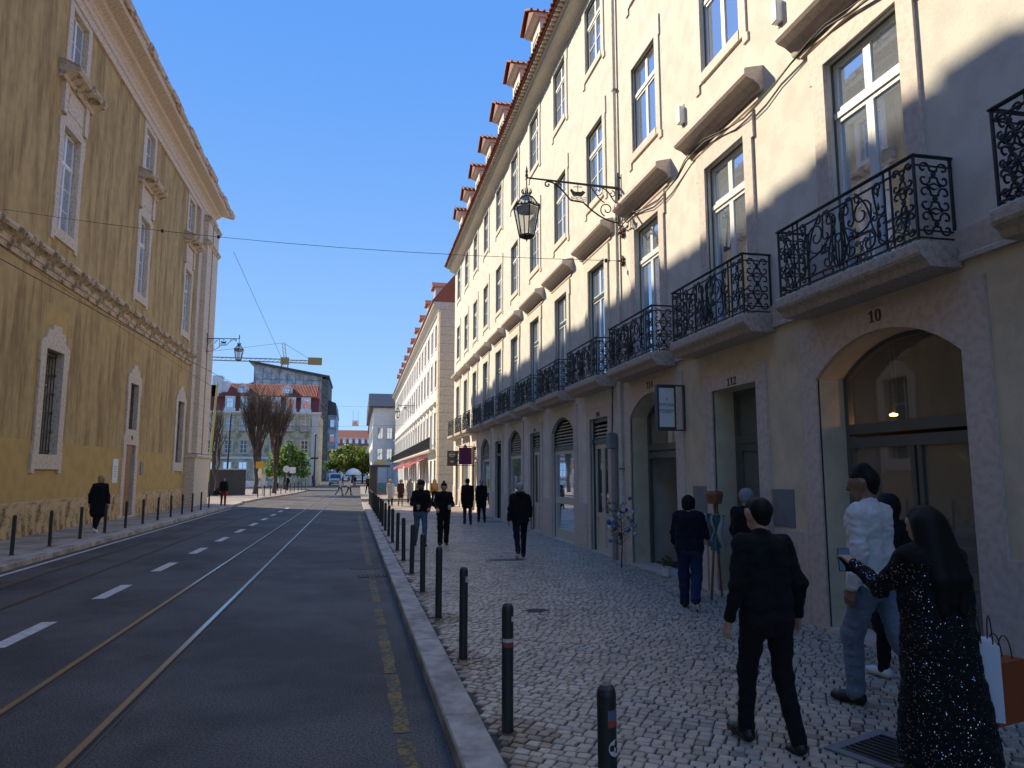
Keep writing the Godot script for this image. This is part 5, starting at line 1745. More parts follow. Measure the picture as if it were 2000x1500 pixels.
# ---------- beyond: the next houses, the square, trees and crane
func far_world() -> void:
	# white house with stone corner, across the side street on the right
	var z1 := -50.0
	var z0 := -116.0
	var oz := -83.0
	var h := thing("corner_house", "long white house with tan stone corner and tall windows beyond the side street", "building", V(RX, 0, oz), -PI / 2, "houses on the right side of the street")
	var ops := []
	var n := 21
	for k in n:
		var u := z1 - 2.6 - 3.03 * k - oz
		ops.append([u, 1.5, SW, 2.9, 0.0])
		ops.append([u, 1.15, 3.75, 6.4, 0.0])
		ops.append([u, 1.15, 8.3, 10.3, 0.0])
		ops.append([u, 1.15, 11.3, 13.0, 0.0])
	part("wall", h, wall(z0 - oz, z1 - oz, 0.0, 14.2, ops, 0.1), M.white_wall)
	var bd := MB.new()
	bd.bx(z0 - oz, z1 - oz - 0.3, 0.0, 14.2, -12, -0.25)
	part("body", h, bd, M.cream)
	var y := 0.0
	while y < 14.2:
		var hh := minf(0.62, 14.2 - y)
		var x := 0.0
		var b := MB.new()
		b.cbox(V(z1 - oz - 0.15, y + hh / 2, -5.97), V(0.34, hh - 0.012, 12.0), 0.008)
		part("corner_course", h, b, M.tan_stone)
		b = MB.new()
		b.cbox(V(z1 - oz - 0.85, y + hh / 2, 0.02), V(1.05, hh - 0.012, 0.12), 0.008)
		part("quoin", h, b, M.tan_stone)
		y += hh
	for k in n:
		var u := z1 - 2.6 - 3.03 * k - oz
		far_window(h, u, 3.75, 1.15, 2.65, "sash_white", "glass", "french_window", 3)
		far_window(h, u, 8.3, 1.15, 2.0, "sash_white", "glass", "window", 3)
		far_window(h, u, 11.3, 1.15, 1.7, "sash_white", "glass", "window", 2)
		far_window(h, u, SW, 1.5, 2.78, "door_cream", "dark_glass", "shop_front", 2)
		var sr := keep("b3_trim", func():
			var q := surround([0.0, 1.15, 3.75, 6.4, 0.0], 0.16, 0.05, 0.3, 0.0)
			q.run(P2([0.0, 6.9, 0.25, 7.0, 0.25, 7.1, 0.0, 7.16]), -0.95, 0.95)
			for f in [[8.3, 10.3], [11.3, 13.0]]:
				q.bx(-0.75, -0.575, f[0] - 0.15, f[1] + 0.2, -0.02, 0.04); q.bx(0.575, 0.75, f[0] - 0.15, f[1] + 0.2, -0.02, 0.04)
				q.bx(-0.575, 0.575, f[1], f[1] + 0.2, -0.02, 0.04); q.bx(-0.575, 0.575, f[0] - 0.15, f[0], -0.02, 0.04)
			return q)
		part("surround", h, sr, M.cream_trim, V(u, 0, 0))
	var ba := MB.new()
	ba.run(P2([0.0, 3.45, 0.5, 3.45, 0.55, 3.55, 0.55, 3.66, 0.0, 3.66]), z0 - oz, z1 - oz - 1.5)
	part("balcony_slab", h, ba, M.lioz_pale)
	var rl := MB.new()
	rl.bx(z0 - oz, z1 - oz - 1.5, 4.5, 4.54, 0.48, 0.53)
	rl.bx(z0 - oz, z1 - oz - 1.5, 3.76, 3.78, 0.49, 0.52)
	var u2 := z0 - oz
	while u2 < z1 - oz - 1.5:
		rl.bx(u2 - 0.012, u2 + 0.012, 3.66, 4.5, 0.49, 0.515)
		u2 += 0.14
	part("balcony_railing", h, rl, M.iron)
	var co := MB.new()
	co.run(P2([-0.02, 13.6, 0.1, 13.6, 0.3, 13.9, 0.5, 14.0, 0.5, 14.2, -0.02, 14.25]), z0 - oz, z1 - oz)
	part("cornice", h, co, M.cream_trim)
	var rf := MB.new()
	rf.run(P2([0.62, 14.2, 0.62, 14.28, -1.6, 17.0, -6, 18.5, -12, 15, -12, 14.2]), z0 - oz, z1 - oz)
	part("roof", h, rf, M.roof_far)
	for k in 10:
		var u := z1 - 5.6 - 6.06 * k - oz
		var d := MB.new()
		d.bx(u - 0.7, u + 0.7, 14.4, 16.6, -2.0, -0.1)
		var dm := part("dormer", h, d, M.cream_trim)
		far_window(dm, u, 14.9, 0.8, 1.4, "sash_white", "glass", "dormer_window")
		d = MB.new()
		d.prism(P2([u - 0.85, 16.6, u + 0.85, 16.6, u, 17.15]), -2.2, 0.12)
		part("dormer_roof", dm, d, M.roof_far)
	for q in [[-58.0, 9.0], [-70.0, 10.0], [-82.0, 8.0]]:
		var aw := thing("awning", "red fabric awning over the shops of the white corner house", "awning", V(RX, 0, q[0] - q[1] / 2), -PI / 2, "red shop awnings")
		var b := MB.new()
		b.prism(P2([0.05, 3.2, 1.35, 2.62, 1.35, 2.60, 0.05, 3.16]), -q[1] / 2, q[1] / 2, Transform3D(Basis(Vector3.BACK, Vector3.UP, Vector3.LEFT), Vector3.ZERO))
		part("cloth", aw, b, M.awning_red)
		b = MB.new()
		b.bx(-q[1] / 2, q[1] / 2, 2.42, 2.61, 1.34, 1.355)
		part("valance", aw, b, M.awning_red)
	# grey house beyond, standing further into the street
	var g := thing("grey_house", "pale house in shade with dark eaves standing further into the street", "building", V(1.95, 0, -118.0), 0.0, "houses on the right side of the street")
	var gb := MB.new()
	gb.bx(0.0, 14, 0.0, 12.6, -45, 0.0)
	part("wall", g, gb, M.white_wall)
	for k in 3:
		for f in [4.2, 7.6]:
			far_window_at(g, V(1.2 + 1.5 * k, f, 0.12), 0.0, 0.75, 1.7)
	for k in 12:
		for f in [4.0, 7.4, 10.0]: far_window_at(g, V(-0.12, f, -2.5 - 3.4 * k), -PI / 2, 1.1, 1.8)
	gb = MB.new()
	gb.run(P2([0.7, 12.6, 0.7, 12.85, -5, 15.5, -40, 15.5, -45, 12.6]), -0.7, 14)
	part("roof", g, gb, M.dark_grey)
	# pale green house at the end of the square
	var e := thing("green_house", "pale yellow-green house with red mansard roof and white dormers behind bare trees", "building", V(-15.5, 0, -115.0))
	var X := func(x): return x + 15.5
	var eo := []
	var xs := [-8.5, -10.74, -12.98, -15.22, -17.46, -19.7, -22.2, -24.5, -26.8, -29.1]
	for x in xs:
		eo.append([X.call(x), 1.05, 8.5, 10.3, 0.25]); eo.append([X.call(x), 1.05, 5.0, 7.0, 0.0]); eo.append([X.call(x), 1.2, 1.2, 3.7, 0.0])
	part("wall", e, wall(X.call(-31), X.call(-6.5), 0.0, 11.2, eo, 0.1), M.green_wall)
	var eb := MB.new()
	eb.bx(X.call(-31), X.call(-6.5), 0.0, 11.2, -14, -0.22)
	part("body", e, eb, M.green_wall)
	eb = MB.new()
	eb.bx(X.call(-7.5), X.call(-6.4), 0.0, 11.0, -0.2, 0.15)
	part("corner_pilaster", e, eb, M.lioz_pale)
	eb = MB.new()
	eb.run(P2([0.0, 10.9, 0.2, 11.0, 0.45, 11.2, 0.45, 11.4, 0.0, 11.45]), X.call(-31), X.call(-6.1))
	eb.run(P2([0.0, 4.1, 0.15, 4.15, 0.15, 4.4, 0.0, 4.45]), X.call(-31), X.call(-6.4))
	part("cornice", e, eb, M.white_wall)
	eb = MB.new()
	eb.run(P2([0.1, 11.45, -0.7, 13.7, -4, 13.7, -14, 11.2, -0.2, 11.2]), X.call(-31), X.call(-6.5))
	part("mansard", e, eb, M.slate_red)
	eb = MB.new()
	eb.run(P2([-0.4, 13.7, -0.4, 13.85, -5.5, 16.3, -12, 13.7]), X.call(-21.5), X.call(-6.8))
	var er := part("roof", e, eb, M.tile)
	var et := MB.new()
	var tx: float = X.call(-21.4)
	while tx < X.call(-6.9):
		et.col = Color.WHITE.lerp(Color(0.75, 0.6, 0.5), rng.randf())
		et.tube([V(tx, 13.9, -0.35), V(tx, 16.35, -5.45)], 0.09, 5)
		tx += 0.24
	tag(part("tile_rows", er, et, M.tile), "", "", "", "stuff")
	for x in xs.slice(0, 6):
		var d := MB.new()
		d.bx(X.call(x) - 0.72, X.call(x) + 0.72, 11.5, 13.75, -1.2, 0.0)
		d.bx(X.call(x) - 0.85, X.call(x) + 0.85, 11.45, 11.9, -1.0, 0.12)
		var dm := part("dormer", e, d, M.white_wall)
		far_window_at(dm, V(X.call(x), 12.0, 0.12), 0.0, 0.85, 1.4)
	for x in [-18.1, -11.5]:
		var d := MB.new()
		d.bx(X.call(x) - 0.75, X.call(x) + 0.75, 14.0, 15.4, -3.5, -1.5)
		d.prism(P2([X.call(x) - 0.9, 15.4, X.call(x) + 0.9, 15.4, X.call(x), 15.8]), -3.6, -1.35)
		var dm := part("attic_dormer", e, d, M.white_wall)
		far_window_at(dm, V(X.call(x), 14.25, -1.38), 0.0, 0.7, 0.9)
	for x in xs:
		far_window(e, X.call(x), 8.5, 1.05, 2.0, "sash_white", "old_glass", "window", 2)
		far_window(e, X.call(x), 5.0, 1.05, 2.0, "sash_white", "dark_glass", "window", 3)
		far_window(e, X.call(x), 1.2, 1.2, 2.5, "sash_white", "glass", "window", 2)
		part("surround", e, keep("e_trim", func():
			var q := MB.new()
			for f in [[8.5, 10.55], [5.0, 7.0], [1.2, 3.7]]:
				q.bx(-0.72, -0.6, f[0] - 0.1, f[1] + 0.12, -0.02, 0.06); q.bx(0.6, 0.72, f[0] - 0.1, f[1] + 0.12, -0.02, 0.06); q.bx(-0.6, 0.6, f[1] + 0.0, f[1] + 0.12, -0.02, 0.06); q.bx(-0.6, 0.6, f[0] - 0.1, f[0], -0.02, 0.08)
			return q), M.lioz_pale, V(X.call(x), 0, 0))
	for x in [-8.5, -17.46, -10.74]:
		var rb := MB.new()
		rb.bx(X.call(x) - 0.7, X.call(x) + 0.7, 8.35, 8.42, 0.1, 0.4)
		for i in 9: rb.bx(X.call(x) - 0.68 + i * 0.17, X.call(x) - 0.665 + i * 0.17, 8.42, 9.2, 0.38, 0.4)
		rb.bx(X.call(x) - 0.7, X.call(x) + 0.7, 9.2, 9.24, 0.37, 0.41)
		part("window_balcony", e, rb, M.grey_metal)
	eb = MB.new()
	eb.bx(X.call(-22.6), X.call(-21.2), 11.5, 17.0, -3, -1.0)
	eb.bx(X.call(-21.2), X.call(-20.4), 13.0, 16.2, -4, -1.5)
	part("chimney", e, eb, M.white_wall)
	eb = MB.new()
	eb.bx(X.call(-31), X.call(-22.0), 13.5, 15.5, -6, -1.0)
	part("side_roof", e, eb, M.roof_far)
	# house wrapped in white sheeting behind, with a dark lean-to roof, and the crane over it
	var wr := thing("wrapped_building", "tall building wrapped in white sheeting under a dark sloping roof", "building", V(-18.7, 0, -200.0))
	wr.scale = V(1.333, 1.333, 1.333)
	var wb := MB.new()
	wb.prism(P2([-7.4, 0, 6.0, 0, 6.0, 21.3, -7.4, 23.7]), -18, 0.0)
	part("sheeting", wr, wb, M.sheeting)
	wb = MB.new()
	wb.prism(P2([-8.3, 24.1, -8.3, 23.75, 7.5, 20.9, 7.5, 21.4]), -18.5, 0.9)
	part("roof", wr, wb, M.dark_grey)
	wb = MB.new()
	wb.bx(6.0, 7.3, 0, 20.8, -18, 0.3)
	part("scaffold_net", wr, wb, M.net_brown)
	wb = MB.new()
	for i in 9: wb.bx(-7.3 + i * 1.6, -7.22 + i * 1.6, 12, 23.0 - 0.18 * (i * 1.6), 0.0, 0.08)
	for i in 5: wb.bx(-7.3, 6.0, 12.0 + i * 2.1, 12.08 + i * 2.1, 0.0, 0.08)
	part("scaffold_poles", wr, wb, M.grey_metal)
	wb = MB.new()
	wb.prism(P2([-12.5, 18.0, -7.4, 20.0, -7.4, 18.0]), -12, -1)
	part("side_roof", wr, wb, M.dark_grey)
	var tw := thing("narrow_tower", "narrow grey building with dark top beside the wrapped building", "building", V(-7.85, 0, -202.0))
	tw.scale = V(1.333, 1.333, 1.333)
	wb = MB.new()
	wb.bx(-0.8, 0.9, 0, 13.5, -16, 0)
	part("wall", tw, wb, M.sheeting)
	wb = MB.new()
	wb.prism(P2([-0.9, 13.5, 1.0, 13.5, 0.7, 16.0, -0.9, 16.6]), -16.2, 0.2)
	part("roof", tw, wb, M.dark_grey)
	for k in 4: far_window_at(tw, V(0.1, 2.0 + 3.0 * k, 0.12), 0.0, 0.7, 1.4)
	crane()
	# red-roofed houses closing the street, far off
	var rr := thing("red_roof_house", "distant pale house with red tiled roof and a row of white dormers above the trees", "building", V(-2.6, 0, -272.0))
	rr.scale = V(1.28, 1.28, 1.28)
	wb = MB.new()
	wb.bx(-16, 20, 0, 9.6, -14, 0)
	part("wall", rr, wb, M.cream)
	wb = MB.new()
	wb.run(P2([0.6, 9.5, 0.6, 9.8, -0.4, 11.4, -6, 14.4, -14, 9.6]), -16.5, 20.5)
	part("roof", rr, wb, M.roof_far)
	for k in 14:
		var x := -5.5 + 1.75 * k - 4.0
		var d := MB.new()
		d.bx(x - 0.55, x + 0.55, 9.9, 11.6, -1.5, 0.25)
		d.prism(P2([x - 0.65, 11.6, x + 0.65, 11.6, x, 12.0]), -1.5, 0.35)
		var dm := part("dormer", rr, d, M.white_wall)
		far_window_at(dm, V(x, 10.2, 0.36), 0.0, 0.6, 1.1)
		for f in [2.5, 5.8]: far_window_at(rr, V(x, f, 0.12), 0.0, 0.9, 1.8)
	wb = MB.new()
	wb.bx(4.2, 5.4, 13.0, 15.6, -6, -4)
	part("chimney", rr, wb, M.dark_grey)
	square_things()

func far_window_at(parent: Node3D, at: Vector3, ry: float, w: float, hh: float) -> void:
	var holder := parent
	var k := "fwa_%.2f_%.2f" % [w, hh]
	if not cache.has(k):
		var f := MB.new()
		f.bx(-w / 2 - 0.1, -w / 2, -0.1, hh + 0.1, -0.1, 0.02); f.bx(w / 2, w / 2 + 0.1, -0.1, hh + 0.1, -0.1, 0.02)
		f.bx(-w / 2, w / 2, hh, hh + 0.1, -0.1, 0.02); f.bx(-w / 2, w / 2, -0.1, 0, -0.1, 0.02)
		f.bx(-0.03, 0.03, 0, hh, -0.1, 0.0); f.bx(-w / 2, w / 2, hh * 0.6, hh * 0.6 + 0.05, -0.1, 0.0)
		cache[k] = f.mesh()
		var g := MB.new()
		g.bx(-w / 2, w / 2, 0, hh, -0.12, -0.04)
		cache[k + "g"] = g.mesh()
	var wn := part("window", holder, cache[k], M.white_wall, at, Basis(Vector3.UP, ry))
	if holder.get_parent() == self: part("pane", wn, cache[k + "g"], M.glass)
	else:
		part("pane", holder, cache[k + "g"], M.glass, at, Basis(Vector3.UP, ry))

func crane() -> void:
	var c := thing("tower_crane", "yellow and white tower crane with its jib out over the wrapped building", "crane", V(-23.4, 0, -226.0))
	c.scale = V(1.333, 1.333, 1.333)
	var lat := func(a: Vector3, b: Vector3, w: float, n: int, r: float) -> MB:
		var m := MB.new()
		var d := (b - a).normalized()
		var s := d.cross(Vector3.BACK).normalized() * w
		var t := d.cross(s).normalized() * w
		for i in n + 1:
			var p := a.lerp(b, i / float(n))
			if i < n:
				var q := a.lerp(b, (i + 1) / float(n))
				for k in [s + t, s - t, -s - t, -s + t]: m.tube([p + k, q + k], r, 4)
				m.tube([p + s + t, q + s - t], r * 0.7, 4); m.tube([p - s - t, q - s + t], r * 0.7, 4); m.tube([p + s + t, q - s + t], r * 0.7, 4)
		return m
	part("mast", c, lat.call(V(0, 0, 0), V(0, 26.6, 0), 0.7, 16, 0.09), M.crane_white)
	part("jib", c, lat.call(V(-1, 27.3, 0), V(-26, 27.3, 0), 0.35, 24, 0.07), M.grey_metal)
	part("counter_jib", c, lat.call(V(1, 27.2, 0), V(6.6, 27.2, 0), 0.3, 6, 0.08), M.crane_yellow)
	var m := MB.new()
	m.bx(5.2, 8.3, 26.6, 28.2, -0.6, 0.6)
	part("counterweight", c, m, M.crane_yellow)
	m = MB.new()
	m.bx(-0.9, 0.9, 26.5, 28.0, -0.8, 0.8)
	part("slewing_ring", c, m, M.crane_yellow)
	part("tower_head", c, lat.call(V(0, 28, 0), V(-0.5, 31.5, 0), 0.3, 4, 0.07), M.crane_white)
	m = MB.new()
	m.tube([V(-0.5, 31.5, 0), V(-24, 27.6, 0)], 0.04, 4)
	m.tube([V(-0.5, 31.5, 0), V(6, 27.6, 0)], 0.04, 4)
	part("tie_rods", c, m, M.grey_metal)

func grow(b: MB, p: Vector3, d: Vector3, r: float, l: float, depth: int, spread: float, tips: Array) -> void:
	var q := p + d * l
	var mid := p.lerp(q, 0.5) + V(rng.randf_range(-1, 1), 0, rng.randf_range(-1, 1)) * l * 0.06
	b.tube([p, mid, q], [r, r * 0.82, r * 0.62], 5 if depth > 1 else 4)
	if depth == 0:
		tips.append(q)
		return
	var n := 3 if depth > 2 else 4
	for i in n:
		var a := rng.randf() * TAU
		var nd := (d + V(cos(a), rng.randf_range(0.0, 0.6), sin(a)) * spread).normalized()
		grow(b, p.lerp(q, rng.randf_range(0.45, 1.0)), nd, r * rng.randf_range(0.45, 0.62), l * rng.randf_range(0.6, 0.85), depth - 1, spread, tips)

func leafy(called: String, label: String, at: Vector3, height: float, rad: float, crown: float, cols: Array, count: int) -> void:
	var t := thing(called, label, "tree", at, 0.0, "green trees down the street")
	var tb := MB.new()
	var tips := []
	tb.tube([V(0, -0.1, 0), V(0.05, height * 0.25, 0), V(0.0, height * 0.45, 0.05)], [0.2, 0.16, 0.13], 7)
	for i in 7:
		var a := TAU * i / 7 + rng.randf()
		grow(tb, V(0, height * rng.randf_range(0.3, 0.45), 0), V(cos(a), rng.randf_range(0.7, 1.6), sin(a)).normalized(), 0.08, height * 0.24, 2, 0.6, tips)
	part("trunk", t, tb, M.bark)
	var lb := MB.new()
	var clumps := []
	for i in 80:
		var d := V(rng.randf_range(-1, 1), rng.randf_range(-0.8, 1), rng.randf_range(-1, 1))
		if d.length() > 1.0 or d.length() < 0.35: continue
		var wob := 0.8 + 0.35 * sin(d.x * 5 + at.x) * cos(d.z * 4 + d.y * 3)
		clumps.append(V(d.x * rad, 0, d.z * rad) * wob + V(0, crown + d.y * (height - crown) * wob, 0))
	for i in count:
		var c: Vector3 = clumps[rng.randi() % clumps.size()]
		var o := V(rng.randfn(), rng.randfn() * 0.8, rng.randfn()) * rad * 0.15
		var p := c + o
		var nd := (o.normalized() + V(rng.randf_range(-1, 1), rng.randf_range(-0.2, 1.2), rng.randf_range(-1, 1)) * 0.8).normalized()
		var s := nd.cross(V(rng.randf(), rng.randf(), rng.randf())).normalized() * rad * 0.045
		var u := nd.cross(s).normalized() * rad * 0.07
		lb.col = (cols[rng.randi() % cols.size()] as Color) * rng.randf_range(0.75, 1.2)
		lb.tri(p - s - u * 0.5, p + s - u * 0.5, p + u)
		lb.tri(p - s - u * 0.5, p - u * 1.4, p + s - u * 0.5)
	tag(part("crown", t, lb, M.leaf), "", "", "", "stuff")

func square_things() -> void:
	# bare upright trees on the square
	for q in [["bare_tree", "tall bare tree with dense upright twigs, the fuller one on the square", V(-9.1, 0.1, -67.5), 8.6, 13, 0.17], ["bare_tree", "tall bare upright tree standing behind the yellow bus stop flag", V(-7.7, 0.1, -69.5), 8.2, 10, 0.16], ["bare_tree", "slender leaning bare tree in front of the dark hoarding", V(-11.4, 0.1, -62.0), 6.6, 4, 0.2]]:
		var t := thing(q[0], q[1], "tree", q[2], 0.0, "bare trees on the square")
		var tb := MB.new()
		var tips := []
		var slim: bool = q[4] < 5
		var tr := [V(0, -0.1, 0), V(0.12, 1.2, 0), V(-0.05 if not slim else -0.3, 2.4, 0.05)]
		tb.tube(tr, [0.24, 0.18, 0.15] if not slim else [0.2, 0.13, 0.1], 7)
		part("trunk", t, tb, M.bark)
		var br := MB.new()
		for i in q[4]:
			var a: float = TAU * i / q[4] + rng.randf()
			var d := V(cos(a) * 0.13, 1.0, sin(a) * 0.13).normalized()
			grow(br, (tr[1] as Vector3).lerp(tr[2], rng.randf_range(0.2, 1.0)), d, 0.085, q[3] * 0.33, 4 if not slim else 3, q[5], tips)
		part("branches", t, br, M.bark)
	leafy("orange_tree", "round green orange tree in front of the pale green house", V(-8.6, 0.1, -88.0), 5.2, 2.3, 3.0, [Color(0.090, 0.198, 0.036), Color(0.162, 0.270, 0.036), Color(0.288, 0.342, 0.054), Color(0.072, 0.144, 0.036)], 9000)
	leafy("street_tree", "large yellow-green tree at the end of the street below the red roof", V(-1.4, 0.0, -145.0), 8.0, 3.7, 4.8, [Color(0.162, 0.216, 0.036), Color(0.252, 0.270, 0.054), Color(0.090, 0.144, 0.036)], 9000)
	leafy("street_tree", "darker green tree beside the grey house at the end of the street", V(0.6, 0.0, -152.0), 7.4, 3.4, 4.4, [Color(0.108, 0.144, 0.036), Color(0.180, 0.216, 0.054), Color(0.072, 0.108, 0.036)], 6000)
	leafy("street_tree", "dark green tree beside the narrow grey building", V(-4.4, 0.0, -150.0), 6.6, 2.6, 4.2, [Color(0.072, 0.126, 0.036), Color(0.126, 0.162, 0.036)], 5000)
	# hoarding, poles and signs
	var hd := thing("hoarding", "dark grey hoarding wall with pale coping around the square", "wall", V(-13.6, 0.1, -64.0), 0.28)
	var b := MB.new()
	for i in 8: 
		b = MB.new()
		b.bx(-5.0 + i * 1.15, -3.86 + i * 1.15, 0.0, 2.15, -0.06, 0.06)
		part("panel", hd, b, M.hoard)
	b = MB.new()
	b.bx(-5.05, 4.25, 2.15, 2.25, -0.1, 0.1)
	part("coping", hd, b, M.lioz_pale)
	for q in [["tram_pole", "leaning yellow-green tram pole before the dark hoarding", V(-11.7, 0.1, -60.0), 8.8, "pole_yellow", 0.10, -0.045], ["tram_pole", "dark tram pole between the bare trees", V(-11.3, 0.1, -66.0), 6.8, "iron_green", 0.09, -0.02], ["tram_pole", "dark tram pole at the corner of the pale green house", V(-6.2, 0.1, -104.0), 7.2, "iron_green", 0.12, 0.0], ["tram_pole", "thin dark pole beside the orange tree", V(-7.9, 0.1, -84.0), 5.4, "iron_green", 0.07, 0.0]]:
		var p := thing(q[0], q[1], "pole", q[2], 0.0, "tram poles round the square")
		p.rotation.z = q[6]
		b = MB.new()
		b.lathe([[q[5] * 1.6, 0.0], [q[5] * 1.5, 0.9], [q[5], 1.0], [q[5] * 0.75, q[3]], [0.0, q[3] + 0.05]], Vector3.ZERO, 8)
		part("shaft", p, b, M[q[4]])
		b = MB.new()
		b.lathe([[q[5] * 0.7, 0.0], [q[5] * 1.2, 0.08], [0.0, 0.3]], V(0, q[3], 0), 8)
		part("finial", p, b, M[q[4]])
		if q[4] == "pole_yellow":
			b = MB.new()
			b.lathe([[q[5] * 1.62, 0.0], [q[5] * 1.6, 1.1], [q[5] * 1.05, 1.2]], Vector3.ZERO, 8)
			part("painted_foot", p, b, M.iron_green)
	var bs := thing("bus_stop", "bus stop post with orange-yellow flag and timetable case", "bus stop", V(-7.75, 0.1, -62.0))
	b = MB.new()
	b.tube([V(0, 0, 0), V(0, 2.75, 0)], 0.04, 6)
	part("post", bs, b, M.pole_yellow)
	b = MB.new()
	b.bx(-0.62, 0.04, 2.25, 2.8, -0.03, 0.03)
	part("flag", bs, b, M.flag_yellow)
	b = MB.new()
	b.bx(-0.18, 0.18, 1.0, 1.75, -0.05, 0.05)
	part("timetable", bs, b, M.lioz_pale)
	for q in [["round_sign", "back of a round road sign on a thin post", V(-6.9, 0.1, -72.0), 0], ["square_sign", "grey rectangular sign beside the round road sign", V(-6.4, 0.1, -73.0), 1]]:
		var s := thing(q[0], q[1], "road sign", q[2])
		b = MB.new()
		b.tube([V(0, 0, 0), V(0, 2.5, 0)], 0.035, 6)
		part("post", s, b, M.grey_metal)
		b = MB.new()
		if q[3] == 0:
			var pg := PackedVector2Array()
			for i in 20: pg.append(Vector2(cos(TAU * i / 20), sin(TAU * i / 20)) * 0.33 + Vector2(0, 2.25))
			b.prism(pg, 0.035, 0.05)
		else: b.bx(-0.28, 0.28, 1.85, 2.45, 0.036, 0.05)
		part("plate", s, b, M.white_board)
	# square warning sign on the far span wire
	var ws := thing("hanging_road_sign", "square white sign with a triangle hung from the wire over the street", "road sign", V(-0.55, 6.75, -75.0))
	b = MB.new()
	b.bx(-0.33, 0.33, 0.0, 0.62, -0.02, 0.02)
	part("plate", ws, b, M.white_board)
	b = MB.new()
	b.tube([V(-0.2, 0.12, 0.03), V(0.2, 0.12, 0.03), V(0.0, 0.48, 0.03)], 0.03, 5, true)
	b.bx(-0.02, 0.02, 0.2, 0.36, 0.02, 0.03)
	part("triangle", ws, b, M.bag_orange)
	b = MB.new()
	for x in [-0.25, 0.25]: b.tube([V(x, 0.62, 0), V(x, 1.6, 0)], 0.012, 5)
	part("hanger", ws, b, M.cable)
	# kiosk on the far pavement
	var k := thing("kiosk", "dark street kiosk with a counter and yellow boxes on its roof", "kiosk", V(1.7, SW, -63.5))
	b = MB.new()
	b.bx(-0.8, -0.2, 0.0, 2.35, -0.9, 0.05)
	part("side_panel", k, b, M.dark_grey)
	b = MB.new()
	b.bx(-0.2, 0.72, 0.0, 1.0, -0.9, 0.0)
	part("counter", k, b, M.grey_metal)
	b = MB.new()
	for x in [-0.15, 0.7]: b.tube([V(x, 1.0, 0.0), V(x, 2.35, 0.0)], 0.035, 6)
	part("posts", k, b, M.grey_metal)
	b = MB.new()
	b.bx(-0.9, 0.9, 2.35, 2.55, -1.0, 0.2)
	part("roof", k, b, M.navy_paint)
	for x in [-0.5, 0.05]:
		b = MB.new()
		b.bx(x, x + 0.5, 2.56, 2.85, -0.3, 0.1)
		part("roof_box", k, b, M.pole_yellow)
	var tb2 := thing("teal_bag", "teal cloth bag hung on the kiosk counter", "bag", V(1.95, 0.55, -63.42))
	part("bag", tb2, bag_mesh(0.42, 0.42, 0.08), M.teal)
	b = MB.new()
	b.tube([V(-0.1, 0.42, 0), V(-0.05, 0.62, 0), V(0.05, 0.62, 0), V(0.1, 0.42, 0)], 0.012, 5)
	part("handle", tb2, b, M.teal)
	# white parasol and stall at the far crossing
	var um := thing("market_parasol", "white market parasol at the far end of the street", "parasol", V(-0.9, 0.0, -110.0))
	b = MB.new()
	b.tube([V(0, 0, 0), V(0, 2.4, 0)], 0.04, 6)
	part("pole", um, b, M.grey_metal)
	b = MB.new()
	b.lathe([[1.2, 1.75], [1.1, 2.1], [0.7, 2.5], [0.0, 2.75]], Vector3.ZERO, 10)
	part("canopy", um, b, M.white_board)
	van()
	# a line of low white blocks along the square
	for i in 7:
		var bl := MB.new()
		bl.cbox(V(0, 0.4, 0), V(1.5, 0.8, 0.5), 0.03)
		var o := thing("concrete_block", "low white concrete block in the line across the end of the square", "concrete block", V(-10.2 + i * 0.5 - 6, 0.1, -92.0 - i * 2.0), 0.0, "concrete blocks on the square")
		part("block", o, bl, M.white_wall)
		var sk := MB.new()
		sk.bx(-0.7, 0.7, 0.0, 0.06, -0.2, 0.26)
		part("foot", o, sk, M.grey_metal)

func van() -> void:
	var t := thing("van", "pale van facing the camera at the far end of the street", "van", V(-3.6, 0.02, -113.0))
	var b := MB.new()
	var prof := P2([0.0, 0.35, 0.0, 0.95, -0.25, 1.15, -0.75, 1.85, -1.0, 1.98, -4.4, 1.98, -4.5, 1.8, -4.5, 0.35])
	b.run(prof, -0.95, 0.95)
	part("body", t, b, M.van_paint)
	b = MB.new()
	b.quad(V(-0.82, 1.17, -0.245), V(0.82, 1.17, -0.245), V(0.72, 1.8, -0.70), V(-0.72, 1.8, -0.70))
	part("windscreen", t, b, M.dark_glass)
	b = MB.new()
	b.cbox(V(0, 0.45, 0.03), V(1.9, 0.28, 0.14), 0.04)
	part("bumper", t, b, M.dark_grey)
	b = MB.new()
	b.cbox(V(0, 0.78, 0.01), V(1.0, 0.16, 0.04), 0.01)
	part("grille", t, b, M.dark_grey)
	for s in [-1, 1]:
		b = MB.new()
		b.cbox(V(s * 0.74, 0.82, 0.0), V(0.32, 0.2, 0.06), 0.02)
		part("headlight", t, b, M.glass)
		for z in [-0.8, -3.6]:
			b = MB.new()
			b.lathe([[0.0, -0.1], [0.3, -0.1], [0.33, -0.06], [0.33, 0.06], [0.3, 0.1], [0.0, 0.1]], Vector3.ZERO, 14)
			part("wheel", t, b, M.leather, V(s * 0.86, 0.33, z), Basis(Vector3.BACK, PI / 2))
		b = MB.new()
		b.cbox(V(s * 1.08, 1.2, -0.5), V(0.16, 0.26, 0.08), 0.02)
		part("mirror", t, b, M.dark_grey)
	b = MB.new()
	b.bx(-0.26, 0.26, 0.44, 0.55, 0.1, 0.11)
	part("number_plate", t, b, M.white_board)

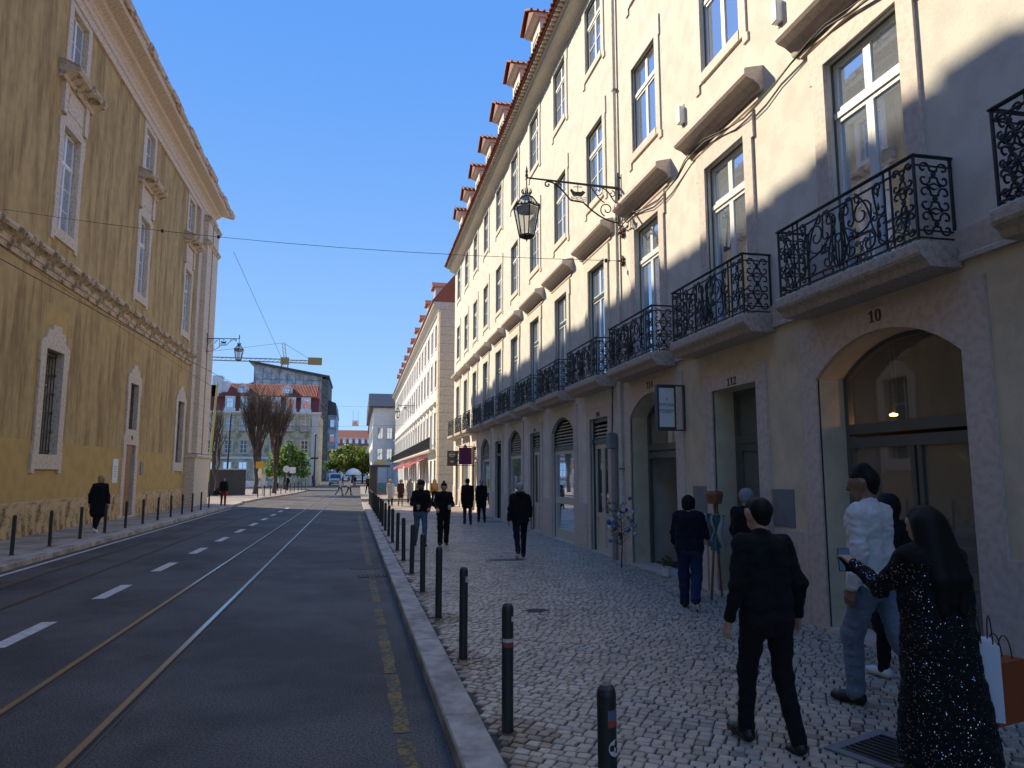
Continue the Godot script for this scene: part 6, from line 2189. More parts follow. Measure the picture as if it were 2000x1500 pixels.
# ---------- people: skeletons of tapered capsules, blended and meshed as surface nets
func sdf(bones: Array, cell: float, k: float, out: Array) -> void:   # appends to [vertices, normals, indices]
	var lo := V(1e9, 1e9, 1e9)
	var hi := -lo
	for b in bones:
		var r := maxf(b[2], b[3]) + k * 0.5 + cell * 3
		for p in [b[0], b[1]]:
			lo = lo.min(p - V(r, r, r)); hi = hi.max(p + V(r, r, r))
	var nx := int((hi.x - lo.x) / cell) + 2
	var ny := int((hi.y - lo.y) / cell) + 2
	var nz := int((hi.z - lo.z) / cell) + 2
	var f := PackedFloat32Array()
	f.resize(nx * ny * nz)
	f.fill(1000.0)
	for b in bones:
		var a: Vector3 = b[0]
		var e: Vector3 = b[1]
		var ra: float = b[2]
		var rb: float = b[3]
		var ba := e - a
		var bb := maxf(ba.length_squared(), 1e-9)
		var m := maxf(ra, rb) + k + cell * 2.1
		var l := a.min(e) - V(m, m, m) - lo
		var g := a.max(e) + V(m, m, m) - lo
		for iz in range(maxi(int(l.z / cell), 0), mini(int(g.z / cell) + 1, nz - 1) + 1):
			for iy in range(maxi(int(l.y / cell), 0), mini(int(g.y / cell) + 1, ny - 1) + 1):
				var row := (iz * ny + iy) * nx
				for ix in range(maxi(int(l.x / cell), 0), mini(int(g.x / cell) + 1, nx - 1) + 1):
					var pa := Vector3(lo.x + ix * cell, lo.y + iy * cell, lo.z + iz * cell) - a
					var h := clampf(pa.dot(ba) / bb, 0.0, 1.0)
					var d := (pa - ba * h).length() - (ra + (rb - ra) * h)
					var o := f[row + ix]
					var df := absf(o - d)
					if df < k:
						var q := (k - df) / k
						f[row + ix] = minf(o, d) - q * q * k * 0.25
					elif d < o: f[row + ix] = d
	var vs: PackedVector3Array = out[0]
	var ns: PackedVector3Array = out[1]
	var ids: PackedInt32Array = out[2]
	var at := PackedInt32Array()
	at.resize(nx * ny * nz)
	at.fill(-1)
	var sy := nx
	var sz := nx * ny
	var offs := [0, 1, sy, sy + 1, sz, sz + 1, sz + sy, sz + sy + 1]
	var edges := [[0, 1], [2, 3], [4, 5], [6, 7], [0, 2], [1, 3], [4, 6], [5, 7], [0, 4], [1, 5], [2, 6], [3, 7]]
	var lim := cell * 2.0
	var live := PackedInt32Array()
	for iz in nz - 1:
		for iy in ny - 1:
			var i := (iz * ny + iy) * nx
			for ix in nx - 1:
				var c0 := f[i + ix]
				if c0 > lim or c0 < -lim: continue
				var j := i + ix
				var c := [c0, f[j + 1], f[j + sy], f[j + sy + 1], f[j + sz], f[j + sz + 1], f[j + sz + sy], f[j + sz + sy + 1]]
				var neg := 0
				for q in c:
					if q < 0: neg += 1
				if neg == 0 or neg == 8: continue
				var acc := Vector3.ZERO
				var cnt := 0
				for ed in edges:
					var u: float = c[ed[0]]
					var w: float = c[ed[1]]
					if (u < 0) != (w < 0):
						var t := u / (u - w)
						var p0 := Vector3(ed[0] & 1, (ed[0] >> 1) & 1, ed[0] >> 2)
						var p1 := Vector3(ed[1] & 1, (ed[1] >> 1) & 1, ed[1] >> 2)
						acc += p0.lerp(p1, t)
						cnt += 1
				at[j] = vs.size()
				live.append(j)
				vs.append(lo + (Vector3(ix, iy, iz) + acc / cnt) * cell)
				var cl := []
				for q in c: cl.append(clampf(q, -lim, lim))
				ns.append(Vector3(cl[1] + cl[3] + cl[5] + cl[7] - cl[0] - cl[2] - cl[4] - cl[6], cl[2] + cl[3] + cl[6] + cl[7] - cl[0] - cl[1] - cl[4] - cl[5], cl[4] + cl[5] + cl[6] + cl[7] - cl[0] - cl[1] - cl[2] - cl[3]).normalized())
	for j in live:
		var neg := f[j] < 0
		for ax in 3:
			var s: int = [1, sy, sz][ax]
			var s1: int = [sy, sz, 1][ax]
			var s2: int = [sz, 1, sy][ax]
			if (f[j + s] < 0) == neg: continue
			var a := at[j]
			var b := at[j - s1] if j >= s1 else -1
			var c := at[j - s1 - s2] if j >= s1 + s2 else -1
			var d := at[j - s2] if j >= s2 else -1
			if b < 0 or c < 0 or d < 0: continue
			if neg: ids.append_array(PackedInt32Array([a, c, b, a, d, c]))
			else: ids.append_array(PackedInt32Array([a, b, c, a, c, d]))
	out[0] = vs; out[1] = ns; out[2] = ids

func sdf_mesh(sets: Array, fold := 0.0) -> ArrayMesh:   # sets: [[bones, cell, k], ...] joined into one mesh; fold: depth of creases in cloth
	var out := [PackedVector3Array(), PackedVector3Array(), PackedInt32Array()]
	for s in sets: sdf(s[0], s[1], s[2], out)
	if fold > 0.0:
		if not cache.has("fold"): cache.fold = noise(91, 1.0, 2)
		var fn: FastNoiseLite = cache.fold
		var vs: PackedVector3Array = out[0]
		var ns: PackedVector3Array = out[1]
		var sh := rng.randf() * 50.0
		for i in vs.size():
			var p := vs[i]
			var q := Vector3(p.x * 7.0 + p.y * 5.0 + sh, p.y * 9.0 - p.x * 3.0, p.z * 7.0)
			var f0 := fn.get_noise_3dv(q)
			var e := 0.08
			var gx := (fn.get_noise_3dv(q + Vector3(7.0, -3.0, 0) * e * 0.12) - f0) / (e * 0.12)
			var gy := (fn.get_noise_3dv(q + Vector3(5.0, 9.0, 0) * e * 0.12) - f0) / (e * 0.12)
			var gz := (fn.get_noise_3dv(q + Vector3(0, 0, 7.0) * e * 0.12) - f0) / (e * 0.12)
			var n := ns[i]
			var g := Vector3(gx, gy, gz)
			g -= n * g.dot(n)
			vs[i] = p + n * f0 * fold
			ns[i] = (n - g * fold).normalized()
		out[0] = vs; out[1] = ns
	var am := ArrayMesh.new()
	var arr := []
	arr.resize(Mesh.ARRAY_MAX)
	arr[Mesh.ARRAY_VERTEX] = out[0]
	arr[Mesh.ARRAY_NORMAL] = out[1]
	arr[Mesh.ARRAY_INDEX] = out[2]
	am.add_surface_from_arrays(Mesh.PRIMITIVE_TRIANGLES, arr)
	return am

# A figure facing +z, feet at the origin. cfg: H, w (girth), legs [[thigh, shin] left, right] and arms [[pitch, out, bend] left, right] in degrees,
# lean, turn (head), top, bottom, hair, skin, hem (height of the hem), loose, style, cell
func person(label: String, at: Vector3, yaw: float, c: Dictionary) -> Node3D:
	var n := thing("person", label, "person", at, yaw, c.get("group", ""))
	var s: float = c.get("H", 1.65) / 1.7
	var w: float = c.get("w", 1.0) * s
	var cell: float = c.get("cell", 0.016)
	var lean := deg_to_rad(c.get("lean", 3.0))
	var legs: Array = c.get("legs", [[14, 4], [-10, -22]])
	var arms: Array = c.get("arms", [[-12, 8, 12], [14, 8, 14]])
	var J := {}
	for i in 2:
		var sx := 1.0 if i == 0 else -1.0
		var hip := V(0.088 * w * sx, 0.90 * s, 0)
		var t := deg_to_rad(legs[i][0])
		var q := deg_to_rad(legs[i][1])
		var knee := hip + V(0.004 * sx, -cos(t), sin(t)) * 0.42 * s
		var ank := knee + V(0, -cos(q), sin(q)) * 0.40 * s
		J["hip%d" % i] = hip; J["knee%d" % i] = knee; J["ank%d" % i] = ank
	var drop: float = minf(J.ank0.y, J.ank1.y) - 0.085 * s
	for k in J: J[k] = J[k] - V(0, drop, 0)
	var base := V(0, 0.90 * s - drop, 0)
	var B := Basis(Vector3.RIGHT, lean)
	var L := func(x: float, y: float, z: float) -> Vector3: return base + B * V(x * w, (y - 0.90) * s, z * w)
	for i in 2:
		var sx := 1.0 if i == 0 else -1.0
		var a: Array = arms[i]
		var sh: Vector3 = L.call(0.165 * sx, 1.385, -0.01)
		var p := deg_to_rad(a[0])
		var o := deg_to_rad(a[1])
		var d := V(sin(o) * sx, -cos(o) * cos(p), sin(p) * cos(o))
		var el := sh + d * 0.285 * s
		var e := p + deg_to_rad(a[2])
		var inn: float = deg_to_rad(a[3]) if a.size() > 3 else 0.0
		var fd := V(sin(o * 0.6) * sx - sin(inn) * sx, -cos(e) * cos(inn), sin(e) * cos(inn)).normalized()
		var wr := el + fd * 0.25 * s
		J["sh%d" % i] = sh; J["el%d" % i] = el; J["wr%d" % i] = wr; J["fd%d" % i] = fd
	var hd: Vector3 = L.call(0, 1.585, 0.015)
	var HB := B * Basis(Vector3.UP, deg_to_rad(c.get("turn", 0.0))) * Basis(Vector3.RIGHT, deg_to_rad(c.get("nod", 0.0)))
	var K := func(x: float, y: float, z: float) -> Vector3: return hd + HB * (V(x, y, z) * s)
	# body
	var bb := []
	for sx in [-1, 1]:
		bb.append([L.call(0.065 * sx, 1.31, 0), L.call(0.055 * sx, 0.95, 0), 0.082 * w, 0.078 * w])
	bb.append([L.call(-0.13, 1.38, -0.01), L.call(0.13, 1.38, -0.01), 0.036 * w, 0.036 * w])
	bb.append([L.call(0, 1.42, -0.015), K.call(0, -0.07, -0.015), 0.056 * s, 0.052 * s])
	for i in 2:
		bb.append([J["sh%d" % i], J["el%d" % i], 0.036 * s, 0.032 * s])
		bb.append([J["el%d" % i], J["wr%d" % i], 0.031 * s, 0.026 * s])
		bb.append([J["hip%d" % i], J["knee%d" % i], 0.066 * w, 0.043 * s])
		bb.append([J["knee%d" % i], J["ank%d" % i], 0.042 * s, 0.034 * s])
	var hc: float = c.get("hcell", 0.011)
	var head := [[K.call(0, 0.028, -0.018), K.call(0, 0.03, 0.012), 0.083 * s, 0.080 * s], [K.call(0, 0.0, 0.03), K.call(0, -0.075, 0.048), 0.062 * s, 0.040 * s], [K.call(0, -0.05, -0.02), K.call(0, -0.13, -0.03), 0.055 * s, 0.053 * s],
		[K.call(0, 0.005, 0.095), K.call(0, -0.028, 0.108), 0.010 * s, 0.014 * s], [K.call(-0.02, -0.062, 0.078), K.call(0.02, -0.062, 0.078), 0.012 * s, 0.012 * s], [K.call(-0.03, 0.022, 0.078), K.call(0.03, 0.022, 0.078), 0.015 * s, 0.015 * s]]
	for sx in [-1, 1]: head.append([K.call(0.081 * sx, 0.018, -0.008), K.call(0.077 * sx, -0.028, 0.0), 0.016 * s, 0.011 * s])
	var sets := [[bb, cell, 0.04], [head, hc, 0.025]]
	var fine: float = c.get("fcell", 0.0)
	for i in 2:
		var wr: Vector3 = J["wr%d" % i]
		var fd: Vector3 = J["fd%d" % i]
		var sx := 1.0 if i == 0 else -1.0
		var side := (V(0, 0, 1) - fd * fd.z).normalized() if absf(fd.z) < 0.8 else (V(-sx, 0, 0) - fd * fd.x * -sx).normalized()
		var palm := fd.cross(side).normalized() * (1.0 if i == 0 else -1.0)
		J["side%d" % i] = side; J["palm%d" % i] = palm
		var hb := [[wr - fd * 0.03 * s, wr + fd * 0.02 * s, 0.027 * s, 0.026 * s]]
		var curl: float = c.get("curl%d" % i, 0.5)
		for q in 4:
			var off := side * (0.030 - 0.02 * q) * s
			var ln: float = [0.040, 0.045, 0.042, 0.033][q] * s
			hb.append([wr + fd * 0.02 * s + off * 0.6, wr + fd * 0.085 * s + off, 0.015 * s, 0.0125 * s])
			var k0 := wr + fd * 0.088 * s + off
			var d1 := (fd * cos(curl) + palm * sin(curl)).normalized()
			var d2 := (fd * cos(curl * 2.2) + palm * sin(curl * 2.2)).normalized()
			hb.append([k0, k0 + d1 * ln, 0.0105 * s, 0.009 * s])
			hb.append([k0 + d1 * ln, k0 + d1 * ln + d2 * ln * 0.9, 0.009 * s, 0.0075 * s])
		var t0 := wr + fd * 0.025 * s + side * 0.025 * s
		var t1 := t0 + (fd * 0.7 + side * 0.6 + palm * 0.4).normalized() * 0.045 * s
		hb.append([t0, t1, 0.014 * s, 0.011 * s])
		hb.append([t1, t1 + (fd + palm * 0.5).normalized() * 0.032 * s, 0.010 * s, 0.008 * s])
		sets.append([hb, fine if fine > 0 else 0.009, 0.008])
	part("body", n, sdf_mesh(sets), M[c.get("skin", "skin")])
	# trousers
	var lo: float = c.get("loose", 1.0)
	var tb := []
	for sx in [-1, 1]: tb.append([L.call(0.06 * sx, 0.98, -0.005), L.call(0.065 * sx, 0.86, -0.015), 0.105 * w, 0.112 * w])
	for i in 2:
		tb.append([J["hip%d" % i], J["knee%d" % i], 0.094 * w, 0.066 * s * lo])
		tb.append([J["knee%d" % i], J["ank%d" % i] + V(0, 0.0, -0.005), 0.064 * s * lo, 0.056 * s * lo])
	part("trousers", n, sdf_mesh([[tb, cell, 0.035]], 0.012), M["cloth_" + c.get("bottom", "black")])
	# shoes
	var sb := []
	for i in 2:
		var an: Vector3 = J["ank%d" % i]
		var q := deg_to_rad(legs[i][1])
		var tilt := clampf(-q * 1.1, -0.25, 0.7)
		var fw := V(0.12 if i == 0 else -0.12, -sin(tilt), cos(tilt)).normalized()
		var heel := an + V(0, -0.035 * s, -0.03 * s)
		sb.append([heel, heel + fw * 0.13 * s + V(0, -0.012 * s, 0), 0.043 * s, 0.04 * s])
		sb.append([heel + fw * 0.13 * s + V(0, -0.012 * s, 0), heel + fw * 0.19 * s + V(0, -0.016 * s, 0), 0.038 * s, 0.03 * s])
		sb.append([an + V(0, 0.02, 0), heel, 0.045 * s, 0.043 * s])
	part("shoes", n, sdf_mesh([[sb, minf(cell, 0.014), 0.02]]), M[c.get("shoes", "leather")])
	if c.has("sole"):
		var so := []
		for i in 2:
			var an: Vector3 = J["ank%d" % i]
			var q := deg_to_rad(legs[i][1])
			var tilt := clampf(-q * 1.1, -0.25, 0.7)
			var fw := V(0.12 if i == 0 else -0.12, -sin(tilt), cos(tilt)).normalized()
			var dn := V(0, -cos(tilt), -sin(tilt))
			for sx in [-1, 1]:
				var h2: Vector3 = an + V(0.02 * sx, -0.035 * s, -0.03 * s) + dn * 0.033 * s
				so.append([h2, h2 + fw * 0.19 * s, 0.022 * s, 0.018 * s])
		part("soles", n, sdf_mesh([[so, 0.012, 0.02]]), M[c.sole])
	# top
	var g: float = c.get("bulk", 1.0)
	var hem: float = c.get("hem", 0.84)
	var ub := []
	for sx in [-1, 1]:
		ub.append([L.call(0.075 * sx, 1.33, 0.0), L.call(0.07 * sx, 1.08, 0.005), 0.112 * w * g, 0.104 * w * g])
		ub.append([L.call(0.07 * sx, 1.08, 0.005), L.call(0.07 * sx, maxf(hem + 0.1, 0.88), -0.008), 0.104 * w * g, 0.114 * w * g])
	ub.append([L.call(-0.145, 1.388, -0.012), L.call(0.145, 1.388, -0.012), 0.056 * w * g, 0.062 * w * g])
	ub.append([L.call(0, 1.36, -0.02), L.call(0, 1.45, -0.012), 0.09 * w, c.get("collar", 0.062) * s])
	if hem < 0.78:
		var fl: float = c.get("flare", 1.0)
		var mid: Vector3 = (J.knee0 + J.knee1) * 0.5
		for i in 2:
			var kn: Vector3 = J["knee%d" % i]
			var hp: Vector3 = J["hip%d" % i]
			var t := clampf((0.90 - hem) / 0.42, 0.0, 1.0)
			var e: Vector3 = hp.lerp(kn.lerp(mid, 0.25), t)
			if hem < 0.48: e = (J["ank%d" % i] as Vector3).lerp((J.ank0 + J.ank1) * 0.5, 0.35) + V(0, hem * s, 0)
			ub.append([L.call(0.06 * (1 if i == 0 else -1), 0.95, -0.005), e, 0.115 * w * g, 0.125 * w * g * fl])
		if hem < 0.6: ub.append([base + V(0, -0.05, 0), V(mid.x, hem * s, mid.z), 0.12 * w, 0.13 * w * fl])
	for i in 2:
		ub.append([J["sh%d" % i], J["el%d" % i], 0.060 * s * minf(g, 1.1), 0.052 * s * minf(g, 1.1)])
		ub.append([J["el%d" % i], (J["wr%d" % i] as Vector3) - (J["fd%d" % i] as Vector3) * 0.012, 0.052 * s * g, 0.041 * s * g])
	if c.get("hood", false): ub.append([L.call(-0.07, 1.44, -0.085), L.call(0.07, 1.44, -0.085), 0.06 * s, 0.06 * s])
	var top := part(c.get("topname", "jacket"), n, sdf_mesh([[ub, cell, 0.03]], 0.014), M["cloth_" + c.get("top", "black")])
	# hair or hat
	var hb2 := []
	var st: String = c.get("style", "short")
	if st == "beanie" or st == "hood":
		hb2 = [[K.call(0, 0.05, -0.022), K.call(0, 0.06, 0.01), 0.094 * s, 0.088 * s], [K.call(0, 0.03, -0.03), K.call(0, 0.0, -0.035), 0.092 * s, 0.085 * s]]
		if st == "hood": hb2.append([K.call(0, -0.05, -0.05), K.call(0, -0.12, -0.05), 0.09 * s, 0.09 * s])
	elif st != "bald":
		hb2 = [[K.call(0, 0.042, -0.03), K.call(0, 0.05, 0.012), 0.086 * s, 0.078 * s], [K.call(0, 0.02, -0.045), K.call(0, -0.03, -0.05), 0.07 * s, 0.055 * s]]
		if st == "quiff": hb2.append([K.call(-0.02, 0.105, 0.03), K.call(0.02, 0.115, -0.02), 0.045 * s, 0.05 * s])
		if st == "bob":
			for sx in [-1, 1]: hb2.append([K.call(0.06 * sx, 0.03, -0.02), K.call(0.068 * sx, -0.07, -0.012), 0.045 * s, 0.034 * s])
			hb2.append([K.call(0, -0.02, -0.06), K.call(0, -0.09, -0.055), 0.065 * s, 0.05 * s])
		if st == "bun": hb2.append([K.call(0, 0.15, -0.03), K.call(0, 0.16, -0.03), 0.035 * s, 0.03 * s])
		if st == "long":
			for sx in [-1, 1]: hb2.append([K.call(0.06 * sx, 0.02, -0.02), L.call(0.085 * sx, 1.33, -0.07), 0.05 * s, 0.05 * s])
			for hx in [-0.07, 0.0, 0.07]:
				hb2.append([K.call(hx * 0.6, 0.0, -0.06), L.call(hx, 1.25, -0.115), 0.075 * s, 0.06 * s])
				hb2.append([L.call(hx, 1.25, -0.115), L.call(hx * 0.9 + 0.01, 1.12 - absf(hx) * 0.8, -0.12), 0.06 * s, 0.03 * s])
	if hb2: part("hat" if st in ["beanie", "hood", "cap"] else "hair", n, sdf_mesh([[hb2, minf(hc, 0.012), 0.03]]), M[c.get("hair", "hair_black")])
	if c.get("face", false):
		var ey := MB.new()
		for sx in [-1, 1]: ey.lathe([[0.0, -0.008 * s], [0.008 * s, 0.0], [0.0, 0.008 * s]], K.call(0.031 * sx, 0.004, 0.083), 8)
		part("eyes", n, ey, M.hair_black)
	if c.get("beard", false):
		part("beard", n, sdf_mesh([[[[K.call(-0.045, -0.06, 0.045), K.call(0, -0.095, 0.072), 0.026 * s, 0.034 * s], [K.call(0.045, -0.06, 0.045), K.call(0, -0.095, 0.072), 0.026 * s, 0.034 * s]], 0.011, 0.02]]), M.hair_black)
	J.K = K; J.L = L; J.s = s; J.top = top
	n.set_meta("joints", 0)
	n.remove_meta("joints")
	cache["last"] = J
	return n

func bag_mesh(w: float, h: float, d: float, flat := false) -> MB:
	var b := MB.new()
	var q := w * 0.5
	b.prism(P2([-q, 0, q, 0, q * 0.96, h, -q * 0.96, h]), -d / 2, d / 2)
	return b

func people() -> void:
	var J: Dictionary
	# the man in black walking away
	person("man in plain black sweater and black trousers walking away beside door 112", V(2.72, SW, -4.5), PI + 0.06, {"H": 1.64, "w": 1.06, "top": "black", "bottom": "black", "topname": "sweater", "hem": 0.88, "legs": [[16, 6], [-4, -18]], "arms": [[-6, 12, 22], [-16, 12, 34]], "cell": 0.014, "fcell": 0.006, "style": "short", "hair": "hair_black", "turn": 4})
	# tall man in an off-white overshirt
	person("tall dark-haired man in off-white overshirt and pale jeans at the arched shop", V(4.02, SW, -5.05), PI + 0.35, {"H": 1.86, "w": 1.02, "top": "offwhite", "bottom": "jeans_light", "topname": "overshirt", "hem": 0.80, "bulk": 1.06, "legs": [[20, 0], [-14, -34]], "arms": [[-10, 10, 24], [10, 8, 20]], "cell": 0.014, "fcell": 0.006, "style": "quiff", "turn": 25, "skin": "skin_dark", "loose": 1.15})
	# woman in the sequinned coat dress, phone in her left hand
	person("woman with long black hair in a long black sequinned coat holding up a phone", V(3.36, SW, -3.72), PI + 0.1, {"H": 1.60, "w": 1.2, "top": "black", "bottom": "black", "topname": "coat", "hem": 0.12, "flare": 1.12, "bulk": 1.1, "legs": [[8, 4], [-6, -12]], "arms": [[42, 8, 78, 8], [2, 14, 6]], "cell": 0.015, "fcell": 0.006, "style": "long", "turn": 6})
	J = cache.last
	# sequins scattered on the coat: little mirrors lying on the cloth
	var arr: Array = (J.top.mesh as ArrayMesh).surface_get_arrays(0)
	var vs: PackedVector3Array = arr[Mesh.ARRAY_VERTEX]
	var nn: PackedVector3Array = arr[Mesh.ARRAY_NORMAL]
	var sq := MB.new()
	for i in 5200:
		var k := rng.randi() % vs.size()
		var q := vs[k]
		if q.y > 1.28: continue
		var nr := (nn[k] + V(rng.randf_range(-1, 1), rng.randf_range(-1, 1), rng.randf_range(-1, 1)) * 0.35).normalized()
		var p: Vector3 = q + nn[k] * 0.003 + V(rng.randf_range(-1, 1), rng.randf_range(-1, 1), rng.randf_range(-1, 1)) * 0.006
		var t := nr.cross(Vector3.UP).normalized() * 0.0021
		var u := nr.cross(t).normalized() * 0.0021
		sq.quad(p - t - u, p + t - u, p + t + u, p - t + u)
	var sqm := MeshInstance3D.new()
	sqm.name = "sequins"
	sqm.mesh = sq.mesh()
	sqm.material_override = M.sequin
	J.top.add_child(sqm)
	sqm.set_meta("kind", "stuff")
	var me: Node3D = J.top.get_parent()
	var hp: Vector3 = me.transform * ((J.wr0 as Vector3) + (J.fd0 as Vector3) * 0.09 + (J.palm0 as Vector3) * 0.03)
	var ph := thing("phone", "black mobile phone held up by the woman in the sequinned coat", "phone", hp)
	var pm := MB.new()
	pm.cbox(Vector3.ZERO, V(0.074, 0.15, 0.009), 0.003, Basis(Vector3.UP, -0.5) * Basis(Vector3.RIGHT, -0.3))
	part("case", ph, pm, M.leather)
	pm = MB.new()
	pm.box(V(0, 0, 0.006), V(0.066, 0.14, 0.001), Basis(Vector3.UP, -0.5) * Basis(Vector3.RIGHT, -0.3))
	part("screen", ph, pm, M.dark_glass)
	# companion half hidden behind her, with a white paper bag and an orange one
	person("person with dark hair in a black coat standing close in front of the tall man", V(4.72, SW, -5.65), PI + 0.15, {"H": 1.62, "w": 1.05, "top": "black", "bottom": "black", "hem": 0.5, "bulk": 1.08, "legs": [[14, 4], [-10, -20]], "arms": [[6, 8, 10], [-6, 12, 8]], "style": "bob", "shoes": "sole_white"})
	for q in [["paper_bag", "white paper shopping bag hanging beside the sequinned coat", "paper_white", V(3.70, 0.50, -3.74), 0.30, 0.42, 0.10, 0.95], ["paper_bag", "orange paper shopping bag with cord handles carried beside the sequinned coat", "bag_orange", V(3.90, 0.42, -3.84), 0.32, 0.36, 0.12, 0.25]]:
		var bg := thing(q[0], q[1], "shopping bag", q[3], q[7], "paper shopping bags")
		part("bag", bg, bag_mesh(q[4], q[5], q[6]), M[q[2]])
		var hm := MB.new()
		for z in [-0.03, 0.03]: hm.tube(bez(Vector2(-0.08, q[5]), Vector2(-0.06, q[5] + 0.2), Vector2(0.06, q[5] + 0.2), Vector2(0.08, q[5])).map(func(p): return V(p.x, p.y, z)), 0.004, 5)
		part("handle", bg, hm, M.leather)
		var fo := MB.new()
		fo.bx(-q[4] * 0.47, q[4] * 0.47, q[5] * 0.985, q[5] * 0.99, -q[6] * 0.45, q[6] * 0.45)
		part("mouth", bg, fo, M.leather)
	# woman in navy looking at the scarves
	person("person in navy jacket and dark jeans browsing the scarf stand", V(4.42, SW, -9.15), PI - 0.55, {"H": 1.50, "w": 1.12, "top": "navy", "bottom": "jeans_dark", "hem": 0.80, "bulk": 1.12, "legs": [[8, 0], [-10, -40]], "arms": [[10, 10, 40], [24, 8, 46]], "style": "bob", "loose": 1.3, "sole": "sole_white", "nod": 8})
	var pb := thing("plastic_bag", "crumpled white plastic bag hanging by the navy jacket at the wall", "plastic bag", V(4.72, 0.28, -9.85))
	var pbm := sdf_mesh([[[[V(0, 0.1, 0), V(0.02, 0.2, 0.03), 0.13, 0.11], [V(-0.04, 0.08, 0.06), V(0.03, 0.1, -0.07), 0.11, 0.12], [V(0, 0.3, 0), V(0.01, 0.5, 0), 0.07, 0.02]], 0.02, 0.06]])
	part("bag", pb, pbm, M.plastic)
	var pbh := MB.new()
	pbh.tube([V(0.01, 0.48, 0.0), V(-0.03, 0.58, 0.02), V(0.0, 0.66, 0.0), V(0.04, 0.58, -0.02), V(0.01, 0.48, 0.0)], 0.008, 5)
	part("handle", pb, pbh, M.plastic)
	person("person in grey beanie and long dark coat going in at door 112", V(5.05, SW, -8.75), PI - 1.0, {"H": 1.58, "w": 1.05, "top": "black", "bottom": "black", "hem": 0.62, "bulk": 1.1, "legs": [[6, 2], [-6, -10]], "arms": [[6, 8, 30], [4, 8, 20]], "style": "beanie", "hair": "cloth_grey"})
	# man with grey hair walking away
	person("grey-haired man in black padded jacket and white trainers walking away past the shop windows", V(3.42, SW, -15.2), PI - 0.1, {"H": 1.62, "w": 1.05, "top": "black", "bottom": "navy", "hem": 0.79, "bulk": 1.1, "hood": true, "legs": [[-16, -46], [18, 10]], "arms": [[-16, 12, 20], [20, 14, 20]], "style": "short", "hair": "hair_grey", "sole": "sole_white", "lean": 5})
	person("man in black coat and blue jeans walking away by the louvred shop", V(3.82, SW, -25.6), PI, {"H": 1.62, "w": 1.02, "top": "black", "bottom": "jeans_dark", "hem": 0.70, "bulk": 1.06, "legs": [[8, 2], [-12, -20]], "cell": 0.02, "style": "short"})
	person("second person in dark coat walking close to the shop windows", V(4.5, SW, -26.6), PI, {"H": 1.60, "w": 1.0, "top": "black", "bottom": "black", "hem": 0.66, "cell": 0.02, "style": "short", "hair": "hair_grey"})
	# the couple coming towards us, each with a drink
	person("bearded man in black hoodie, cap and ripped blue jeans walking with a paper cup", V(1.53, SW, -18.2), 0.05, {"H": 1.63, "w": 1.04, "top": "black", "bottom": "jeans", "hem": 0.86, "bulk": 1.1, "legs": [[16, 4], [-10, -30]], "arms": [[2, 14, 62, 20], [10, 14, 70, 30]], "style": "beanie", "hair": "hair_black", "skin": "skin_dark", "face": true, "beard": true, "nod": 14, "cell": 0.016})
	J = cache.last
	cup(J, 1, "paper cup in the hand of the bearded man")
	person("woman with a top bun in black tracksuit walking with a drink", V(2.12, SW, -18.3), -0.05, {"H": 1.57, "w": 1.04, "top": "black", "bottom": "black", "hem": 0.86, "bulk": 1.12, "loose": 1.25, "legs": [[-8, -18], [14, 6]], "arms": [[12, 14, 72, 26], [8, 16, 60, 20]], "style": "bun", "face": true, "nod": 8, "cell": 0.016})
	J = cache.last
	cup(J, 0, "paper cup in the hand of the woman in the tracksuit")
	# left pavement
	person("blond woman in black cape coat walking along the yellow palace", V(-7.85, SW, -24.4), PI - 0.25, {"H": 1.74, "w": 1.1, "top": "black", "bottom": "black", "hem": 0.60, "flare": 1.1, "bulk": 1.15, "legs": [[4, 0], [-10, -30]], "arms": [[-10, 16, 20], [-6, 16, 10]], "style": "bob", "hair": "hair_blond", "shoes": "sole_white", "lean": 4})
	person("woman with red-brown hair, black jacket and red trousers on the palace corner", V(-7.5, SW, -43.2), 0.25, {"H": 1.58, "w": 1.0, "top": "black", "bottom": "red", "hem": 0.85, "cell": 0.022, "style": "long", "hair": "hair_brown", "face": true, "bulk": 1.1})
	J = cache.last
	var sbg := thing("shoulder_bag", "large black bag on the arm of the woman in red trousers", "bag", V(-7.82, 0.85, -43.1))
	part("bag", sbg, sdf_mesh([[[[V(-0.1, 0, 0), V(0.12, 0.02, 0.02), 0.13, 0.12], [V(0, 0.15, 0), V(0.02, 0.2, 0), 0.1, 0.07]], 0.025, 0.05]]), M.leather)
	var sbh := MB.new()
	sbh.tube([V(-0.05, 0.2, 0), V(0.1, 0.5, 0.02), V(0.15, 0.2, 0.03)], 0.012, 5)
	part("strap", sbg, sbh, M.leather)
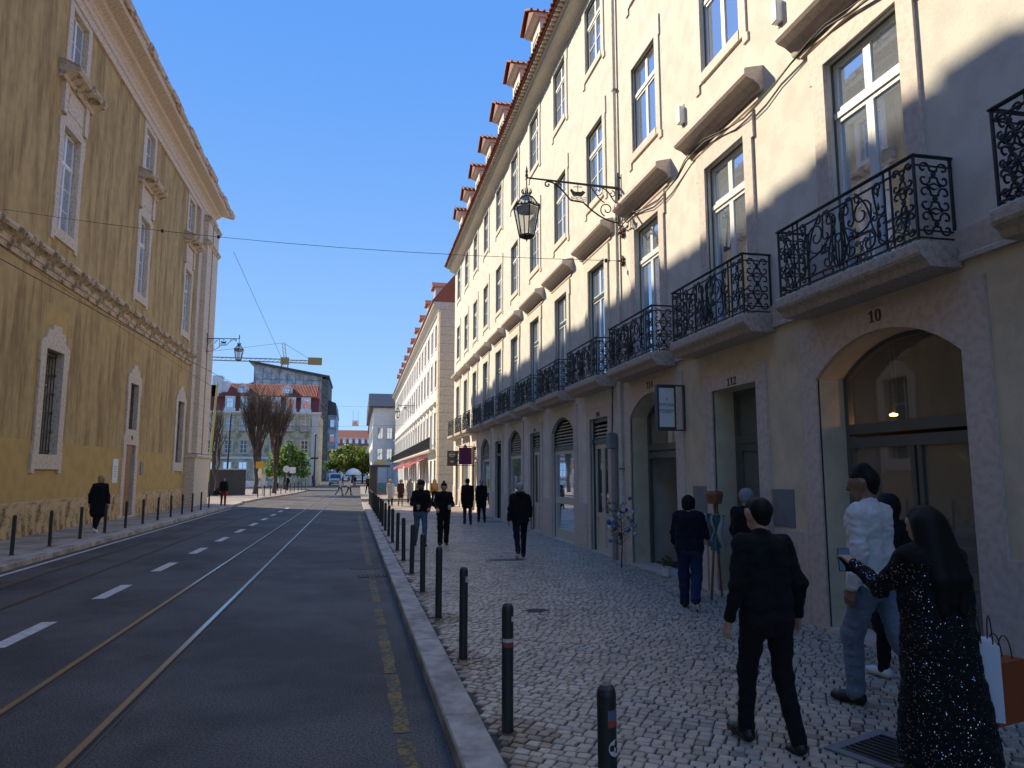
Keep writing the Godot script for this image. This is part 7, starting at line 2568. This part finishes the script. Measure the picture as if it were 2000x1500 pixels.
	# people further off
	var far := [["woman in pale grey coat strolling in the sun by the far shops", V(1.72, SW, -40.5), 0.0, {"top": "pale", "bottom": "black", "hem": 0.55, "hair": "hair_blond", "style": "bob", "H": 1.5}], ["woman in brown fur-trimmed coat and tan trousers in the sun", V(2.3, SW, -41.0), 0.1, {"top": "brown", "bottom": "tan", "hem": 0.6, "hair": "hair_brown", "style": "bob", "H": 1.48}],
		["woman in dark coat and pale scarf behind the bearded man", V(2.95, SW, -43.0), 0.0, {"top": "grey", "bottom": "black", "hem": 0.5, "hair": "hair_brown", "style": "long", "H": 1.5}], ["woman with long blond hair and striped top seen from behind in the sun", V(4.1, SW, -40.0), PI, {"top": "mustard", "bottom": "black", "hem": 0.84, "hair": "hair_blond", "style": "long", "H": 1.52}],
		["person in tan jacket in the sun before the stone corner", V(3.4, SW, -42.0), PI, {"top": "tan", "bottom": "black", "hem": 0.8, "hair": "hair_brown", "style": "long", "H": 1.5}],
		["man in pale jacket and jeans crossing the tram tracks", V(-1.65, 0.0, -65.0), 1.1, {"top": "pale", "bottom": "jeans", "hem": 0.84, "H": 1.5, "legs": [[24, 10], [-22, -40]]}], ["person in white top and dark trousers crossing the tram tracks with a rucksack", V(-0.86, 0.0, -65.2), 0.9, {"top": "offwhite", "bottom": "black", "hem": 0.86, "H": 1.45, "legs": [[20, 8], [-18, -36]]}],
		["person in a red coat standing by the far tram pole", V(-6.9, 0.12, -113.0), 0.3, {"top": "red", "bottom": "red", "hem": 0.5, "H": 1.7, "style": "hood", "hair": "cloth_red"}],
		["person in pale top waiting behind the small bollards", V(-8.6, 0.11, -80.0), 0.5, {"top": "pale", "bottom": "black", "H": 1.55}], ["person in black waiting by the round road sign", V(-7.6, 0.11, -81.0), -0.5, {"top": "black", "bottom": "black", "H": 1.6}],
		["person in dark clothes standing beside the kiosk counter", V(0.75, SW, -66.0), 0.4, {"top": "brown", "bottom": "black", "H": 1.6}], ["person in navy near the white parasol", V(-0.6, 0.0, -104.0), 0.2, {"top": "navy", "bottom": "jeans", "H": 1.65}], ["person in blue jeans near the white parasol", V(-1.5, 0.0, -106.0), 2.2, {"top": "jeans", "bottom": "jeans", "H": 1.65}], ["person in black near the parked van", V(-2.3, 0.0, -104.0), 1.2, {"top": "black", "bottom": "grey", "H": 1.62}]]
	for q in far:
		var cf: Dictionary = q[3]
		cf["cell"] = 0.028
		cf["hcell"] = 0.018
		cf["fcell"] = 0.014
		person(q[0], q[1], q[2], cf)

func cup(J: Dictionary, i: int, label: String) -> void:
	var me: Node3D = J.top.get_parent()
	var p: Vector3 = me.transform * ((J["wr%d" % i] as Vector3) + (J["fd%d" % i] as Vector3) * 0.085 + (J["palm%d" % i] as Vector3) * 0.03)
	var c := thing("paper_cup", label, "cup", p - V(0, 0.05, 0))
	var b := MB.new()
	b.lathe([[0.0, 0.0], [0.03, 0.0], [0.038, 0.11], [0.0, 0.11]], Vector3.ZERO, 12)
	part("cup", c, b, M.door_cream)
	b = MB.new()
	b.lathe([[0.04, 0.108], [0.041, 0.118], [0.034, 0.126], [0.0, 0.126]], Vector3.ZERO, 12)
	part("lid", c, b, M.leather)

func _ready() -> void:
	rng.seed = 20240211
	# camera
	var cam := Camera3D.new()
	cam.name = "camera"
	add_child(cam)
	cam.position = V(0, 1.92, 0)
	cam.rotation_degrees = V(7.19, -12.03, 0)
	cam.fov = 56.81
	cam.near = 0.05
	cam.far = 3000.0
	cam.current = true
	# sky, sun, exposure
	var env := Environment.new()
	var sky := Sky.new()
	var sm := ProceduralSkyMaterial.new()
	sm.sky_top_color = Color(0.030, 0.102, 0.29).linear_to_srgb()
	sm.sky_horizon_color = Color(0.155, 0.252, 0.35).linear_to_srgb()
	sm.sky_curve = 0.2
	sm.sky_energy_multiplier = 1.0
	sm.ground_bottom_color = Color(0.12, 0.11, 0.10).linear_to_srgb()
	sm.ground_horizon_color = Color(0.30, 0.36, 0.42).linear_to_srgb()
	sm.sun_angle_max = 3.0
	sky.sky_material = sm
	env.background_mode = Environment.BG_SKY
	env.sky = sky
	env.tonemap_mode = Environment.TONE_MAPPER_LINEAR
	env.tonemap_exposure = 3.2
	env.sdfgi_enabled = true
	env.ssao_enabled = true
	env.ssil_enabled = true
	var we := WorldEnvironment.new()
	we.name = "world"
	we.environment = env
	add_child(we)
	var sun := DirectionalLight3D.new()
	sun.name = "sun"
	add_child(sun)
	sun.look_at_from_position(Vector3.ZERO, V(1.0, -0.943, 0.92), Vector3.UP)
	sun.light_energy = 0.68
	sun.light_color = Color(1.0, 0.94, 0.83)
	sun.light_angular_distance = 0.53
	sun.shadow_enabled = true
	textures()
	materials()
	street()
	palace()
	right_houses()
	far_world()
	people()
